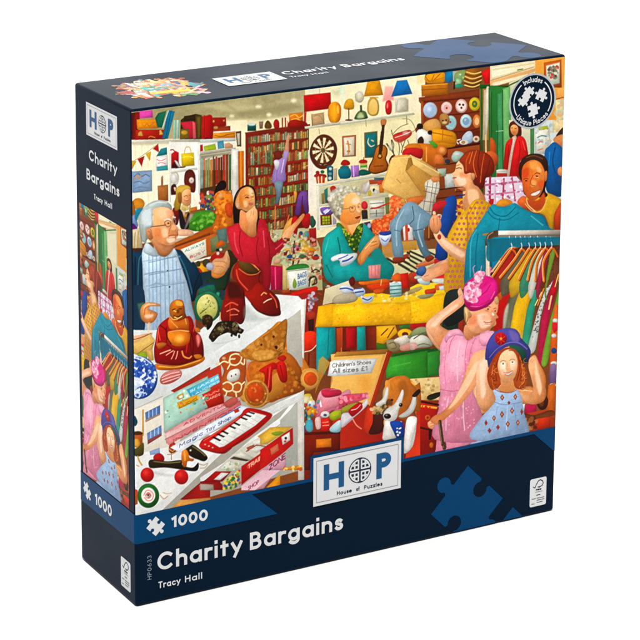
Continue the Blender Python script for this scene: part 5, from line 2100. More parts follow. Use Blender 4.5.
d e8a040,a85808,f0b050 110 7 16 390,540 440,410 640,260 760,340 730,480 640,550 500,580 81 o=.5
e 5a2408 597,400,14,14
e 5a2408 498,460,13,12
p 5a2408 640,440 665,430 670,450 650,460
@ 270 280
e d88828 0,330,60,60 o=.01
@ 200 340
p c86010-a84c0c@20 380,200 440,180 640,150 760,180 800,300 760,420 640,470 560,500 540,440 380,340 e=.1
p c86c18-e08828 760,120 820,140 880,240 880,330 800,360 740,300 e=.15
p d81c14-a80c08 440,215 520,190 640,160 720,130 760,160 740,260 640,330 600,270 560,380 510,390 490,290 500,230
l 880804 7 560,200 620,240 660,230
l f04838 8 520,230 530,350
p f08078-e06868 380,180 440,180 440,220 400,250 380,230
p e8a048-c87820 360,400 400,345 460,330 510,360 550,430 540,500 480,540 420,530 370,480
p d84810-b83808 390,410 430,365 480,365 520,410 520,470 470,505 420,490 390,450
p e8a850-c88830 320,440 380,400 380,480 340,490
@ 270 340
p c86c1c-a8540c@30 110,100 160,100 220,180 250,240 230,300 250,400 130,450 60,470 110,360 130,280
d e08c30,984808 50 7 15 120,110 160,110 230,220 220,400 100,440 130,270 82 o=.5
p e8a850-c88030 245,290 265,240 320,225 370,240 392,300 370,370 310,405 260,385
p d84c10-b83c08 262,300 285,255 330,248 370,270 375,320 340,360 290,350
d d88c38,a05010 40 6 14 0,380 100,340 120,440 0,480 83 o=.5
p d82818-b01008 80,150 100,110 140,130 110,170
@ 0 0 1
# ---- refined faces and details
@ 135 195 12.8
p f4b47c-e08c50@50 225,180 280,160 380,150 440,160 475,230 480,290 490,340 530,400 520,430 535,480 530,510 525,560 500,600 450,625 330,620 250,560 215,480 215,380 235,300 e=.08
p f8cca4 290,190 400,170 450,210 440,270 330,300 e=0 s=3 o=.7
p e89068 400,210 460,200 470,280 430,300 e=0 s=2.5 o=.5
p e87c40 240,440 320,420 340,500 300,560 240,540 e=0 s=3 o=.6
p f8d0a8 340,440 410,430 420,520 360,540 e=0 s=2 o=.8
p f0a878 465,380 520,390 525,425 490,450 460,430 e=0 s=1 o=.9
l b86838 7 455,340 462,400 440,440 430,500
p f8dcc0 400,560 500,550 510,590 440,615 e=0 s=1.5 o=.8
l b04c38 9 430,520 480,512 525,512
l f8d8c0 6 440,540 500,530
l 5a4438 9 195,405 300,395 390,382
l 6a5848 7 385,380 380,345 420,325 455,345 450,390 415,405 385,385
l 8a7868 6 480,370 490,300 520,330 510,370
e 3a2c28 425,360,14,9
l d8d4cc 14 375,320 420,305 450,318
l c8c0b8 9 475,290 500,285
p c8d4d0-a8b4ac@10 120,150 180,110 240,80 330,70 420,100 465,150 460,190 420,165 330,150 230,185 222,300 230,380 200,410 150,430 140,520 130,600 90,580 80,450 60,380 60,270 90,200
p dce4e8 110,200 200,190 215,300 205,380 130,390 90,300 e=0 s=2.5 o=.8
l e8eef0 12 190,130 300,90 400,100 s=1.2 o=.9
l 98a49c 8 100,380 100,480 120,580 s=1.2
l a8b4b0 7 140,180 230,150 330,140 s=1.2
p e8a070-c87840 140,440 190,430 215,480 215,560 180,570 150,530 e=.2
l b06030 7 165,460 190,480 190,530
@ 230 180 17.8
p f4b06c-d87c30@170 180,190 240,140 310,122 370,150 410,220 430,300 430,380 420,450 390,500 340,530 270,510 210,480 170,420 160,320 e=.08
p f8d4a8 330,150 390,180 400,270 350,260 e=0 s=1.6 o=.9
p f8c088 230,380 290,370 310,450 260,480 e=0 s=2 o=.9
p e07820 170,330 210,300 230,440 190,470 e=0 s=2 o=.8
l a86028 12 240,290 290,265 330,280 o=.8
l 6a3818 14 270,315 300,300 330,318
e 4a2810 305,312,16,10
l a87850 8 385,235 415,240
l 7a4828 10 385,300 412,300
l d08858 9 360,290 382,350 350,372
e f08878 370,420,34,18 s=1
l c04848 12 335,425 365,415 400,425
l b84040 8 345,440 375,445 398,435
p f8b898 105,400 140,410 150,470 120,490
@ 328 185 16
p f8b878-e88430@140 245,200 300,150 400,130 470,170 520,240 525,330 540,400 520,440 530,500 510,570 440,620 330,640 240,600 190,520 220,420 240,320 e=.06
p f8d8b0 380,220 480,200 500,290 400,300 e=0 s=2 o=.9
p e88838 230,440 340,430 380,520 300,590 220,560 e=0 s=3 o=.5
l 7a6048 8 230,385 330,372 360,350
l 8a7058 7 345,350 420,335 435,390 400,430 350,420 345,360
l 8a7058 6 470,350 490,290 515,310
e 4a3828 385,365,18,10
e 5a4838 490,350,9,10
p f8c898 440,360 500,400 510,430 460,440 e=0 s=1 o=.9
l c07838 7 440,370 450,420 480,440
p b82c20 430,520 480,500 515,495 500,525 460,545
l 7a1410 6 435,522 510,505
p c8c0a0-a09878 60,220 120,130 200,110 260,40 400,30 500,60 520,160 490,170 440,130 380,110 300,150 250,200 240,320 230,420 180,500 110,480 70,380 o=.5
d e4e0d0,a8a080,d4ccb0,8c8460,f0ece0 70 12 28 60,240 120,130 260,40 480,30 520,150 440,140 380,110 300,150 245,220 235,400 180,480 90,400 90 o=.65
@ 448 150 15.24
p f8c090-e88c58@110 235,90 260,180 270,340 330,350 380,340 385,400 360,470 330,520 280,560 200,590 130,580 75,540 85,490 95,450 80,420 90,390 25,360 40,330 100,310 115,270 130,200 180,150 e=.08
p f8d8b4 110,400 230,430 240,520 150,560 90,520 e=0 s=2 o=.9
p f0884c 140,350 240,350 240,420 150,400 e=0 s=2.5 o=.7
p f8d0a8 170,190 230,180 240,280 190,300 e=0 s=1.5 o=.8
l 6a5030 10 125,285 150,275 175,285
e 3a4838 148,286,12,9
l a85828 8 120,245 160,230 185,240
p e06830 30,345 95,330 100,365 50,385 s=1
p 9c3010-7a1c08@60 180,150 240,80 300,20 400,10 480,60 560,110 620,190 640,290 600,390 560,440 540,540 490,600 440,590 400,520 375,430 385,340 340,330 280,350 260,250 230,180 235,110
l c04c20 12 330,40 310,160 330,300
l d06028 8 400,40 390,180 420,320 430,480
l c85020 10 480,100 500,250 470,430
l e08040 7 270,90 270,200 290,320
l d03010 10 560,160 580,280 530,420
l 5a1004 10 450,60 450,200 480,380 470,540
l 5a1004 8 360,60 350,200 370,320
l 5a1004 8 620,220 590,360
p f0a878 330,350 375,340 375,400 340,430
@ 516 150 16
p e88838-c85418@160 110,260 180,190 260,160 340,180 400,250 440,320 450,420 440,520 420,640 340,780 220,800 140,700 100,560 90,400 e=.08
p f0a048 220,200 320,190 370,270 300,320 230,290 e=0 s=2.5 o=.9
p f8b878 330,270 390,290 400,350 340,340 e=0 s=1.5 o=.8
p d03c10 100,330 190,290 200,400 120,460 e=0 s=2.5 o=.7
p e04818 350,520 430,490 430,590 380,600 e=0 s=2 o=.7
p f0a860 250,480 320,500 310,570 240,580 e=0 s=1.5 o=.8
l 4a2008 9 295,385 330,365 380,380
l 4a2008 8 120,470 160,455 190,465
e 3a1408 330,420,22,14
e 3a1408 160,492,18,11
l f8e0c0 5 300,428 350,438
l 8a3410 8 270,400 230,500 250,560 300,570
p f8f0e4 240,700 310,670 380,640 370,690 310,730 255,735
l a02818 9 230,700 300,668 385,635
l a02818 8 255,738 320,732 378,690
@ 464 290 17.8
p f4b88c-e09058@120 30,350 130,380 250,340 340,290 450,220 540,150 590,130 610,230 590,330 570,420 560,520 530,640 80,640 50,480 e=.06
p f8dcc0 300,480 400,420 420,520 320,580 e=0 s=2 o=.6
p f8e0b8 430,380 500,400 490,470 430,450 e=0 s=1 o=.9
p d06830 130,370 220,360 180,430 130,430 e=0 s=2 o=.8
l 6a4830 12 380,345 410,330 440,350
e 4a3828 412,345,14,12
l 6a4830 10 520,410 550,400
e 4a3828 545,412,10,10
l c07848 9 450,430 450,490 490,510
l a84038 12 310,565 400,560 450,590
p f8c8a8 310,600 400,590 440,640 320,640 e=0 s=1.2 o=.9
p d01470-f03090@60 0,160 20,230 130,260 250,230 380,170 470,60 520,0 640,-40 600,60 520,140 430,230 330,300 230,350 120,370 30,350 0,300 o=.9
d f8b8c8,f090b0,c83068,f8d0d8 30 14 30 40,40 300,-60 330,120 200,200 50,200 91 o=.8
@ 484 335 12.8
p f8c490-e89850@120 165,280 220,190 320,150 380,210 410,300 410,400 380,500 320,590 240,610 190,560 165,470 150,370 e=.06
p f8e4cc 190,370 260,360 270,440 210,450 e=0 s=1.5 o=.8
p f8dcc0 330,360 390,360 390,430 340,430 e=0 s=1.5 o=.7
l 7a5840 10 205,330 240,315 265,325
l 7a5840 9 345,325 375,315 400,325
e 4a4838 240,348,16,9
e 4a5040 372,340,16,9
l d08050 8 295,320 300,400 280,425
p f8c4a0 270,400 320,390 335,420 290,430 e=0 s=1
p f8f4f0 260,470 300,480 360,450 340,490 290,505
l c84c38 8 235,478 290,478 365,440
l c04838 7 265,500 300,512 345,490
p a83c10-c85c18@60 90,400 150,330 165,290 150,400 160,500 200,590 160,640 50,640 50,460
p a83c10-8a2808@60 370,170 440,210 470,290 510,400 530,480 500,600 440,660 340,650 320,600 390,520 420,420 410,300
l e08030 8 450,300 470,420 440,560
l d87028 8 110,430 100,560
l 6a1c08 8 430,260 440,400 400,520
l 6a1c08 7 140,400 140,520
l e89040 6 490,420 480,540 420,600
p 205848-183c34 330,130 450,130 540,200 560,300 540,370 500,350 480,270 420,190 360,155 e=.1
p 50489c-3c3888@100 20,230 40,110 110,20 180,-30 300,-30 420,10 460,70 560,130 590,230 580,290 560,240 500,170 400,120 300,140 200,210 120,300 60,390 70,280
l 7868b8 9 60,220 180,160 330,95 460,110 560,180
p d81820-a81014 140,70 160,20 220,-10 290,20 310,70 280,120 200,135 150,120
e f08828 208,55,30,34 s=1.2
e f8d860 208,55,14,16
@ 172 180 21.3
p e0b848-b88820 100,260 140,170 240,130 350,130 390,180 300,200 230,260 200,400 190,520 150,620 60,640 70,420
p f4b888-d88848@30 210,300 260,220 340,190 390,230 400,330 380,420 350,500 270,530 220,460 e=.06
l 6a3818 10 260,350 300,330 330,345
l 7a4828 8 365,320 385,325
l c03c30 10 270,430 310,440 340,425
l f8d8c0 6 280,420 330,415
p 8a4c18-6a3010 120,290 190,260 210,400 190,500 130,460 e=0 s=1 o=.7
p d8b840 190,560 240,520 350,560 340,640 200,640 o=.6
@ 500 125 21.3
p 5a1c08 200,0 230,-60 330,-60 400,0 450,90 450,220 390,220 380,100 260,0 220,240 190,200
p f0a868-e08840 225,40 280,-10 360,20 385,90 360,170 300,200 250,180 220,110 e=.08
l 5a3018 9 235,62 265,58
l 5a3018 9 310,72 350,70
l c04838 9 265,150 305,148
# teddy
@ 225 320 6.737
p e08c24-b8680c@40 160,180 240,120 330,60 390,5 415,40 400,130 380,190 370,235 320,275 240,290 180,280 150,220 e=.2
d e89c38,a85c0c,f0ac48,c87c1c 140 4 9 165,180 330,65 405,20 395,150 360,240 240,285 170,270 92 o=.5
e 6a2c08 250,190,9,9
e 6a2c08 332,130,9,10
p 5a2008 338,200 355,195 358,212 345,218
l 8a4410 4 335,225 350,240 370,225
l 8a4410 3 348,215 348,232
p f0b050 180,250 220,270 300,262 360,230 350,250 300,280 220,290 e=0 s=1.5 o=.6
# dog
@ 372 365 7.53
p c87424-8c4410@50 130,130 170,95 230,80 270,95 300,140 330,170 340,240 320,330 340,420 300,520 250,540 250,430 200,400 150,330 110,240 e=.15
p 8a4c10 200,130 250,120 270,200 240,260 210,220 e=0 s=3 o=.5
p e09038 100,120 135,130 130,240 110,280 100,200 e=.1
p 4a2c14 110,260 150,260 150,300 110,300 e=0 s=1.5 o=.7
p f4f0e8-d8d4cc 225,185 238,210 220,290 200,340 185,400 140,430 95,415 85,370 110,330 160,300 195,250
p f4f0e8-d0ccc4 310,230 332,240 320,330 290,370 240,395 200,385 260,340 290,290
p f8f4ec-dcd8d0 265,400 330,390 335,440 310,540 285,640 240,640 245,520
p f8f4ec-dcd8d0 100,420 140,430 180,520 150,570 80,560 90,480
e 1c1410 115,385,27,20
e 8a8078 108,378,9,5
e 241408 215,300,14,14
e f0e0c8 211,296,4,4
e 241408 150,262,9,8
p 2a1c10 300,230 350,180 360,200 330,240
p 1c48a4-103480 135,430 200,420 235,450 240,540 190,550 160,500
d e8f0f8 8 5 8 180,440 230,450 235,530 185,530 93
p f4f0e8 108,170 122,180 115,250 90,290 40,310 30,290 80,250
# buddha face and folds
@ 146 290 8
p d87818-9a4808@60 185,160 200,100 250,75 290,90 305,140 310,190 300,230 240,240 200,220
p f0a838 240,85 285,95 290,125 240,120 e=0 s=1.2
l 4a1c04 6 212,158 232,150
l 4a1c04 6 262,150 285,150
e 8a4008 255,170,12,16 s=1
l f8c868 6 222,165 240,172
l 5a1804 7 222,205 250,215 285,198
l f8d078 6 228,215 255,226 285,210
l f8b860 6 195,215 215,235 250,235
l e85848 6 100,300 90,380 85,440
l 5a0404 8 160,300 170,380 200,430
l e84838 7 395,240 380,330
l f87868 9 410,365 420,420 s=1.2
l 5a0404 8 365,350 380,440 370,520
l d82818 6 330,420 320,500
# bag of clutter behind
@ 275 225 8.53
d c8d0a8,98a870,d8b890,f0e8c8,b07850,788c50,d85838 150 6 16 0,80 150,60 230,100 360,120 400,300 400,440 300,520 240,350 80,350 20,300 94 o=.6
l 3a2014 9 160,180 150,340 130,560
l 782818 7 190,330 215,280 250,260 290,290
p 2a7c34-3c9c34 100,370 150,340 240,330 285,345 270,370 110,385
q eceadc-dcdcc8 100,388 280,365 285,530 120,555
z 507848 4 104,395 280,375
t 4a6c98 26 195,460,265,435 BAGS
t 5878a0 26 195,520,262,500 BAGS
p 88ac40 150,500 165,455 185,500 175,535 155,535
l 402818 9 310,400 345,380 380,395
l 402818 11 290,520 300,460 340,440 355,490 320,510
@ 0 0 1

@ 320 140 2.56
# behind the box, right
q 8c4418-6c3010 296,60 345,66 345,190 296,190 e=0
q d8d8c8-a8b0b0 318,88 345,84 346,122 320,126
q c0d0b8-90a890 300,74 322,72 322,92 302,94
z 4a1c08 3 300,128 372,118
z 4a1c08 3 300,150 372,140
p 1c50a4-10387c@20 322,150 344,142 350,165 338,210 322,250 306,252 308,210 316,175 e=.15
p 1048a0-0c387c 300,262 318,258 326,300 300,306
p c8242c 282,172 300,158 322,156 318,170 292,182
l c02430 2 286,176 300,160 318,156
# box
p d8a048-b88030@20 184,46 214,38 234,43 306,84 304,100 276,164 214,150 160,122 168,90 e=.1
q e8bc6c-d4a04c@30 184,47 228,44 220,80 276,162 214,150 160,122 e=.05
q eec47c-d8a858 232,44 306,84 300,104 232,62 e=.08
q 8c6020-a87c34 226,46 234,45 238,62 262,80 252,84 218,78 e=.1
q c89444-b07c30 238,62 302,102 276,163 220,80 e=.1
l f4d490 1.4 184,47 228,43
l f4d490 1.4 234,44 304,84
l a87830 1.6 220,80 276,160
l a47428 1.4 196,100 206,110
# man
p e07c38-c05c20 222,150 262,142 280,150 262,166 230,166
p d8d0bc-b0a894@60 268,110 290,98 304,104 304,130 290,160 282,200 262,196 240,178 258,160 272,140 e=.12
z 6c6c68 1.6 276,106 262,190
z 6c6c68 1.6 290,100 278,196
z 6c6c68 1.6 300,104 288,170
z 8c4c44 1.4 264,130 304,140
z 8c4c44 1.4 256,155 296,160
z 8c4c44 1.4 246,178 286,184
z 6c6c68 1.2 270,118 304,124
p e89050 284,96 300,92 306,104 290,108
p 7c9cac-587888@50 212,168 236,158 262,176 286,196 282,214 264,232 270,268 284,294 270,303 252,276 240,232 222,216 206,236 213,280 210,304 190,302 182,252 186,216 e=.16
l a4c0cc 3 214,178 196,216 196,270 s=1
l a4c0cc 3 256,190 250,230 262,272 s=1
l 3c5868 2 236,170 240,200 230,214 s=.8
l 3c5868 2 240,232 262,228 s=.8
l 4c6878 1.6 190,230 206,234
p a03c1c-782810 186,302 212,300 216,310 194,316
p a03c1c-782810 268,302 284,294 292,302 276,312
# redhead
p f0b888-dc8850@40 352,58 374,70 388,88 392,112 406,122 424,154 400,160 376,186 366,168 372,124 350,119 342,106 345,96 338,86 346,78 e=.1
p f8d8bc 348,96 368,92 374,112 356,116 e=0 s=1.6 o=.8
p e88050 358,84 376,82 378,94 360,96 e=0 s=2 o=.6
p f8d0a4 378,130 400,128 406,150 384,168 e=0 s=2 o=.7
l 5c3414 1.8 349,73 356,71 362,73
l a86030 1.4 347,66 358,63
l c83828 2.4 340,97 348,96
p d8642c-b04010 424,34 440,28 454,40 454,60 440,70 426,60 e=.2
p 9c3410-70180a@60 356,52 372,34 396,26 424,32 442,50 446,78 436,92 424,98 418,122 404,118 392,96 386,84 370,86 366,66 e=.2
l c8541c 2.6 384,32 374,54 374,78 s=.7
l d86828 2 400,28 392,60 400,94
l c8541c 2.4 420,36 414,70 410,108
l 5c1404 2 408,30 404,60 410,90
l 5c1404 2 434,52 428,80 418,100
l e07c3c 1.6 390,30 382,60
p f0a878-d88450 386,86 395,86 396,98 389,104 e=.25
p e0a81c-bc840c@30 398,152 428,158 444,180 442,212 430,240 400,246 380,238 380,300 376,384 322,392 318,344 330,300 324,262 336,226 352,200 372,180 e=.14
p f0c04c 350,215 370,195 372,260 345,300 e=0 s=3 o=.5
l a07408 2.4 376,190 378,250 370,340 s=.8
l a07408 2 398,160 384,184 s=.8
l a07408 2 432,166 420,200 424,236 s=.8
l f4d070 2 400,170 396,210 s=1
e a8404c 328,336,3.2,3.4 e=0
e e8a0a0 328,336,1.6,1.8 e=0
e 5c2030 328,336,.7,.7 e=0
e a8404c 328,362,3.2,3.4 e=0
e e8a0a0 328,362,1.6,1.8 e=0
e 5c2030 328,362,.7,.7 e=0
e a8404c 339,254,3.2,3.4 e=0
e e8a0a0 339,254,1.6,1.8 e=0
e 5c2030 339,254,.7,.7 e=0
e a8404c 334,268,3.2,3.4 e=0
e e8a0a0 334,268,1.6,1.8 e=0
e 5c2030 334,268,.7,.7 e=0
e a8404c 339,282,3.2,3.4 e=0
e e8a0a0 339,282,1.6,1.8 e=0
e 5c2030 339,282,.7,.7 e=0
e a8404c 334,295,3.2,3.4 e=0
e e8a0a0 334,295,1.6,1.8 e=0
e 5c2030 334,295,.7,.7 e=0
e a8404c 339,308,3.2,3.4 e=0
e e8a0a0 339,308,1.6,1.8 e=0
e 5c2030 339,308,.7,.7 e=0
e a8404c 334,322,3.2,3.4 e=0
e e8a0a0 334,322,1.6,1.8 e=0
e 5c2030 334,322,.7,.7 e=0
e a8404c 339,336,3.2,3.4 e=0
e e8a0a0 339,336,1.6,1.8 e=0
e 5c2030 339,336,.7,.7 e=0
e a8404c 334,349,3.2,3.4 e=0
e e8a0a0 334,349,1.6,1.8 e=0
e 5c2030 334,349,.7,.7 e=0
e a8404c 339,362,3.2,3.4 e=0
e e8a0a0 339,362,1.6,1.8 e=0
e 5c2030 339,362,.7,.7 e=0
e a8404c 334,376,3.2,3.4 e=0
e e8a0a0 334,376,1.6,1.8 e=0
e 5c2030 334,376,.7,.7 e=0
e a8404c 351,228,3.2,3.4 e=0
e e8a0a0 351,228,1.6,1.8 e=0
e 5c2030 351,228,.7,.7 e=0
e a8404c 345,241,3.2,3.4 e=0
e e8a0a0 345,241,1.6,1.8 e=0
e 5c2030 345,241,.7,.7 e=0
e a8404c 351,254,3.2,3.4 e=0
e e8a0a0 351,254,1.6,1.8 e=0
e 5c2030 351,254,.7,.7 e=0
e a8404c 345,268,3.2,3.4 e=0
e e8a0a0 345,268,1.6,1.8 e=0
e 5c2030 345,268,.7,.7 e=0
e a8404c 351,282,3.2,3.4 e=0
e e8a0a0 351,282,1.6,1.8 e=0
e 5c2030 351,282,.7,.7 e=0
e a8404c 345,295,3.2,3.4 e=0
e e8a0a0 345,295,1.6,1.8 e=0
e 5c2030 345,295,.7,.7 e=0
e a8404c 351,308,3.2,3.4 e=0
e e8a0a0 351,308,1.6,1.8 e=0
e 5c2030 351,308,.7,.7 e=0
e a8404c 345,322,3.2,3.4 e=0
e e8a0a0 345,322,1.6,1.8 e=0
e 5c2030 345,322,.7,.7 e=0
e a8404c 351,336,3.2,3.4 e=0
e e8a0a0 351,336,1.6,1.8 e=0
e 5c2030 351,336,.7,.7 e=0
e a8404c 345,349,3.2,3.4 e=0
e e8a0a0 345,349,1.6,1.8 e=0
e 5c2030 345,349,.7,.7 e=0
e a8404c 351,362,3.2,3.4 e=0
e e8a0a0 351,362,1.6,1.8 e=0
e 5c2030 351,362,.7,.7 e=0
e a8404c 345,376,3.2,3.4 e=0
e e8a0a0 345,376,1.6,1.8 e=0
e 5c2030 345,376,.7,.7 e=0
e a8404c 362,200,3.2,3.4 e=0
e e8a0a0 362,200,1.6,1.8 e=0
e 5c2030 362,200,.7,.7 e=0
e a8404c 356,214,3.2,3.4 e=0
e e8a0a0 356,214,1.6,1.8 e=0
e 5c2030 356,214,.7,.7 e=0
e a8404c 362,228,3.2,3.4 e=0
e e8a0a0 362,228,1.6,1.8 e=0
e 5c2030 362,228,.7,.7 e=0
e a8404c 356,241,3.2,3.4 e=0
e e8a0a0 356,241,1.6,1.8 e=0
e 5c2030 356,241,.7,.7 e=0
e a8404c 362,254,3.2,3.4 e=0
e e8a0a0 362,254,1.6,1.8 e=0
e 5c2030 362,254,.7,.7 e=0
e a8404c 356,268,3.2,3.4 e=0
e e8a0a0 356,268,1.6,1.8 e=0
e 5c2030 356,268,.7,.7 e=0
e a8404c 362,282,3.2,3.4 e=0
e e8a0a0 362,282,1.6,1.8 e=0
e 5c2030 362,282,.7,.7 e=0
e a8404c 356,295,3.2,3.4 e=0
e e8a0a0 356,295,1.6,1.8 e=0
e 5c2030 356,295,.7,.7 e=0
e a8404c 362,308,3.2,3.4 e=0
e e8a0a0 362,308,1.6,1.8 e=0
e 5c2030 362,308,.7,.7 e=0
e a8404c 356,322,3.2,3.4 e=0
e e8a0a0 356,322,1.6,1.8 e=0
e 5c2030 356,322,.7,.7 e=0
e a8404c 362,336,3.2,3.4 e=0
e e8a0a0 362,336,1.6,1.8 e=0
e 5c2030 362,336,.7,.7 e=0
e a8404c 356,349,3.2,3.4 e=0
e e8a0a0 356,349,1.6,1.8 e=0
e 5c2030 356,349,.7,.7 e=0
e a8404c 362,362,3.2,3.4 e=0
e e8a0a0 362,362,1.6,1.8 e=0
e 5c2030 362,362,.7,.7 e=0
e a8404c 356,376,3.2,3.4 e=0
e e8a0a0 356,376,1.6,1.8 e=0
e 5c2030 356,376,.7,.7 e=0
e a8404c 374,200,3.2,3.4 e=0
e e8a0a0 374,200,1.6,1.8 e=0
e 5c2030 374,200,.7,.7 e=0
e a8404c 368,214,3.2,3.4 e=0
e e8a0a0 368,214,1.6,1.8 e=0
e 5c2030 368,214,.7,.7 e=0
e a8404c 374,228,3.2,3.4 e=0
e e8a0a0 374,228,1.6,1.8 e=0
e 5c2030 374,228,.7,.7 e=0
e a8404c 368,241,3.2,3.4 e=0
e e8a0a0 368,241,1.6,1.8 e=0
e 5c2030 368,241,.7,.7 e=0
e a8404c 374,254,3.2,3.4 e=0
e e8a0a0 374,254,1.6,1.8 e=0
e 5c2030 374,254,.7,.7 e=0
e a8404c 368,268,3.2,3.4 e=0
e e8a0a0 368,268,1.6,1.8 e=0
e 5c2030 368,268,.7,.7 e=0
e a8404c 374,282,3.2,3.4 e=0
e e8a0a0 374,282,1.6,1.8 e=0
e 5c2030 374,282,.7,.7 e=0
e a8404c 368,295,3.2,3.4 e=0
e e8a0a0 368,295,1.6,1.8 e=0
e 5c2030 368,295,.7,.7 e=0
e a8404c 374,308,3.2,3.4 e=0
e e8a0a0 374,308,1.6,1.8 e=0
e 5c2030 374,308,.7,.7 e=0
e a8404c 368,322,3.2,3.4 e=0
e e8a0a0 368,322,1.6,1.8 e=0
e 5c2030 368,322,.7,.7 e=0
e a8404c 374,336,3.2,3.4 e=0
e e8a0a0 374,336,1.6,1.8 e=0
e 5c2030 374,336,.7,.7 e=0
e a8404c 368,349,3.2,3.4 e=0
e e8a0a0 368,349,1.6,1.8 e=0
e 5c2030 368,349,.7,.7 e=0
e a8404c 374,362,3.2,3.4 e=0
e e8a0a0 374,362,1.6,1.8 e=0
e 5c2030 374,362,.7,.7 e=0
e a8404c 368,376,3.2,3.4 e=0
e e8a0a0 368,376,1.6,1.8 e=0
e 5c2030 368,376,.7,.7 e=0
e a8404c 385,174,3.2,3.4 e=0
e e8a0a0 385,174,1.6,1.8 e=0
e 5c2030 385,174,.7,.7 e=0
e a8404c 380,187,3.2,3.4 e=0
e e8a0a0 380,187,1.6,1.8 e=0
e 5c2030 380,187,.7,.7 e=0
e a8404c 385,200,3.2,3.4 e=0
e e8a0a0 385,200,1.6,1.8 e=0
e 5c2030 385,200,.7,.7 e=0
e a8404c 380,214,3.2,3.4 e=0
e e8a0a0 380,214,1.6,1.8 e=0
e 5c2030 380,214,.7,.7 e=0
e a8404c 385,228,3.2,3.4 e=0
e e8a0a0 385,228,1.6,1.8 e=0
e 5c2030 385,228,.7,.7 e=0
e a8404c 380,241,3.2,3.4 e=0
e e8a0a0 380,241,1.6,1.8 e=0
e 5c2030 380,241,.7,.7 e=0
e a8404c 380,268,3.2,3.4 e=0
e e8a0a0 380,268,1.6,1.8 e=0
e 5c2030 380,268,.7,.7 e=0
e a8404c 380,295,3.2,3.4 e=0
e e8a0a0 380,295,1.6,1.8 e=0
e 5c2030 380,295,.7,.7 e=0
e a8404c 397,174,3.2,3.4 e=0
e e8a0a0 397,174,1.6,1.8 e=0
e 5c2030 397,174,.7,.7 e=0
e a8404c 391,187,3.2,3.4 e=0
e e8a0a0 391,187,1.6,1.8 e=0
e 5c2030 391,187,.7,.7 e=0
e a8404c 397,200,3.2,3.4 e=0
e e8a0a0 397,200,1.6,1.8 e=0
e 5c2030 397,200,.7,.7 e=0
e a8404c 391,214,3.2,3.4 e=0
e e8a0a0 391,214,1.6,1.8 e=0
e 5c2030 391,214,.7,.7 e=0
e a8404c 397,228,3.2,3.4 e=0
e e8a0a0 397,228,1.6,1.8 e=0
e 5c2030 397,228,.7,.7 e=0
e a8404c 402,160,3.2,3.4 e=0
e e8a0a0 402,160,1.6,1.8 e=0
e 5c2030 402,160,.7,.7 e=0
e a8404c 408,174,3.2,3.4 e=0
e e8a0a0 408,174,1.6,1.8 e=0
e 5c2030 408,174,.7,.7 e=0
e a8404c 402,187,3.2,3.4 e=0
e e8a0a0 402,187,1.6,1.8 e=0
e 5c2030 402,187,.7,.7 e=0
e a8404c 408,200,3.2,3.4 e=0
e e8a0a0 408,200,1.6,1.8 e=0
e 5c2030 408,200,.7,.7 e=0
e a8404c 402,214,3.2,3.4 e=0
e e8a0a0 402,214,1.6,1.8 e=0
e 5c2030 402,214,.7,.7 e=0
e a8404c 408,228,3.2,3.4 e=0
e e8a0a0 408,228,1.6,1.8 e=0
e 5c2030 408,228,.7,.7 e=0
e a8404c 402,241,3.2,3.4 e=0
e e8a0a0 402,241,1.6,1.8 e=0
e 5c2030 402,241,.7,.7 e=0
e a8404c 414,160,3.2,3.4 e=0
e e8a0a0 414,160,1.6,1.8 e=0
e 5c2030 414,160,.7,.7 e=0
e a8404c 420,174,3.2,3.4 e=0
e e8a0a0 420,174,1.6,1.8 e=0
e 5c2030 420,174,.7,.7 e=0
e a8404c 414,187,3.2,3.4 e=0
e e8a0a0 414,187,1.6,1.8 e=0
e 5c2030 414,187,.7,.7 e=0
e a8404c 420,200,3.2,3.4 e=0
e e8a0a0 420,200,1.6,1.8 e=0
e 5c2030 420,200,.7,.7 e=0
e a8404c 414,214,3.2,3.4 e=0
e e8a0a0 414,214,1.6,1.8 e=0
e 5c2030 414,214,.7,.7 e=0
e a8404c 420,228,3.2,3.4 e=0
e e8a0a0 420,228,1.6,1.8 e=0
e 5c2030 420,228,.7,.7 e=0
e a8404c 431,174,3.2,3.4 e=0
e e8a0a0 431,174,1.6,1.8 e=0
e 5c2030 431,174,.7,.7 e=0
e a8404c 426,187,3.2,3.4 e=0
e e8a0a0 426,187,1.6,1.8 e=0
e 5c2030 426,187,.7,.7 e=0
e a8404c 431,200,3.2,3.4 e=0
e e8a0a0 431,200,1.6,1.8 e=0
e 5c2030 431,200,.7,.7 e=0
e a8404c 426,214,3.2,3.4 e=0
e e8a0a0 426,214,1.6,1.8 e=0
e 5c2030 426,214,.7,.7 e=0
e a8404c 437,187,3.2,3.4 e=0
e e8a0a0 437,187,1.6,1.8 e=0
e 5c2030 437,187,.7,.7 e=0
p f4bc90-e09460@20 290,240 302,228 326,256 352,270 378,286 376,316 344,302 310,272 e=.14
p f8d8bc 310,250 350,276 370,290 360,300 320,272 e=0 s=1.6 o=.6
p f0a878-d88450 284,198 298,192 308,206 310,222 300,240 288,236 280,218 e=.15
l b87040 1.6 290,200 292,220
l b87040 1.6 299,198 300,218
e c83828 305,248,5,7
p f4b890-dc8850@20 262,346 284,334 306,320 326,314 328,336 300,350 276,362 262,358 e=.12
l b87040 1.4 266,350 276,346
p 242c28-181c1c 322,392 372,386 378,440 350,470 318,470 e=.1
p 4c70a8-2c4c80 248,330 264,322 272,334 262,348 252,344
# teal shirt on its hanger
p 1490a4-0c7488@80 434,172 446,164 470,170 494,162 504,170 548,190 584,222 592,236 430,238 422,262 420,382 372,384 372,300 380,258 404,216 e=.14
l 0a5868 2 434,172 448,190 476,194 500,172 s=.8
l 0a5868 1.8 430,184 446,200 478,204 508,186 s=.8
l 50b8c8 2 400,230 386,262 384,350 s=1.2
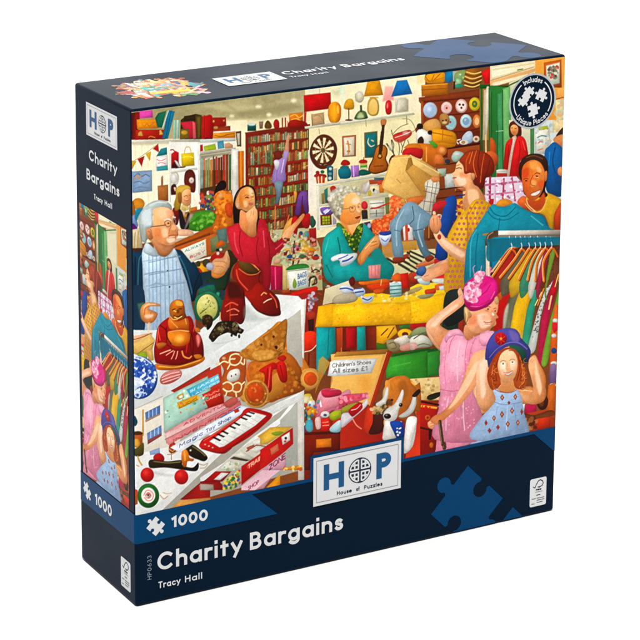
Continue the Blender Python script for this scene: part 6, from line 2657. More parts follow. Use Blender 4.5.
l 50b8c8 2 540,194 570,218 s=1.2
l 0a5868 2 404,240 398,300 402,380 s=1
l 0a5868 2 460,200 456,234 s=.8
p e89420 450,166 462,152 478,154 488,164 468,170
# rail
l 4c3828 12 430,264 432,248 444,239 456,238
l a87c5c 3 428,262 430,246 442,236
q f0e8dc-c8bcac-887c6c@90 456,232 615,230 615,243 456,244 e=.05
z 5c5044 1.6 456,244 615,243
z e4d0b0 5 431,264 431,372
l e8e8e8 1.4 484,246 486,268
l e8e8e8 1.4 500,246 503,268
l e8e8e8 1.4 512,246 516,268
l e8e8e8 1.4 524,246 526,268
l e8e8e8 1.4 538,246 540,268
l e8e8e8 1.4 556,246 560,266
l e8e8e8 1.4 578,246 580,264
# man at left, woman in red
@ 130 100 3.2
p e8945c-c87438@70 354,352 372,362 384,376 382,404 396,420 402,432 380,434 352,410 350,380 e=.1
p cc2434-a01020@40 312,420 326,402 346,394 356,412 378,432 402,434 412,384 430,398 444,432 454,460 472,452 490,438 502,452 486,476 462,496 450,504 450,560 446,604 426,596 420,544 384,522 350,514 326,482 e=.16
l 7c0814 2.4 352,420 350,460 360,500 s=.8
l 7c0814 2.4 440,440 446,480 446,520 s=.8
l 7c0814 2 410,440 404,480 412,520 s=.8
l e45464 3 334,424 336,460 346,490 s=1.2
l e45464 3 426,420 430,470 s=1.2
l e45464 3 466,476 488,458 s=1.2
l 7c0814 2 460,460 470,470
p f4b880-d88448@80 376,432 378,396 370,366 380,354 396,344 406,352 408,372 404,398 402,434 e=.12
l b87040 1.4 388,356 386,370
l b87040 1.4 396,354 394,368
p f4b880-dc8c50@20 486,438 500,414 516,400 530,388 552,364 558,370 544,392 528,412 504,452 e=.12
l b87040 1.4 530,392 544,376
q e4e0d0-d4ccb8 162,478 240,446 244,496 196,520 e=.05
t 1c7c78 4.6 176,486,236,462 ALWAYS
t b82c20 4.6 192,506,238,488 BUSY
# small leftovers behind the woman
c 26 11 452,400 470,440
# checked shirt, finer
l 6c88a4 1.6 60,520 150,500 s=.7
l 6c88a4 1.6 60,560 165,540 s=.7
l 6c88a4 1.6 66,600 176,584 s=.7
@ 0 0 1
c 46 12 284,232 304,262
@ 0 0 1

@ 270 80
e 5a3014 424,562,100,116 w=1
e ecdcb0 424,562,86,101 e=0
q 4c2008-6a3010 429,563 512,559 512,571 510,582 508,593 e=0
q 4c2008-6a3010 428,565 497,621 490,630 484,638 476,646 e=0
q 4c2008-6a3010 425,567 453,660 444,663 435,665 425,666 e=0
q 4c2008-6a3010 422,566 399,662 390,658 381,653 373,647 e=0
q 4c2008-6a3010 420,564 354,625 349,616 344,606 341,595 e=0
q 4c2008-6a3010 419,561 336,565 336,553 338,542 340,531 e=0
q 4c2008-6a3010 420,559 351,503 358,494 364,486 372,478 e=0
q 4c2008-6a3010 423,557 395,464 404,461 413,459 423,458 e=0
q 4c2008-6a3010 426,558 449,462 458,466 467,471 475,477 e=0
q 4c2008-6a3010 428,560 494,499 499,508 504,518 507,529 e=0
l c8b080 4 486,562 482,587 471,609 455,625 435,633 413,633 393,625 377,609 366,587 362,562 366,537 377,515 393,499 413,491 435,491 455,499 471,515 482,537 486,562 o=.6
l b84020 4 454,562 452,574 447,585 439,592 429,597 419,597 409,592 401,585 396,574 394,562 396,550 401,539 409,532 419,527 429,527 439,532 447,539 452,550 454,562 o=.6
e 4c7840 424,562,18,20
e b83018 424,562,8,9
@ 485 180
p 0c6478 30,470 560,455 600,455 600,520 540,530 300,545 200,540 110,640 15,640 15,500 e=0 o=.9
@ 485 250
q 4a2010-6a2c10 60,180 200,0 300,-30 600,-40 600,170 500,300 330,330 100,330 e=0 o=.9
p b02018 206,16 240,32 170,270 90,360 66,330 74,210 e=.25 o=.9
l 6a2c08 20 216,-2 150,91 68,216 o=.8
l d87018 17 210,-8 146,85 60,210
l f8bc70 6 204,-10 140,79 54,206
l c86018 12 210,-8 236,12 260,62
l f0f0f0 5 208,-53 214,-33 210,-8
p 60604c 286,14 320,30 250,280 150,370 126,340 134,220 e=.25 o=.9
l 6a2c08 20 296,-4 230,95 128,226 o=.8
l d87018 17 290,-10 226,89 120,220
l f8bc70 6 284,-12 220,83 114,216
l c86018 12 290,-10 316,10 340,60
l f0f0f0 5 288,-55 294,-35 290,-10
p d8a818 346,12 380,28 310,287 220,377 196,347 204,227 e=.25 o=.9
l 6a2c08 20 356,-6 290,97 198,233 o=.8
l d87018 17 350,-12 286,91 190,227
l f8bc70 6 344,-14 280,85 184,223
l c86018 12 350,-12 376,8 400,58
l f0f0f0 5 348,-57 354,-37 350,-12
p 2f8a70 396,10 430,26 360,293 300,383 276,353 284,233 e=.25 o=.9
l 6a2c08 20 406,-8 340,100 278,239 o=.8
l d87018 17 400,-14 336,94 270,233
l f8bc70 6 394,-16 330,88 264,229
l c86018 12 400,-14 426,6 450,56
l f0f0f0 5 398,-59 404,-39 400,-14
p e8e4dc 436,9 470,25 400,298 370,388 346,358 354,238 e=.25 o=.9
l 6a2c08 20 446,-9 380,101 348,244 o=.8
l d87018 17 440,-15 376,95 340,238
l f8bc70 6 434,-17 370,89 334,234
l c86018 12 440,-15 466,5 490,55
l f0f0f0 5 438,-60 444,-40 440,-15
p b02048 476,8 510,24 440,302 430,392 406,362 414,242 e=.25 o=.9
l 6a2c08 20 486,-10 420,103 408,248 o=.8
l d87018 17 480,-16 416,97 400,242
l f8bc70 6 474,-18 410,91 394,238
l c86018 12 480,-16 506,4 530,54
l f0f0f0 5 478,-61 484,-41 480,-16
p 7aa838 526,6 560,22 490,308 500,398 476,368 484,248 e=.25 o=.9
l 6a2c08 20 536,-12 470,105 478,254 o=.8
l d87018 17 530,-18 466,99 470,248
l f8bc70 6 524,-20 460,93 464,244
l c86018 12 530,-18 556,2 580,52
l f0f0f0 5 528,-63 534,-43 530,-18
@ 0 0 1

# ---- stack of game boxes
@ 130 300 3.2
q 8c2418-c03820@20 130,290 290,206 302,330 240,350 e=.1
q b4d8c4-98c4b4@20 106,313 248,243 268,332 108,425
q 44b0d4-70cce4@0 180,287 282,236 288,262 196,313
t f4fcff 4.5 192,296,282,250 SNAKES
t e0f4f8 4 199,308,285,263 LADDERS
q e8a818 150,328 214,302 218,320 156,349
t 7a4808 4.5 158,345,216,318 LUDO
q d82c14-b01c0c 230,302 284,276 300,328 250,346
t f8d0b8 4 238,312,284,292 FUN
t f8d0b8 4 242,324,288,304 CARDS
d e8b030,50a078,f0f0d8,d86040 26 2 5 110,315 240,255 255,325 112,415 101
q d8a020 152,305 170,297 173,312 155,320
q e8f0d8 156,308 167,303 169,311 158,315 e=0
q f4c8c4-e4a4a4@20 110,428 300,336 346,306 352,322 300,352 118,446 e=.12
t a81c28 5 172,402,325,326 ADVENTURE
q e89090-c86468@20 112,446 300,354 352,322 356,336 300,368 122,464 e=.12
t 90101c 5.5 140,454,335,352 INVENTION
z 8c3c3c 1.2 112,446 352,322
q f6f6f8-d8e0ee@20 128,472 300,370 352,338 384,344 360,362 232,440 160,488 e=.12
z 3c64b0 3 290,376 352,342
t 20407c 7 158,472,232,430 Magic
t 20407c 6.5 243,424,272,407 Toy
t 20407c 6.5 282,402,322,379 Shop
q d83820 330,352 346,346 350,356 336,362
p c85c50 300,330 335,308 345,325 315,345 e=.2
# giraffe
p a84414-c86020 285,190 320,165 360,170 372,195 368,260 358,305 330,310 298,300 290,260 300,225 e=.2
p f8f4ea-dcd8cc 312,238 322,225 345,220 352,235 345,255 322,262 310,252
l f4dca8 4 286,205 300,196 315,200 320,190 335,188
l f4dca8 4 318,195 322,178 340,172 356,180 352,198 338,208 322,205 318,195
l f4dca8 4 352,198 364,206 366,190
l f4dca8 4 320,205 312,220
l f4dca8 4 298,268 312,262 328,272 326,288 310,292 298,284
l f4dca8 4 328,272 344,264 356,272 352,290 338,294 326,288
l f4dca8 4 310,292 306,305
l f4dca8 4 338,294 340,308
l f4dca8 4 356,272 366,262
e 201810 324,243,2,3
e 201810 338,238,2,3
e f4e4b8 362,168,7,7
e e8b080 300,186,6,5
# teddy
q c0bcae-a8a498@90 497,72 546,28 552,215 505,200 e=0
p c06418-984c10@40 480,172 505,168 530,190 548,225 555,260 530,262 500,230 478,205 e=.2
p c46818-9c4c10@40 380,205 430,190 480,182 520,225 535,262 560,280 540,296 470,318 420,330 390,270 e=.2
d e09438,9c500c,b86818 120 3 7 385,210 480,185 540,240 550,280 440,325 395,270 102 o=.45
p d88c38-b87020 450,250 478,230 495,262 480,300 440,322 425,300 e=.1
p c87c28-985810@40 352,168 400,135 460,92 494,62 503,70 500,120 492,160 472,182 430,198 388,192 358,182 e=.2
d d09040,98580c,dca050,b87420,a86414 170 3 7 358,165 430,115 495,70 495,150 470,182 430,195 370,185 103 o=.45
p f0b458 395,165 430,160 460,165 450,188 415,194 395,185 e=0 s=1.5 o=.5
e 4a1c08 420,143,3.5,3.5
e 4a1c08 459,117,3.5,4
p 401808 462,148 470,146 472,154 466,157
l 7a3c10 1.6 466,157 474,166 482,160
p d81c14-a00c08@60 412,226 445,204 462,200 470,212 455,230 452,290 428,292 430,240
p d81c14-a80c08@60 466,204 488,194 500,215 502,258 484,262 470,230
e c01410 462,212,9,10
p c81c14 470,186 490,176 500,186 488,196
l 7c0804 2.5 440,220 436,285
l 7c0804 2.5 480,210 490,250
l f05040 3 448,215 442,280 s=1
e e0a048 402,300,42,45
e b8641c 402,300,36,39
e d85010 401,297,28,31
e b83808 404,302,18,22 s=2 e=0 o=.6
e e0a048 576,252,31,32
e d85414 577,252,21,22
e b83c0c 579,254,13,14 s=2 e=0 o=.6
d 8c3c10,f0c070 26 2 4 370,260 440,260 440,340 370,340 104 o=.4
# shelf board under teddy
q eeeeea-cfcfca@0 250,430 360,376 545,302 552,306 545,322 400,392 300,450 e=.05
# keyboard
p d81c14-ac0c08@30 221,463 236,446 262,430 346,374 364,352 386,345 446,360 451,372 424,398 314,476 292,487 262,485 228,475 e=.15
q f4f4ee-dadad2@30 254,452 300,420 374,362 384,356 436,370 402,400 300,468 286,471 e=.05
q 181410 262,440 268,436 292,448 286,452
q 181410 276,430 282,426 304,436 298,440
q 181410 290,420 296,416 316,426 311,430
q 181410 314,404 320,400 340,409 335,413
q 181410 329,394 335,390 354,399 349,403
q 181410 352,377 357,373 377,381 372,385
q 181410 364,368 369,364 389,371 384,375
q 181410 376,359 381,356 400,362 396,366
z b8b8b0 1 298,464 272,450
z b8b8b0 1 316,454 290,441
z b8b8b0 1 334,442 308,430
z b8b8b0 1 350,431 325,419
z b8b8b0 1 366,421 342,409
z b8b8b0 1 382,410 358,398
z b8b8b0 1 397,400 373,388
z b8b8b0 1 410,390 388,378
z b8b8b0 1 424,380 402,370
e f4e4d0 240,462,3,2
e f4e4d0 252,467,3,2
e f4e4d0 264,472,3,2
l f07060 1.6 236,450 262,434 346,378
l 700c08 2 228,475 262,485 292,487 314,476 424,398
# ---- lady in pink
@ 420 280 4.267
p d8946c-b86838@60 195,190 245,215 255,240 240,262 205,262 185,240 e=.1
p f4bc94-e08850@50 86,288 50,242 27,203 34,176 88,132 138,92 163,74 160,48 172,34 186,66 188,100 152,132 104,168 82,196 108,214 132,216 110,262 e=.12
p f8d8bc 48,190 90,148 150,104 160,112 100,158 66,196 e=0 s=1.6 o=.7
l c87c50 3 82,196 108,214 130,218 s=1
l c88058 2 165,70 176,60
p f4b890-e08c5c@50 192,116 226,130 275,122 312,92 326,84 333,112 330,134 326,146 334,160 320,168 318,184 302,206 282,216 240,228 206,206 196,160 e=.08
p f8dcc4 245,150 290,145 300,190 260,205 e=0 s=2.5 o=.7
p e07848 205,150 235,145 240,185 210,190 e=0 s=3 o=.6
p f0986c 268,150 298,152 296,172 268,170 e=0 s=2.5 o=.5
l 7c5030 2.2 278,118 290,113 300,116
e 4c3424 290,124,4.5,3
l 8c6848 1.6 280,130 292,132 s=1
l 7c5030 2 314,122 324,120
e 4c3424 320,132,3,2.6
l d09068 2.2 306,130 310,148 316,156 306,160 s=.8
p f8e4d0 308,138 316,146 312,152 306,146 e=0 s=1
l b04840 3 272,178 288,182 306,178
l c87858 2 276,186 290,190 302,186 s=1
l f8d0b8 2.5 278,194 298,194 s=1
p e0a878-c07848 203,140 214,136 220,152 210,162 e=.2
p e01880-b0085c@110 184,62 188,26 214,-4 256,-20 300,-14 326,8 332,44 318,82 288,112 246,130 214,132 194,112 e=.18
p f02c98 226,60 270,30 312,10 322,40 296,84 250,110 218,104 e=0 s=3 o=.6
l f878c0 2.5 216,112 256,112 296,88 318,50 s=1
l a00450 3 192,96 222,118 262,112 300,84 s=1.2
l a00450 2.5 250,70 280,50 300,20 s=1.2
p f090b4-e86c9c 188,60 200,24 226,6 250,18 252,50 240,84 208,92 190,80
d f8c4d4,e87ca4,fcd8e0,d85c8c,f4a4c0 120 4 11 186,66 204,16 246,10 254,60 236,92 200,92 105 o=.85
p f4a4c0-e070a0 228,10 236,-30 258,-40 276,-26 268,0 250,16
d f8d0dc,e484a8,f4b0c4 26 4 9 230,8 240,-34 270,-30 262,10 106
l f090b8 2.4 232,-20 226,-50 234,-62
l f4a8c4 2 258,-38 262,-60
p f0a0b8-dc7c98@60 84,288 102,244 124,218 164,210 186,240 204,258 236,240 280,224 312,218 312,246 300,290 250,312 222,362 212,440 260,560 268,680 62,680 78,560 86,470 80,384 92,326 e=.14
p f8c4d4 150,260 200,280 190,380 140,400 120,320 e=0 s=4 o=.5
p e8809c 196,300 220,320 204,430 180,460 e=0 s=4 o=.6
l c8587c 2.5 160,222 132,262 122,310 s=1
l d06c8c 2.2 204,260 192,320 196,420 s=1
l d06c8c 2.2 236,246 216,300 208,370 s=1
l d87898 2 110,300 104,380 110,450 s=1
l c85c7c 2.4 86,466 140,474 200,460 s=.8
l f8ccd8 3 170,260 158,330 160,430 s=1.4
l f8ccd8 3 120,500 112,560 110,640 s=1.4
l d06c8c 2.5 150,480 146,560 150,640 s=1.2
l d06c8c 2.5 210,470 220,560 216,640 s=1.2
l f8ccd8 3 186,480 184,570 190,640 s=1.4
p f8b4c8-e890ac 104,248 124,218 164,210 188,238 150,236 122,252 112,268
p f8b4c8-e890ac 250,240 280,224 314,218 316,250 300,276 262,280
d fad4dc,d8708c,f8c0cc 110 2.5 5 90,280 130,225 190,245 300,230 260,310 210,380 240,640 80,640 100,400 107 o=.5
p f4b484-dc8048@120 218,330 246,302 286,298 284,350 244,440 184,520 112,588 72,616 44,602 56,582 106,552 158,482 190,402 e=.12
p f8d8b4 210,390 240,350 252,360 210,450 150,530 120,550 150,500 e=0 s=2 o=.7
l c88050 2.2 52,592 76,584
l c88050 2.2 56,602 78,596
l c88050 2 64,610 82,604
z 40301c 14 84,604 96,700
z 8c7450 3.5 80,604 92,700
# ---- girl
p f4c09c-e0945c@30 244,362 264,334 290,314 308,322 298,368 292,420 306,462 322,512 296,552 254,542 238,488 e=.12
p f8dcc4 254,370 280,336 288,346 276,420 280,480 262,500 e=0 s=2 o=.7
p 98380c-c05418@40 292,378 318,322 356,292 400,288 428,310 442,360 458,402 454,446 428,466 398,456 380,432 350,440 322,470 300,462 286,420 e=.15
p dc9860-c87c44 346,418 392,422 402,452 410,466 372,478 330,468 344,450 e=0
p f8cca0-e8a068@110 332,352 348,312 378,296 404,312 416,350 410,398 392,430 366,440 346,426 334,390 e=.08
p f8e4cc 340,360 362,350 366,390 348,402 e=0 s=2 o=.8
p f8e0c4 384,346 408,350 404,380 388,384 e=0 s=2 o=.7
p f0a074 344,384 358,382 360,402 348,404 e=0 s=2.5 o=.5
p f0a074 396,372 410,372 404,394 396,392 e=0 s=2.5 o=.5
l 8c6848 2 342,350 352,343 364,346
l 8c6848 2 382,342 394,337 404,341
p f4f0e8 344,357 354,353 364,357 354,361 e=0
p f4f0e8 384,350 394,346 403,350 394,355 e=0
e 405040 354,357,3.6,3.2
e 405040 394,350,3.4,3.2
l d8946c 2.4 372,352 370,368 366,378 376,381 s=.8
p fcf8f4 360,396 374,397 392,388 386,402 370,406
l c04c3c 2 356,394 374,397 394,386
l c04c3c 1.8 362,402 374,408 388,400
l 6c2008 3 332,340 322,380 326,430 s=1
l d87430 3 316,350 306,400 312,450 s=1
l d87430 3 426,330 438,380 434,440 s=1
l e89450 2.4 444,390 444,430 424,456 s=.8
l 6c2008 3 418,320 426,370 412,430 s=1
l 9c3c10 3 380,300 410,306 420,340 s=1
p 245c48-143c30 380,278 420,282 448,300 454,330 438,350 424,318 404,296 384,288 e=.1
p 4c4c98-34347c@100 277,334 284,276 312,228 354,206 404,208 426,234 424,256 456,274 472,306 462,334 450,342 452,310 424,284 384,274 350,282 322,308 304,346 292,374 286,344 e=.16
p 7c68b0 380,214 418,232 420,262 392,258 e=0 s=2.5 o=.7
l 8478b8 2.6 296,330 330,292 376,268 420,268 456,294 s=1
p cc181c-9c0c10 322,232 342,222 364,232 370,254 356,274 334,276 320,258 e=.15
l e84430 2 328,240 360,264
l e84430 2 330,266 362,240
l e84430 2 345,226 345,274
e f0b040 345,250,5,6
p f4b888-dc8448@30 462,372 466,340 482,326 498,334 508,372 526,430 538,482 522,520 472,530 432,504 414,474 462,486 482,464 472,412 e=.12
p f8d8b8 490,350 506,400 520,460 508,490 494,430 e=0 s=2 o=.7
l c88050 2 470,346 478,336
l c88050 2 478,350 486,340
p a8c0dc-8ca8cc@70 312,472 328,464 348,478 390,478 414,466 432,502 442,560 452,680 220,680 254,596 298,546 322,510 e=.12
l 8c3c2c 2.2 318,466 346,478 386,480 412,468
l 6884b0 2.4 318,520 360,532 432,520 s=.8
l 6c88b4 2 330,540 318,600 300,650 s=.8
l 6c88b4 2 400,530 410,600 414,650 s=.8
l c8d8ec 2.6 372,540 368,640 s=1
q a83c28 350,487 359,501 350,515 341,501
q a83c28 406,484 414,498 406,512 398,498
q a83c28 379,515 386,523 379,532 372,523
q a83c28 392,543 401,557 392,571 383,557
q a83c28 349,558 358,573 349,588 340,573
q a83c28 433,548 440,562 433,576 427,562
q a83c28 315,576 323,589 315,602 307,589
q a83c28 281,596 288,609 281,622 274,609
q a83c28 374,600 383,614 374,628 365,614
q a83c28 417,594 425,608 417,622 409,608
q a83c28 332,616 340,628 332,640 324,628
q a83c28 296,630 304,642 296,654 288,642
q f0b880 350,494 354,501 350,508 346,501
q f0b880 406,491 410,498 406,505 402,498
q f0b880 392,550 397,557 392,564 387,557
q f0b880 349,566 353,573 349,580 345,573
q f0b880 374,607 378,614 374,621 370,614
q f0b880 315,583 319,589 315,595 311,589
q f0b880 417,601 421,608 417,615 413,608
@ 0 0 1

@ 420 280 4.267
p e8c088-c89048@60 188,116 204,122 214,140 206,168 196,182 188,160 o=.8
l f0d4a0 2 194,124 200,150 196,176
p e0b070 318,76 330,70 336,92 328,104 318,96


l d07030 2 322,465 317,466 314,462 315,457 318,454 s=.7
l b85018 2 309,411 302,412 297,406 298,397 304,393 s=.7
l 7a2808 2 305,411 300,412 297,408 298,402 301,400 s=.7
l 5c1c04 2 324,446 317,447 312,441 313,432 319,427 s=.7
l b85018 2 322,437 317,438 312,433 313,426 318,422 s=.7
l b85018 2 321,461 316,462 312,457 312,450 317,447 s=.7
l 7a2808 2 322,430 315,431 310,425 311,416 317,411 s=.7
l b85018 2 444,408 440,408 437,405 437,399 441,396 s=.7
l 5c1c04 2 436,429 430,430 426,425 427,419 431,415 s=.7
l e08c48 2 449,407 441,408 436,402 437,393 443,388 s=.7
l 5c1c04 2 450,460 443,461 438,455 439,447 445,442 s=.7
l 7a2808 2 441,467 434,468 428,461 429,452 435,447 s=.7
l 5c1c04 2 455,423 448,424 443,418 444,410 450,405 s=.7
l 5c1c04 2 438,413 432,414 427,408 428,401 433,397 s=.7
l e08c48 2 453,420 445,421 440,415 441,406 447,401 s=.7
l e08c48 2 318,401 312,402 308,397 308,389 314,385 s=.7
l 7a2808 2 321,363 316,364 312,359 312,352 317,349 s=.7
l e08c48 2 331,394 324,395 319,389 320,380 326,376 s=.7
l 5c1c04 2 318,419 311,420 306,414 307,406 313,402 s=.7
l e08c48 2 446,375 439,376 434,371 435,363 441,359 s=.7
l 5c1c04 2 439,352 433,353 429,348 430,341 435,337 s=.7
l d07030 2 453,394 447,395 443,391 444,384 448,380 s=.7
l d07030 2 454,352 447,353 442,347 443,339 449,335 s=.7
@ 0 0 1

'''
# ================================================================ the scene in Blender
import bpy, bmesh
from mathutils import Vector
sc = bpy.context.scene
col = sc.collection
RAD = 0.0055          # rounding of the carton's edges

def mat(name, base, rough=.5, spec=.2, bump=.0, scale=60, mottled=.06):
    m = bpy.data.materials.new(name); m.use_nodes = True
    nt = m.node_tree; b = nt.nodes['Principled BSDF']
    b.inputs['Roughness'].default_value = rough
    b.inputs['Specular IOR Level'].default_value = spec
    tc = nt.nodes.new('ShaderNodeTexCoord')
    nz = nt.nodes.new('ShaderNodeTexNoise'); nz.inputs['Scale'].default_value = scale; nz.inputs['Detail'].default_value = 6
    nt.links.new(tc.outputs['Object'], nz.inputs['Vector'])
    if base is None:
        at = nt.nodes.new('ShaderNodeAttribute'); at.attribute_name = 'print_color'
        src = at.outputs['Color']
    else:
        rgb = nt.nodes.new('ShaderNodeRGB'); rgb.outputs[0].default_value = (*base, 1); src = rgb.outputs[0]
    mr = nt.nodes.new('ShaderNodeMapRange'); mr.inputs['To Min'].default_value = 1 - mottled; mr.inputs['To Max'].default_value = 1 + mottled
    nt.links.new(nz.outputs['Fac'], mr.inputs['Value'])
    vm = nt.nodes.new('ShaderNodeVectorMath'); vm.operation = 'SCALE'
    nt.links.new(src, vm.inputs[0]); nt.links.new(mr.outputs[0], vm.inputs['Scale'])
    nt.links.new(vm.outputs[0], b.inputs['Base Color'])
    # roughness varies a little, like handled varnish
    r2 = nt.nodes.new('ShaderNodeMapRange'); r2.inputs['To Min'].default_value = rough - .08; r2.inputs['To Max'].default_value = rough + .08
    n2 = nt.nodes.new('ShaderNodeTexNoise'); n2.inputs['Scale'].default_value = 7; n2.inputs['Detail'].default_value = 3
    nt.links.new(tc.outputs['Object'], n2.inputs['Vector']); nt.links.new(n2.outputs['Fac'], r2.inputs['Value'])
    nt.links.new(r2.outputs[0], b.inputs['Roughness'])
    if bump:
        n3 = nt.nodes.new('ShaderNodeTexNoise'); n3.inputs['Scale'].default_value = 420; n3.inputs['Detail'].default_value = 2
        nt.links.new(tc.outputs['Object'], n3.inputs['Vector'])
        bp = nt.nodes.new('ShaderNodeBump'); bp.inputs['Strength'].default_value = bump; bp.inputs['Distance'].default_value = .001
        nt.links.new(n3.outputs['Fac'], bp.inputs['Height']); nt.links.new(bp.outputs[0], b.inputs['Normal'])
    return m
def L3(h): return tuple(float(v) for v in to_lin(srgb(h)))
M = {
 'navy': mat('navy_printed_card', L3('03182b'), .38, .03, .12),
 'blue': mat('blue_print', L3('003c66'), .38, .04, .1),
 'piece': mat('mid_blue_print', L3('003c68'), .38, .04, .1, mottled=.1),
 'white': mat('white_print', L3('d9dada'), .45, .16, .05, mottled=.03),
 'letter': mat('brand_blue_ink', L3('08507f'), .45, .16),
 'ink': mat('dark_ink', L3('14263a'), .5, .15),
 'grey': mat('grey_ink', L3('8e8a90'), .5, .15),
 'silver': mat('silver_rim_print', L3('b4b8bc'), .4, .2),
 'code': mat('muted_code_ink', L3('8797a2'), .5, .15),
 'art': mat('colour_print', None, .38, .06, .1, mottled=.05, scale=90),
 'table': mat('white_table', (.86, .86, .86), .6, .2, mottled=.01, scale=3),
}

def link(name, verts, faces, m, parent=None, smooth=False):
    me = bpy.data.meshes.new(name); me.from_pydata(verts, [], faces); me.update()
    o = bpy.data.objects.new(name, me); col.objects.link(o)
    if m: me.materials.append(m)
    if smooth: me.polygons.foreach_set('use_smooth', [True] * len(me.polygons))
    if parent: o.parent = parent
    return o

# faces of the carton: (a, b, height above the print) -> point; rounding is followed at the ends
def on_front(a, b, d=0):
    if a > BW - RAD:
        t = (a - (BW - RAD)) / RAD * math.radians(80); r = RAD + d
        return (BW - RAD + r * math.sin(t), RAD - r * math.cos(t), b)
    if a < RAD:
        t = (RAD - a) / RAD * math.radians(45); r = RAD + d
        return (RAD - r * math.sin(t), RAD - r * math.cos(t), b)
    return (a, -d, b)
def on_left(a, b, d=0):          # a from the back edge (0) to the front edge (BD)
    if a > BD - RAD:
        t = (a - (BD - RAD)) / RAD * math.radians(45); r = RAD + d
        return (RAD - r * math.cos(t), RAD - r * math.sin(t), b)
    if a < RAD:
        t = (RAD - a) / RAD * math.radians(60); r = RAD + d
        return (RAD - r * math.cos(t), BD - RAD + r * math.sin(t), b)
    return (-d, BD - a, b)
def on_top(a, b, d=0): return (a, b, BH + d)

STEP = .00028
def sheet(name, F, outline, m, layer, parent, na=1, holes=None):
    """printed area: flat polygon, or (a0,a1,b0,b1) rectangle subdivided so it follows the rounded edges"""
    d = layer * STEP
    if len(outline) == 4 and not isinstance(outline[0], (tuple, list)):
        a0, a1, b0, b1 = outline
        xs = {a0, a1}
        lim = BW if F is on_front else BD
        for k in range(7):
            for x in (RAD * k / 6, lim - RAD * k / 6):
                if a0 < x < a1: xs.add(x)
        xs = sorted(xs); n = len(xs)
        v = [F(x, b, d) for b in (b0, b1) for x in xs]
        f = [(i, i + 1, n + i + 1, n + i) for i in range(n - 1)]
        if F is on_top: f = [tuple(q) for q in f]
        return link(name, v, f, m, parent, True)
    bm = bmesh.new(); vs = [bm.verts.new(F(a, b, d)) for a, b in outline]
    fc = bm.faces.new(vs); fc.normal_update(); bmesh.ops.triangulate(bm, faces=[fc])
    me = bpy.data.meshes.new(name); bm.to_mesh(me); bm.free(); me.materials.append(m)
    o = bpy.data.objects.new(name, me); col.objects.link(o)
    if parent: o.parent = parent
    return o
def raster_sheet(name, F, a0, b1, res, img, m, layer, parent, mask=None, step=1):
    """dense painted mesh: one coloured vertex per brush sample"""
    h, w = img.shape[:2]; d = layer * STEP
    A = a0 + (np.arange(w) + .5) / res; B = b1 - (np.arange(h) + .5) / res
    A[0] = a0; A[-1] = a0 + w / res
    pos = np.zeros((h, w, 3))
    P = np.array([F(a, 0, d) for a in A]) if F is not on_top else None
    if F is on_top:
        pos[..., 0] = A[None]; pos[..., 1] = B[:, None]; pos[..., 2] = BH + d
    else:
        pos[..., 0] = P[None, :, 0]; pos[..., 1] = P[None, :, 1]; pos[..., 2] = B[:, None]
    idx = np.arange(h * w).reshape(h, w)
    q = np.stack([idx[1:, :-1], idx[1:, 1:], idx[:-1, 1:], idx[:-1, :-1]], -1)
    if mask is not None: q = q[(mask[1:, :-1] & mask[1:, 1:] & mask[:-1, 1:] & mask[:-1, :-1])]
    q = q.reshape(-1, 4)
    used = np.unique(q); remap = -np.ones(h * w, int); remap[used] = np.arange(len(used))
    q = remap[q]; V = pos.reshape(-1, 3)[used]; C = img.reshape(-1, 3)[used]
    me = bpy.data.meshes.new(name)
    me.vertices.add(len(V)); me.vertices.foreach_set('co', V.astype(np.float32).ravel())
    me.loops.add(q.size); me.loops.foreach_set('vertex_index', q.astype(np.int32).ravel())
    me.polygons.add(len(q)); me.polygons.foreach_set('loop_start', np.arange(0, q.size, 4, dtype=np.int32))
    try: me.polygons.foreach_set('loop_total', np.full(len(q), 4, np.int32))
    except Exception: pass
    me.update(calc_edges=True)
    at = me.color_attributes.new('print_color', 'FLOAT_COLOR', 'POINT')
    at.data.foreach_set('color', np.c_[to_lin(C), np.ones(len(C))].astype(np.float32).ravel())
    me.polygons.foreach_set('use_smooth', [True] * len(me.polygons))
    me.materials.append(m)
    o = bpy.data.objects.new(name, me); col.objects.link(o); o.parent = parent
    return o

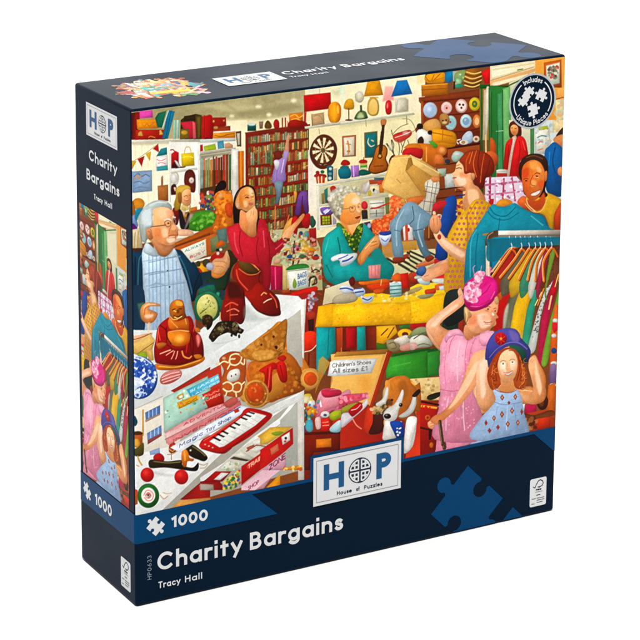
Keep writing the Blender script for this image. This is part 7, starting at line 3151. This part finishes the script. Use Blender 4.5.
def ribbon(pts, w, closed):
    """constant-width mitred outline of a stroke as quads, in face units"""
    p = np.asarray(pts, float)
    if closed: p = p[:-1]
    n = len(p); L = []; R = []
    for i in range(n):
        a = p[i - 1] if (i > 0 or closed) else None
        c = p[(i + 1) % n] if (i < n - 1 or closed) else None
        d1 = (p[i] - a) if a is not None else (c - p[i]); d2 = (c - p[i]) if c is not None else d1
        d1 = d1 / (np.linalg.norm(d1) + 1e-12); d2 = d2 / (np.linalg.norm(d2) + 1e-12)
        n1 = np.array([-d1[1], d1[0]]); n2 = np.array([-d2[1], d2[0]]); m = n1 + n2
        m = m / (np.linalg.norm(m) + 1e-12); k = w / 2 / max(.45, m @ n1)
        L.append(p[i] + m * k); R.append(p[i] - m * k)
    v = L + R; f = [(i, (i + 1) % n, n + (i + 1) % n, n + i) for i in range(n if closed else n - 1)]
    return v, f
def strokes_mesh(name, F, strokes, w, m, layer, parent, cap_ext=False):
    V = []; Fc = []; d0 = layer * STEP
    for k, s in enumerate(strokes):
        s = [tuple(q) for q in s]; s = s[:1] + [q for p_, q in zip(s, s[1:]) if math.dist(p_, q) > w * .02]
        if len(s) < 2: continue
        closed = len(s) > 3 and math.dist(s[0], s[-1]) < 1e-6
        if not closed and cap_ext:
            s = [tuple(q) for q in s]
            for e, n_ in ((0, 1), (-1, -2)):
                L_ = math.dist(s[e], s[n_]) or 1
                s[e] = (s[e][0] + (s[e][0] - s[n_][0]) / L_ * w / 2, s[e][1] + (s[e][1] - s[n_][1]) / L_ * w / 2)
        v, f = ribbon(s, w, closed); o = len(V); d = d0 + (k % 16) * 5e-6
        V += [F(a, b, d) for a, b in v]; Fc += [tuple(o + i for i in q) for q in f]
    return link(name, V, Fc, m, parent)
def lettering(name, F, txt, a0, a1, b, cap, w, m, layer, parent, rot=False, gap=.33):
    W = text_width(txt, gap); k = (a1 - a0 - (0 if rot else w)) / W
    st = text_strokes(txt, gap)
    if rot: S = [[(a0 - y * cap, b + x * (a1 - b) / W) for x, y in s] for s in st]      # reads upwards; a1 = top end
    else: S = [[(a0 + w / 2 + x * k, b + w / 2 + y * (cap - w)) for x, y in s] for s in st]
    return strokes_mesh(name, F, S, w, m, layer, parent, True)

def clip(poly, a0, a1, b0, b1):
    for ax, lim, sg in ((0, a0, 1), (0, a1, -1), (1, b0, 1), (1, b1, -1)):
        out = []
        for i in range(len(poly)):
            p, q = poly[i - 1], poly[i]
            pi, qi = (p[ax] - lim) * sg >= 0, (q[ax] - lim) * sg >= 0
            if pi != qi:
                t = (lim - p[ax]) / (q[ax] - p[ax]); out.append((p[0] + (q[0] - p[0]) * t, p[1] + (q[1] - p[1]) * t))
            if qi: out.append(q)
        poly = out
    return poly
def jigsaw(cx, cy, s, rot, tabs=(1, -1, 1, -1), k=.2, sq=1.0):
    """outline of a jigsaw piece: square of half side s; tabs on right, top, left, bottom (+1 knob, -1 socket)"""
    pts = []
    for side in range(4):
        t = tabs[side]; a = math.radians(90 * side)
        loc = [(s, -s)]
        if t:
            loc += [(s, -s * .22)]
            c = s + t * s * .30; r = s * .27
            a0 = 140 if t > 0 else 40
            for i in range(11):
                th = math.radians(-a0 + 2 * a0 * i / 10) if t > 0 else math.radians(180 + 140 - 280 * i / 10)
                loc.append((c + r * math.cos(th), r * math.sin(th)))
            loc += [(s, s * .22)]
        for x, y in loc: pts.append((x * math.cos(a) - y * math.sin(a), x * math.sin(a) + y * math.cos(a)))
    R = math.radians(rot)
    return [(cx + x * math.cos(R) - y * math.sin(R), cy + (x * math.sin(R) + y * math.cos(R)) * sq) for x, y in pts]

def circle(cx, cy, r, n=48): return _arc(cx, cy, r, r, 0, 360, n)
def empty(name, loc=(0, 0, 0)):
    o = bpy.data.objects.new(name, None); col.objects.link(o); o.location = loc; o.empty_display_size = .1; return o

# ---------------------------------------------------------------- the table
tb = link('tabletop', [(-60, -60, 0), (60, -60, 0), (60, 60, 0), (-60, 60, 0)], [(0, 1, 2, 3)], M['table'])
tb['kind'] = 'structure'

# ---------------------------------------------------------------- the box
box = empty('puzzle_box')
box['label'] = 'upright navy jigsaw puzzle box with a busy charity shop picture, standing on white'
box['category'] = 'puzzle box'
bm = bmesh.new(); bmesh.ops.create_cube(bm, size=1)
for v in bm.verts: v.co = Vector(((v.co.x + .5) * BW, (v.co.y + .5) * BD, (v.co.z + .5) * (BH - .0008) + .0008))
bmesh.ops.bevel(bm, geom=bm.edges[:], offset=RAD, segments=6, profile=.5, affect='EDGES')
me = bpy.data.meshes.new('carton'); bm.to_mesh(me); bm.free(); me.materials.append(M['navy'])
carton = bpy.data.objects.new('carton', me); col.objects.link(carton); carton.parent = box
me.polygons.foreach_set('use_smooth', [len(p.vertices) == 4 and p.area < .02 for p in me.polygons])

# front picture
PIC_B0 = .191
cv = Canvas(FRONT, 0, BW, .185, .9965, 860, '7a4a28')
cv.run(ART); cv.finish()
ih = int(round((.9965 - PIC_B0) * 860))
A0 = .0012
front_img = cv.img[:ih]
pic = raster_sheet('picture', on_front, cv.a0 + 0, .9965, 860, front_img, M['art'], 2, box)
pic['label'] = 'painted charity shop scene printed on the front'

# side picture: the right part of the same painting, printed again
def resample(a0, a1, b0, b1, res, fa, fb):
    w = int((a1 - a0) * res); h = int((b1 - b0) * res)
    A = a0 + (np.arange(w) + .5) / res; B = b1 - (np.arange(h) + .5) / res
    X = np.clip((fa(A) - cv.a0) * cv.res - .5, 0, cv.w - 1.01); Y = np.clip((cv.b1 - fb(B)) * cv.res - .5, 0, cv.h - 1.01)
    xi = X.astype(int); yi = Y.astype(int); fx = (X - xi)[None, :, None]; fy = (Y - yi)[:, None, None]; I = cv.img
    g = lambda r, c: I[np.ix_(r, c)]
    return (g(yi, xi) * (1 - fx) + g(yi, xi + 1) * fx) * (1 - fy) + (g(yi + 1, xi) * (1 - fx) + g(yi + 1, xi + 1) * fx) * fy
si = resample(.0175, .2305, .1935, .761, 900, lambda a: 1.346 * a + .6668, lambda b: 1.4145 * b - .0898)
sp = raster_sheet('side_picture', on_left, .0175, .761, 900, si, M['art'], 2, box)
sp['label'] = 'narrow strip of the shop picture on the left side'


def column_sheet(name, F, a0, a1, bot, top, m, layer, extra=()):
    lim = BW if F is on_front else BD
    xs = {a0, a1, *extra}
    for k in range(7):
        for x in (RAD * k / 6, lim - RAD * k / 6):
            if a0 < x < a1: xs.add(x)
    xs = sorted(xs); n = len(xs); d = layer * STEP
    v = [F(x, bot(x), d) for x in xs] + [F(x, top(x), d) for x in xs]
    return link(name, v, [(i, i + 1, n + i + 1, n + i) for i in range(n - 1)], m, box, True)
ramp = lambda a, x0, y0, x1, y1: y0 if a <= x0 else y1 if a >= x1 else y0 + (y1 - y0) * (a - x0) / (x1 - x0)
column_sheet('blue_band', on_front, 0, BW, lambda a: ramp(a, .939, .184, .9915, .136), lambda a: .1912, M['blue'], 3, (.939, .9915))
column_sheet('blue_panel', on_front, 0, .316, lambda a: .131, lambda a: ramp(a, .258, .1838, .316, .1312), M['blue'], 3, (.258,))
column_sheet('blue_band', on_left, 0, BD, lambda a: .131, lambda a: .1925, M['blue'], 3)

# jigsaw icons and the piece count
def icon(F, cx, cy, s, m, layer, rot=45, name='jigsaw_icon', tabs=(1, 1, -1, -1), sq=1.0, lim=None):
    p = jigsaw(cx, cy, s, rot, tabs, sq=sq)
    if lim: p = clip(p, *lim)
    return sheet(name, F, p, m, layer, box)
# knob up-left and down-right, sockets up-right and down-left
icon(on_front, .0437, .1606, .0144, M['white'], 4, 45, tabs=(-1, 1, -1, 1))
icon(on_left, .0365, .1612, .0134, M['white'], 4, 45, tabs=(-1, 1, -1, 1))
lettering('piece_count', on_front, '1000', .0785, .1585, .1503, .0235, .0054, M['white'], 4, box)
lettering('piece_count', on_left, '1000', .0735, .1515, .1478, .0235, .0052, M['white'], 4, box)

# the big blue jigsaw pieces low on the right
icon(on_front, .7726, .0549, .0635, M['piece'], 1, 45, 'jigsaw_emblem', (-1, 1, -1, 1), lim=(.05, .99, .004, .2))
icon(on_front, .8890, -.061, .064, M['piece'], 1, 45, 'jigsaw_emblem', (0, 0, 0, 0), lim=(.85, .99, .004, .2))
icon(on_top, .845, .125, .095, M['piece'], 1, 40, 'jigsaw_emblem', (-1, 1, -1, 1), lim=(.05, .99, .006, .249))

# titles
W_ = M['white']
def words(F, ws, b, cap, w, layer=2, parent=box, name='title_lettering', m=W_):
    for t, a0, a1 in ws: lettering(name, F, t, a0, a1, b, cap, w, m, layer, parent)
words(on_front, [('Charity', .0470, .2365), ('Bargains', .2535, .4690)], .0662, .0368, .0068)
words(on_front, [('Tracy', .0488, .0975), ('Hall', .1075, .1455)], .0290, .0138, .0024)
words(on_left, [('Charity', .0660, .1925)], .8590, .0218, .0042)
words(on_left, [('Bargains', .0535, .2015)], .8175, .0222, .0042)
words(on_left, [('Tracy', .0860, .1265), ('Hall', .1355, .1680)], .7850, .0110, .0022)
words(on_top, [('Charity', .397, .520), ('Bargains', .536, .6785)], .1135, .026, .0046)
words(on_top, [('Tracy', .396, .436), ('Hall', .444, .4815)], .0870, .0115, .0021)
lettering('product_code', on_front, 'HP0633', .0335, .1015, .0525, .0078, .0012, M['code'], 2, box, rot=True)

# brand label: white panel, hairline frame, H, globe, P and the line below
def brand(F, a0, a1, b0, b1, layer, border=None):
    w = a1 - a0; h = b1 - b0
    p = sheet('brand_label', F, [(a0, b0), (a1, b0), (a1, b1), (a0, b1)], M['white'], layer + 1, box)
    p['label'] = 'white brand label with blue letters and a globe'
    if border:
        sheet('label_border', F, border, M['blue'], layer, box)
    X = lambda t: a0 + w * t
    Y = lambda t: b0 + h * t
    def ssheet(name, pts, m, l): return sheet(name, F, pts, m, l, p)
    strokes_mesh('frame_line', F, [[(X(.035), Y(.07)), (X(.965), Y(.07)), (X(.965), Y(.93)), (X(.035), Y(.93)), (X(.035), Y(.07))]], h * .012, M['grey'], layer + 2, p)
    lw = w * .062
    H = [(X(.12), .80), (X(.12), .30)]
    k = lw / 2
    def bar(x0, y0, x1, y1): return [(x0, y0), (x1, y0), (x1, y1), (x0, y1)]
    hx0, hx1 = X(.115), X(.345)
    ssheet('letter', [(hx0, Y(.29)), (hx0 + lw, Y(.29)), (hx0 + lw, Y(.49)), (hx1 - lw, Y(.49)), (hx1 - lw, Y(.29)), (hx1, Y(.29)), (hx1, Y(.82)),
                      (hx1 - lw, Y(.82)), (hx1 - lw, Y(.61)), (hx0 + lw, Y(.61)), (hx0 + lw, Y(.82)), (hx0, Y(.82))], M['letter'], layer + 2)
    # P: stem and bowl
    px = X(.715); r = h * .155; cy = Y(.82) - r
    lp = strokes_mesh('letter', F, [[(px + k, Y(.29)), (px + k, Y(.82))],
         [(px + k, Y(.82) - k)] + [(px + w * .085 + (r * 1.08 - k) * math.cos(math.radians(90 - 12 * i)), cy + (r - k) * math.sin(math.radians(90 - 12 * i))) for i in range(16)] + [(px + k, cy - r + k)]], lw, M['letter'], layer + 2, p)
    # globe: dark ring with knotwork of white bands
    gx, gy, gr = X(.525), Y(.555), h * .262
    g = sheet('globe', F, circle(gx, gy, gr)[:-1], M['ink'], layer + 2, p)
    S = []
    q = gr * .86
    for sx in (-1, 1):
        for sy in (-1, 1):
            c = (gx + sx * gr * .07, gy + sy * gr * .07)
            lim = lambda t: math.sqrt(max(0, (gr * .93) ** 2 - t * t))
            # quarter outline: vertical, arc, horizontal
            t0 = math.degrees(math.asin(.10))
            arc = [(gx + sx * gr * .86 * math.cos(math.radians(a)), gy + sy * gr * .86 * math.sin(math.radians(a))) for a in np.linspace(t0 + 4, 86 - t0, 12)]
            S.append([(gx + sx * gr * .13, gy + sy * gr * .13), (gx + sx * gr * .80, gy + sy * gr * .13)] + arc[1:-1] + [(gx + sx * gr * .13, gy + sy * gr * .80), (gx + sx * gr * .13, gy + sy * gr * .13)])
            S.append([(gx + sx * gr * .46, gy + sy * gr * .13), (gx + sx * gr * .46, gy + sy * gr * .66)])
            S.append([(gx + sx * gr * .13, gy + sy * gr * .46), (gx + sx * gr * .66, gy + sy * gr * .46)])
    strokes_mesh('globe_lines', F, S, gr * .125, M['white'], layer + 3, p)
    lettering('tagline', F, 'House', X(.265), X(.435), Y(.135), h * .085, h * .017, M['ink'], layer + 2, p)
    lettering('tagline', F, 'of', X(.485), X(.525), Y(.135), h * .085, h * .017, M['ink'], layer + 2, p)
    lettering('tagline', F, 'Puzzles', X(.575), X(.785), Y(.135), h * .085, h * .017, M['ink'], layer + 2, p)
brand(on_front, .3985, .6065, .1292, .2330, 5, [(.3915, .1838), (.3985, .1838), (.3985, .2330), (.6065, .2330), (.6065, .1838), (.6125, .1838), (.6125, .2395), (.3915, .2395)])
brand(on_left, .0560, .1950, .9080, .9740, 2)
brand(on_top, .2515, .3820, .0800, .1525, 2)

# certification labels
def cert(F, a0, a1, b0, b1):
    w = a1 - a0; h = b1 - b0; X = lambda t: a0 + w * t; Y = lambda t: b0 + h * t
    r = w * .1; rc = []
    for cx, cy, a in ((a1 - r, b0 + r, -90), (a1 - r, b1 - r, 0), (a0 + r, b1 - r, 90), (a0 + r, b0 + r, 180)): rc += _arc(cx, cy, r, r, a, a + 90, 5)
    p = sheet('certification_label', F, rc, M['white'], 2, box)
    tree = [(X(.18), Y(.72)), (X(.30), Y(.67)), (X(.38), Y(.78)), (X(.50), Y(.90)), (X(.62), Y(.925)), (X(.76), Y(.87)), (X(.80), Y(.79)), (X(.74), Y(.71)), (X(.62), Y(.68)), (X(.46), Y(.68))]
    strokes_mesh('tree_mark', F, [tree, [(X(.56), Y(.68)), (X(.56), Y(.63))]], w * .045, M['ink'], 3, p)
    lw = w * .022
    lettering('label_text', F, 'FSC', X(.36), X(.70), Y(.56), h * .055, w * .04, M['ink'], 3, p)
    lettering('label_text', F, 'www.fsc.org', X(.30), X(.76), Y(.50), h * .022, lw, M['grey'], 3, p)
    lettering('label_text', F, 'MIX', X(.40), X(.64), Y(.38), h * .032, w * .034, M['ink'], 3, p)
    lettering('label_text', F, 'Paper', X(.12), X(.36), Y(.27), h * .028, lw, M['ink'], 3, p)
    lettering('label_text', F, 'Supporting', X(.42), X(.88), Y(.27), h * .024, lw, M['ink'], 3, p)
    lettering('label_text', F, 'responsible', X(.42), X(.88), Y(.20), h * .024, lw, M['ink'], 3, p)
    lettering('label_text', F, 'FSC', X(.12), X(.30), Y(.09), h * .026, lw, M['ink'], 3, p)
    lettering('label_text', F, 'forestry', X(.42), X(.78), Y(.12), h * .024, lw, M['ink'], 3, p)
cert(on_front, .9320, .9745, .0195, .0825)
cert(on_left, .1895, .2325, .0208, .0825)

# round badge
bx, by, br = .9142, .9112, .0582
bd = sheet('round_badge', on_front, circle(bx, by, br, 72)[:-1], M['silver'], 3, box)
bd['label'] = 'round navy badge with silver rim and three jigsaw pieces'
sheet('badge_disc', on_front, circle(bx, by, br * .935, 72)[:-1], M['navy'], 4, bd)
arc_l = [(bx + br * .80 * math.cos(math.radians(a)), by + br * .80 * math.sin(math.radians(a))) for a in np.linspace(128, 214, 26)]
arc_r = [(bx + br * .80 * math.cos(math.radians(a)), by + br * .80 * math.sin(math.radians(a))) for a in np.linspace(-34, 52, 26)]
for arc_ in (arc_l, arc_r): strokes_mesh('badge_ring', on_front, [arc_], br * .045, M['white'], 5, bd)
def arc_text(txt, mid, r, cap, span, inward, w):
    W = text_width(txt, .27); S = []
    for st in text_strokes(txt, .27):
        q = []
        for x, y in st:
            t = x / W - .5
            if inward: a = mid + span * t; rr = r + (cap * (1 - y) - cap)          # lower text, reads left to right
            else: a = mid - span * t; rr = r + y * cap
            q.append((bx + rr * math.cos(math.radians(a)), by + rr * math.sin(math.radians(a))))
        S.append(q)
    return strokes_mesh('badge_text', on_front, S, w, M['white'], 5, bd, True)
arc_text('Includes', 90, br * .705, br * .165, 60, False, br * .030)
arc_text('Unique Pieces', 269, br * .865, br * .165, 102, True, br * .030)
for cx, cy, s, rot, tb_ in ((-.40, .06, .15, 40, (0, -1, 1, 1)), (-.17, .30, .15, 40, (1, 1, 1, -1)), (.36, .14, .165, 62, (1, 1, -1, 1)), (.01, -.35, .175, 12, (1, 1, -1, 1))):
    p = jigsaw(bx + br * cx, by + br * (cy + .02), br * s * 1.14, rot, tb_)
    sheet('jigsaw_icon', on_front, p, M['white'], 5 + (cx == -.17) * .3, bd)
strokes_mesh('jigsaw_icon', on_front, [[(bx - br * .38, by + br * .10), (bx - br * .18, by + br * .28)]], br * .16, M['white'], 5.6, bd)

# collage of jigsaw pieces on the top
def inside(P, A, B):
    ins = np.zeros(A.shape, bool)
    for i in range(len(P)):
        (ax, ay), (cx_, cy_) = P[i], P[i - 1]
        if ay != cy_: ins ^= ((ay > B) != (cy_ > B)) & (A < (cx_ - ax) * (B - ay) / (cy_ - ay) + ax)
    return ins
ti = resample(.02, .238, .028, .238, 900, lambda a: .08 + 3.6 * a, lambda b: .22 + 3.1 * b)
h_, w_ = ti.shape[:2]
AA, BB = np.meshgrid(.02 + (np.arange(w_) + .5) / 900, .238 - (np.arange(h_) + .5) / 900)
mk = np.zeros(AA.shape, bool)
for cx, cy, s, rot, tb_ in ((.125, .130, .052, 8, (1, 1, 1, 1)), (.165, .085, .030, 40, (1, 1, 1, 1)), (.082, .095, .026, 15, (1, 0, 1, 1)),
                            (.085, .168, .028, 50, (1, 1, 1, 0)), (.170, .170, .027, 25, (1, 1, 0, 1)), (.128, .190, .018, 10, (0, 1, 0, 0)), (.203, .122, .014, 30, (1, 1, 0, 0)), (.045, .128, .013, 20, (0, 1, 1, 0))):
    mk |= inside(jigsaw(cx, cy, s, rot, tb_), AA, BB)
ti = ti * .8 + .2 * np.array([.93, .85, .72])  # cream mixed into the print colours as the pale reflection on the top
tp = raster_sheet('jigsaw_collage', on_top, .02, .238, 900, ti, M['art'], 1, box, mk)
tp['label'] = 'collage of picture pieces on the top, reflection haze mixed into its colours'

# ---------------------------------------------------------------- camera
cd = bpy.data.cameras.new('camera'); cam = bpy.data.objects.new('camera', cd); col.objects.link(cam)
cam.location = CAM; cam.rotation_euler = ROT
cd.sensor_width = 36; cd.sensor_fit = 'HORIZONTAL'; cd.lens = F640 * 36 / 640
cd.shift_x = (320 - CX) / 640; cd.shift_y = (CY - 320) / 640
cd.clip_start = .1; cd.clip_end = 500
sc.camera = cam

# ---------------------------------------------------------------- light: bright even studio
w = bpy.data.worlds.new('World'); sc.world = w; w.use_nodes = True
nt = w.node_tree
bg = nt.nodes['Background']; bg.inputs['Color'].default_value = (1, 1, 1, 1)
# the studio: a bright white sweep behind the box, dimmer in front of it
tc = nt.nodes.new('ShaderNodeTexCoord'); dt = nt.nodes.new('ShaderNodeVectorMath'); dt.operation = 'DOT_PRODUCT'
dt.inputs[1].default_value = (-math.sin(ROT[2]), math.cos(ROT[2]), 0)
nt.links.new(tc.outputs['Generated'], dt.inputs[0])
mr = nt.nodes.new('ShaderNodeMapRange'); mr.interpolation_type = 'SMOOTHSTEP'
mr.inputs['From Min'].default_value = .2; mr.inputs['From Max'].default_value = .8
mr.inputs['To Min'].default_value = WORLD; mr.inputs['To Max'].default_value = BACK
nt.links.new(dt.outputs['Value'], mr.inputs['Value']); nt.links.new(mr.outputs[0], bg.inputs['Strength'])
sd = bpy.data.lights.new('key_light', 'SUN'); sd.energy = SUN; sd.angle = math.radians(6); sd.color = (1, .99, .975)
so = bpy.data.objects.new('key_light', sd); col.objects.link(so)
el = math.radians(SUN_EL); az = ROT[2] + .0
# light travels away from the camera and down, so the shadow hides behind the box
dirv = Vector((-math.sin(az) * math.cos(el), math.cos(az) * math.cos(el), -math.sin(el)))
so.rotation_euler = dirv.to_track_quat('-Z', 'Y').to_euler()
so.location = (-2, -3, 6)

sc.view_settings.view_transform = 'Standard'; sc.view_settings.look = 'None'
sc.view_settings.exposure = 0; sc.view_settings.gamma = 1
sc.render.engine = 'CYCLES'
sc.cycles.max_bounces = 6
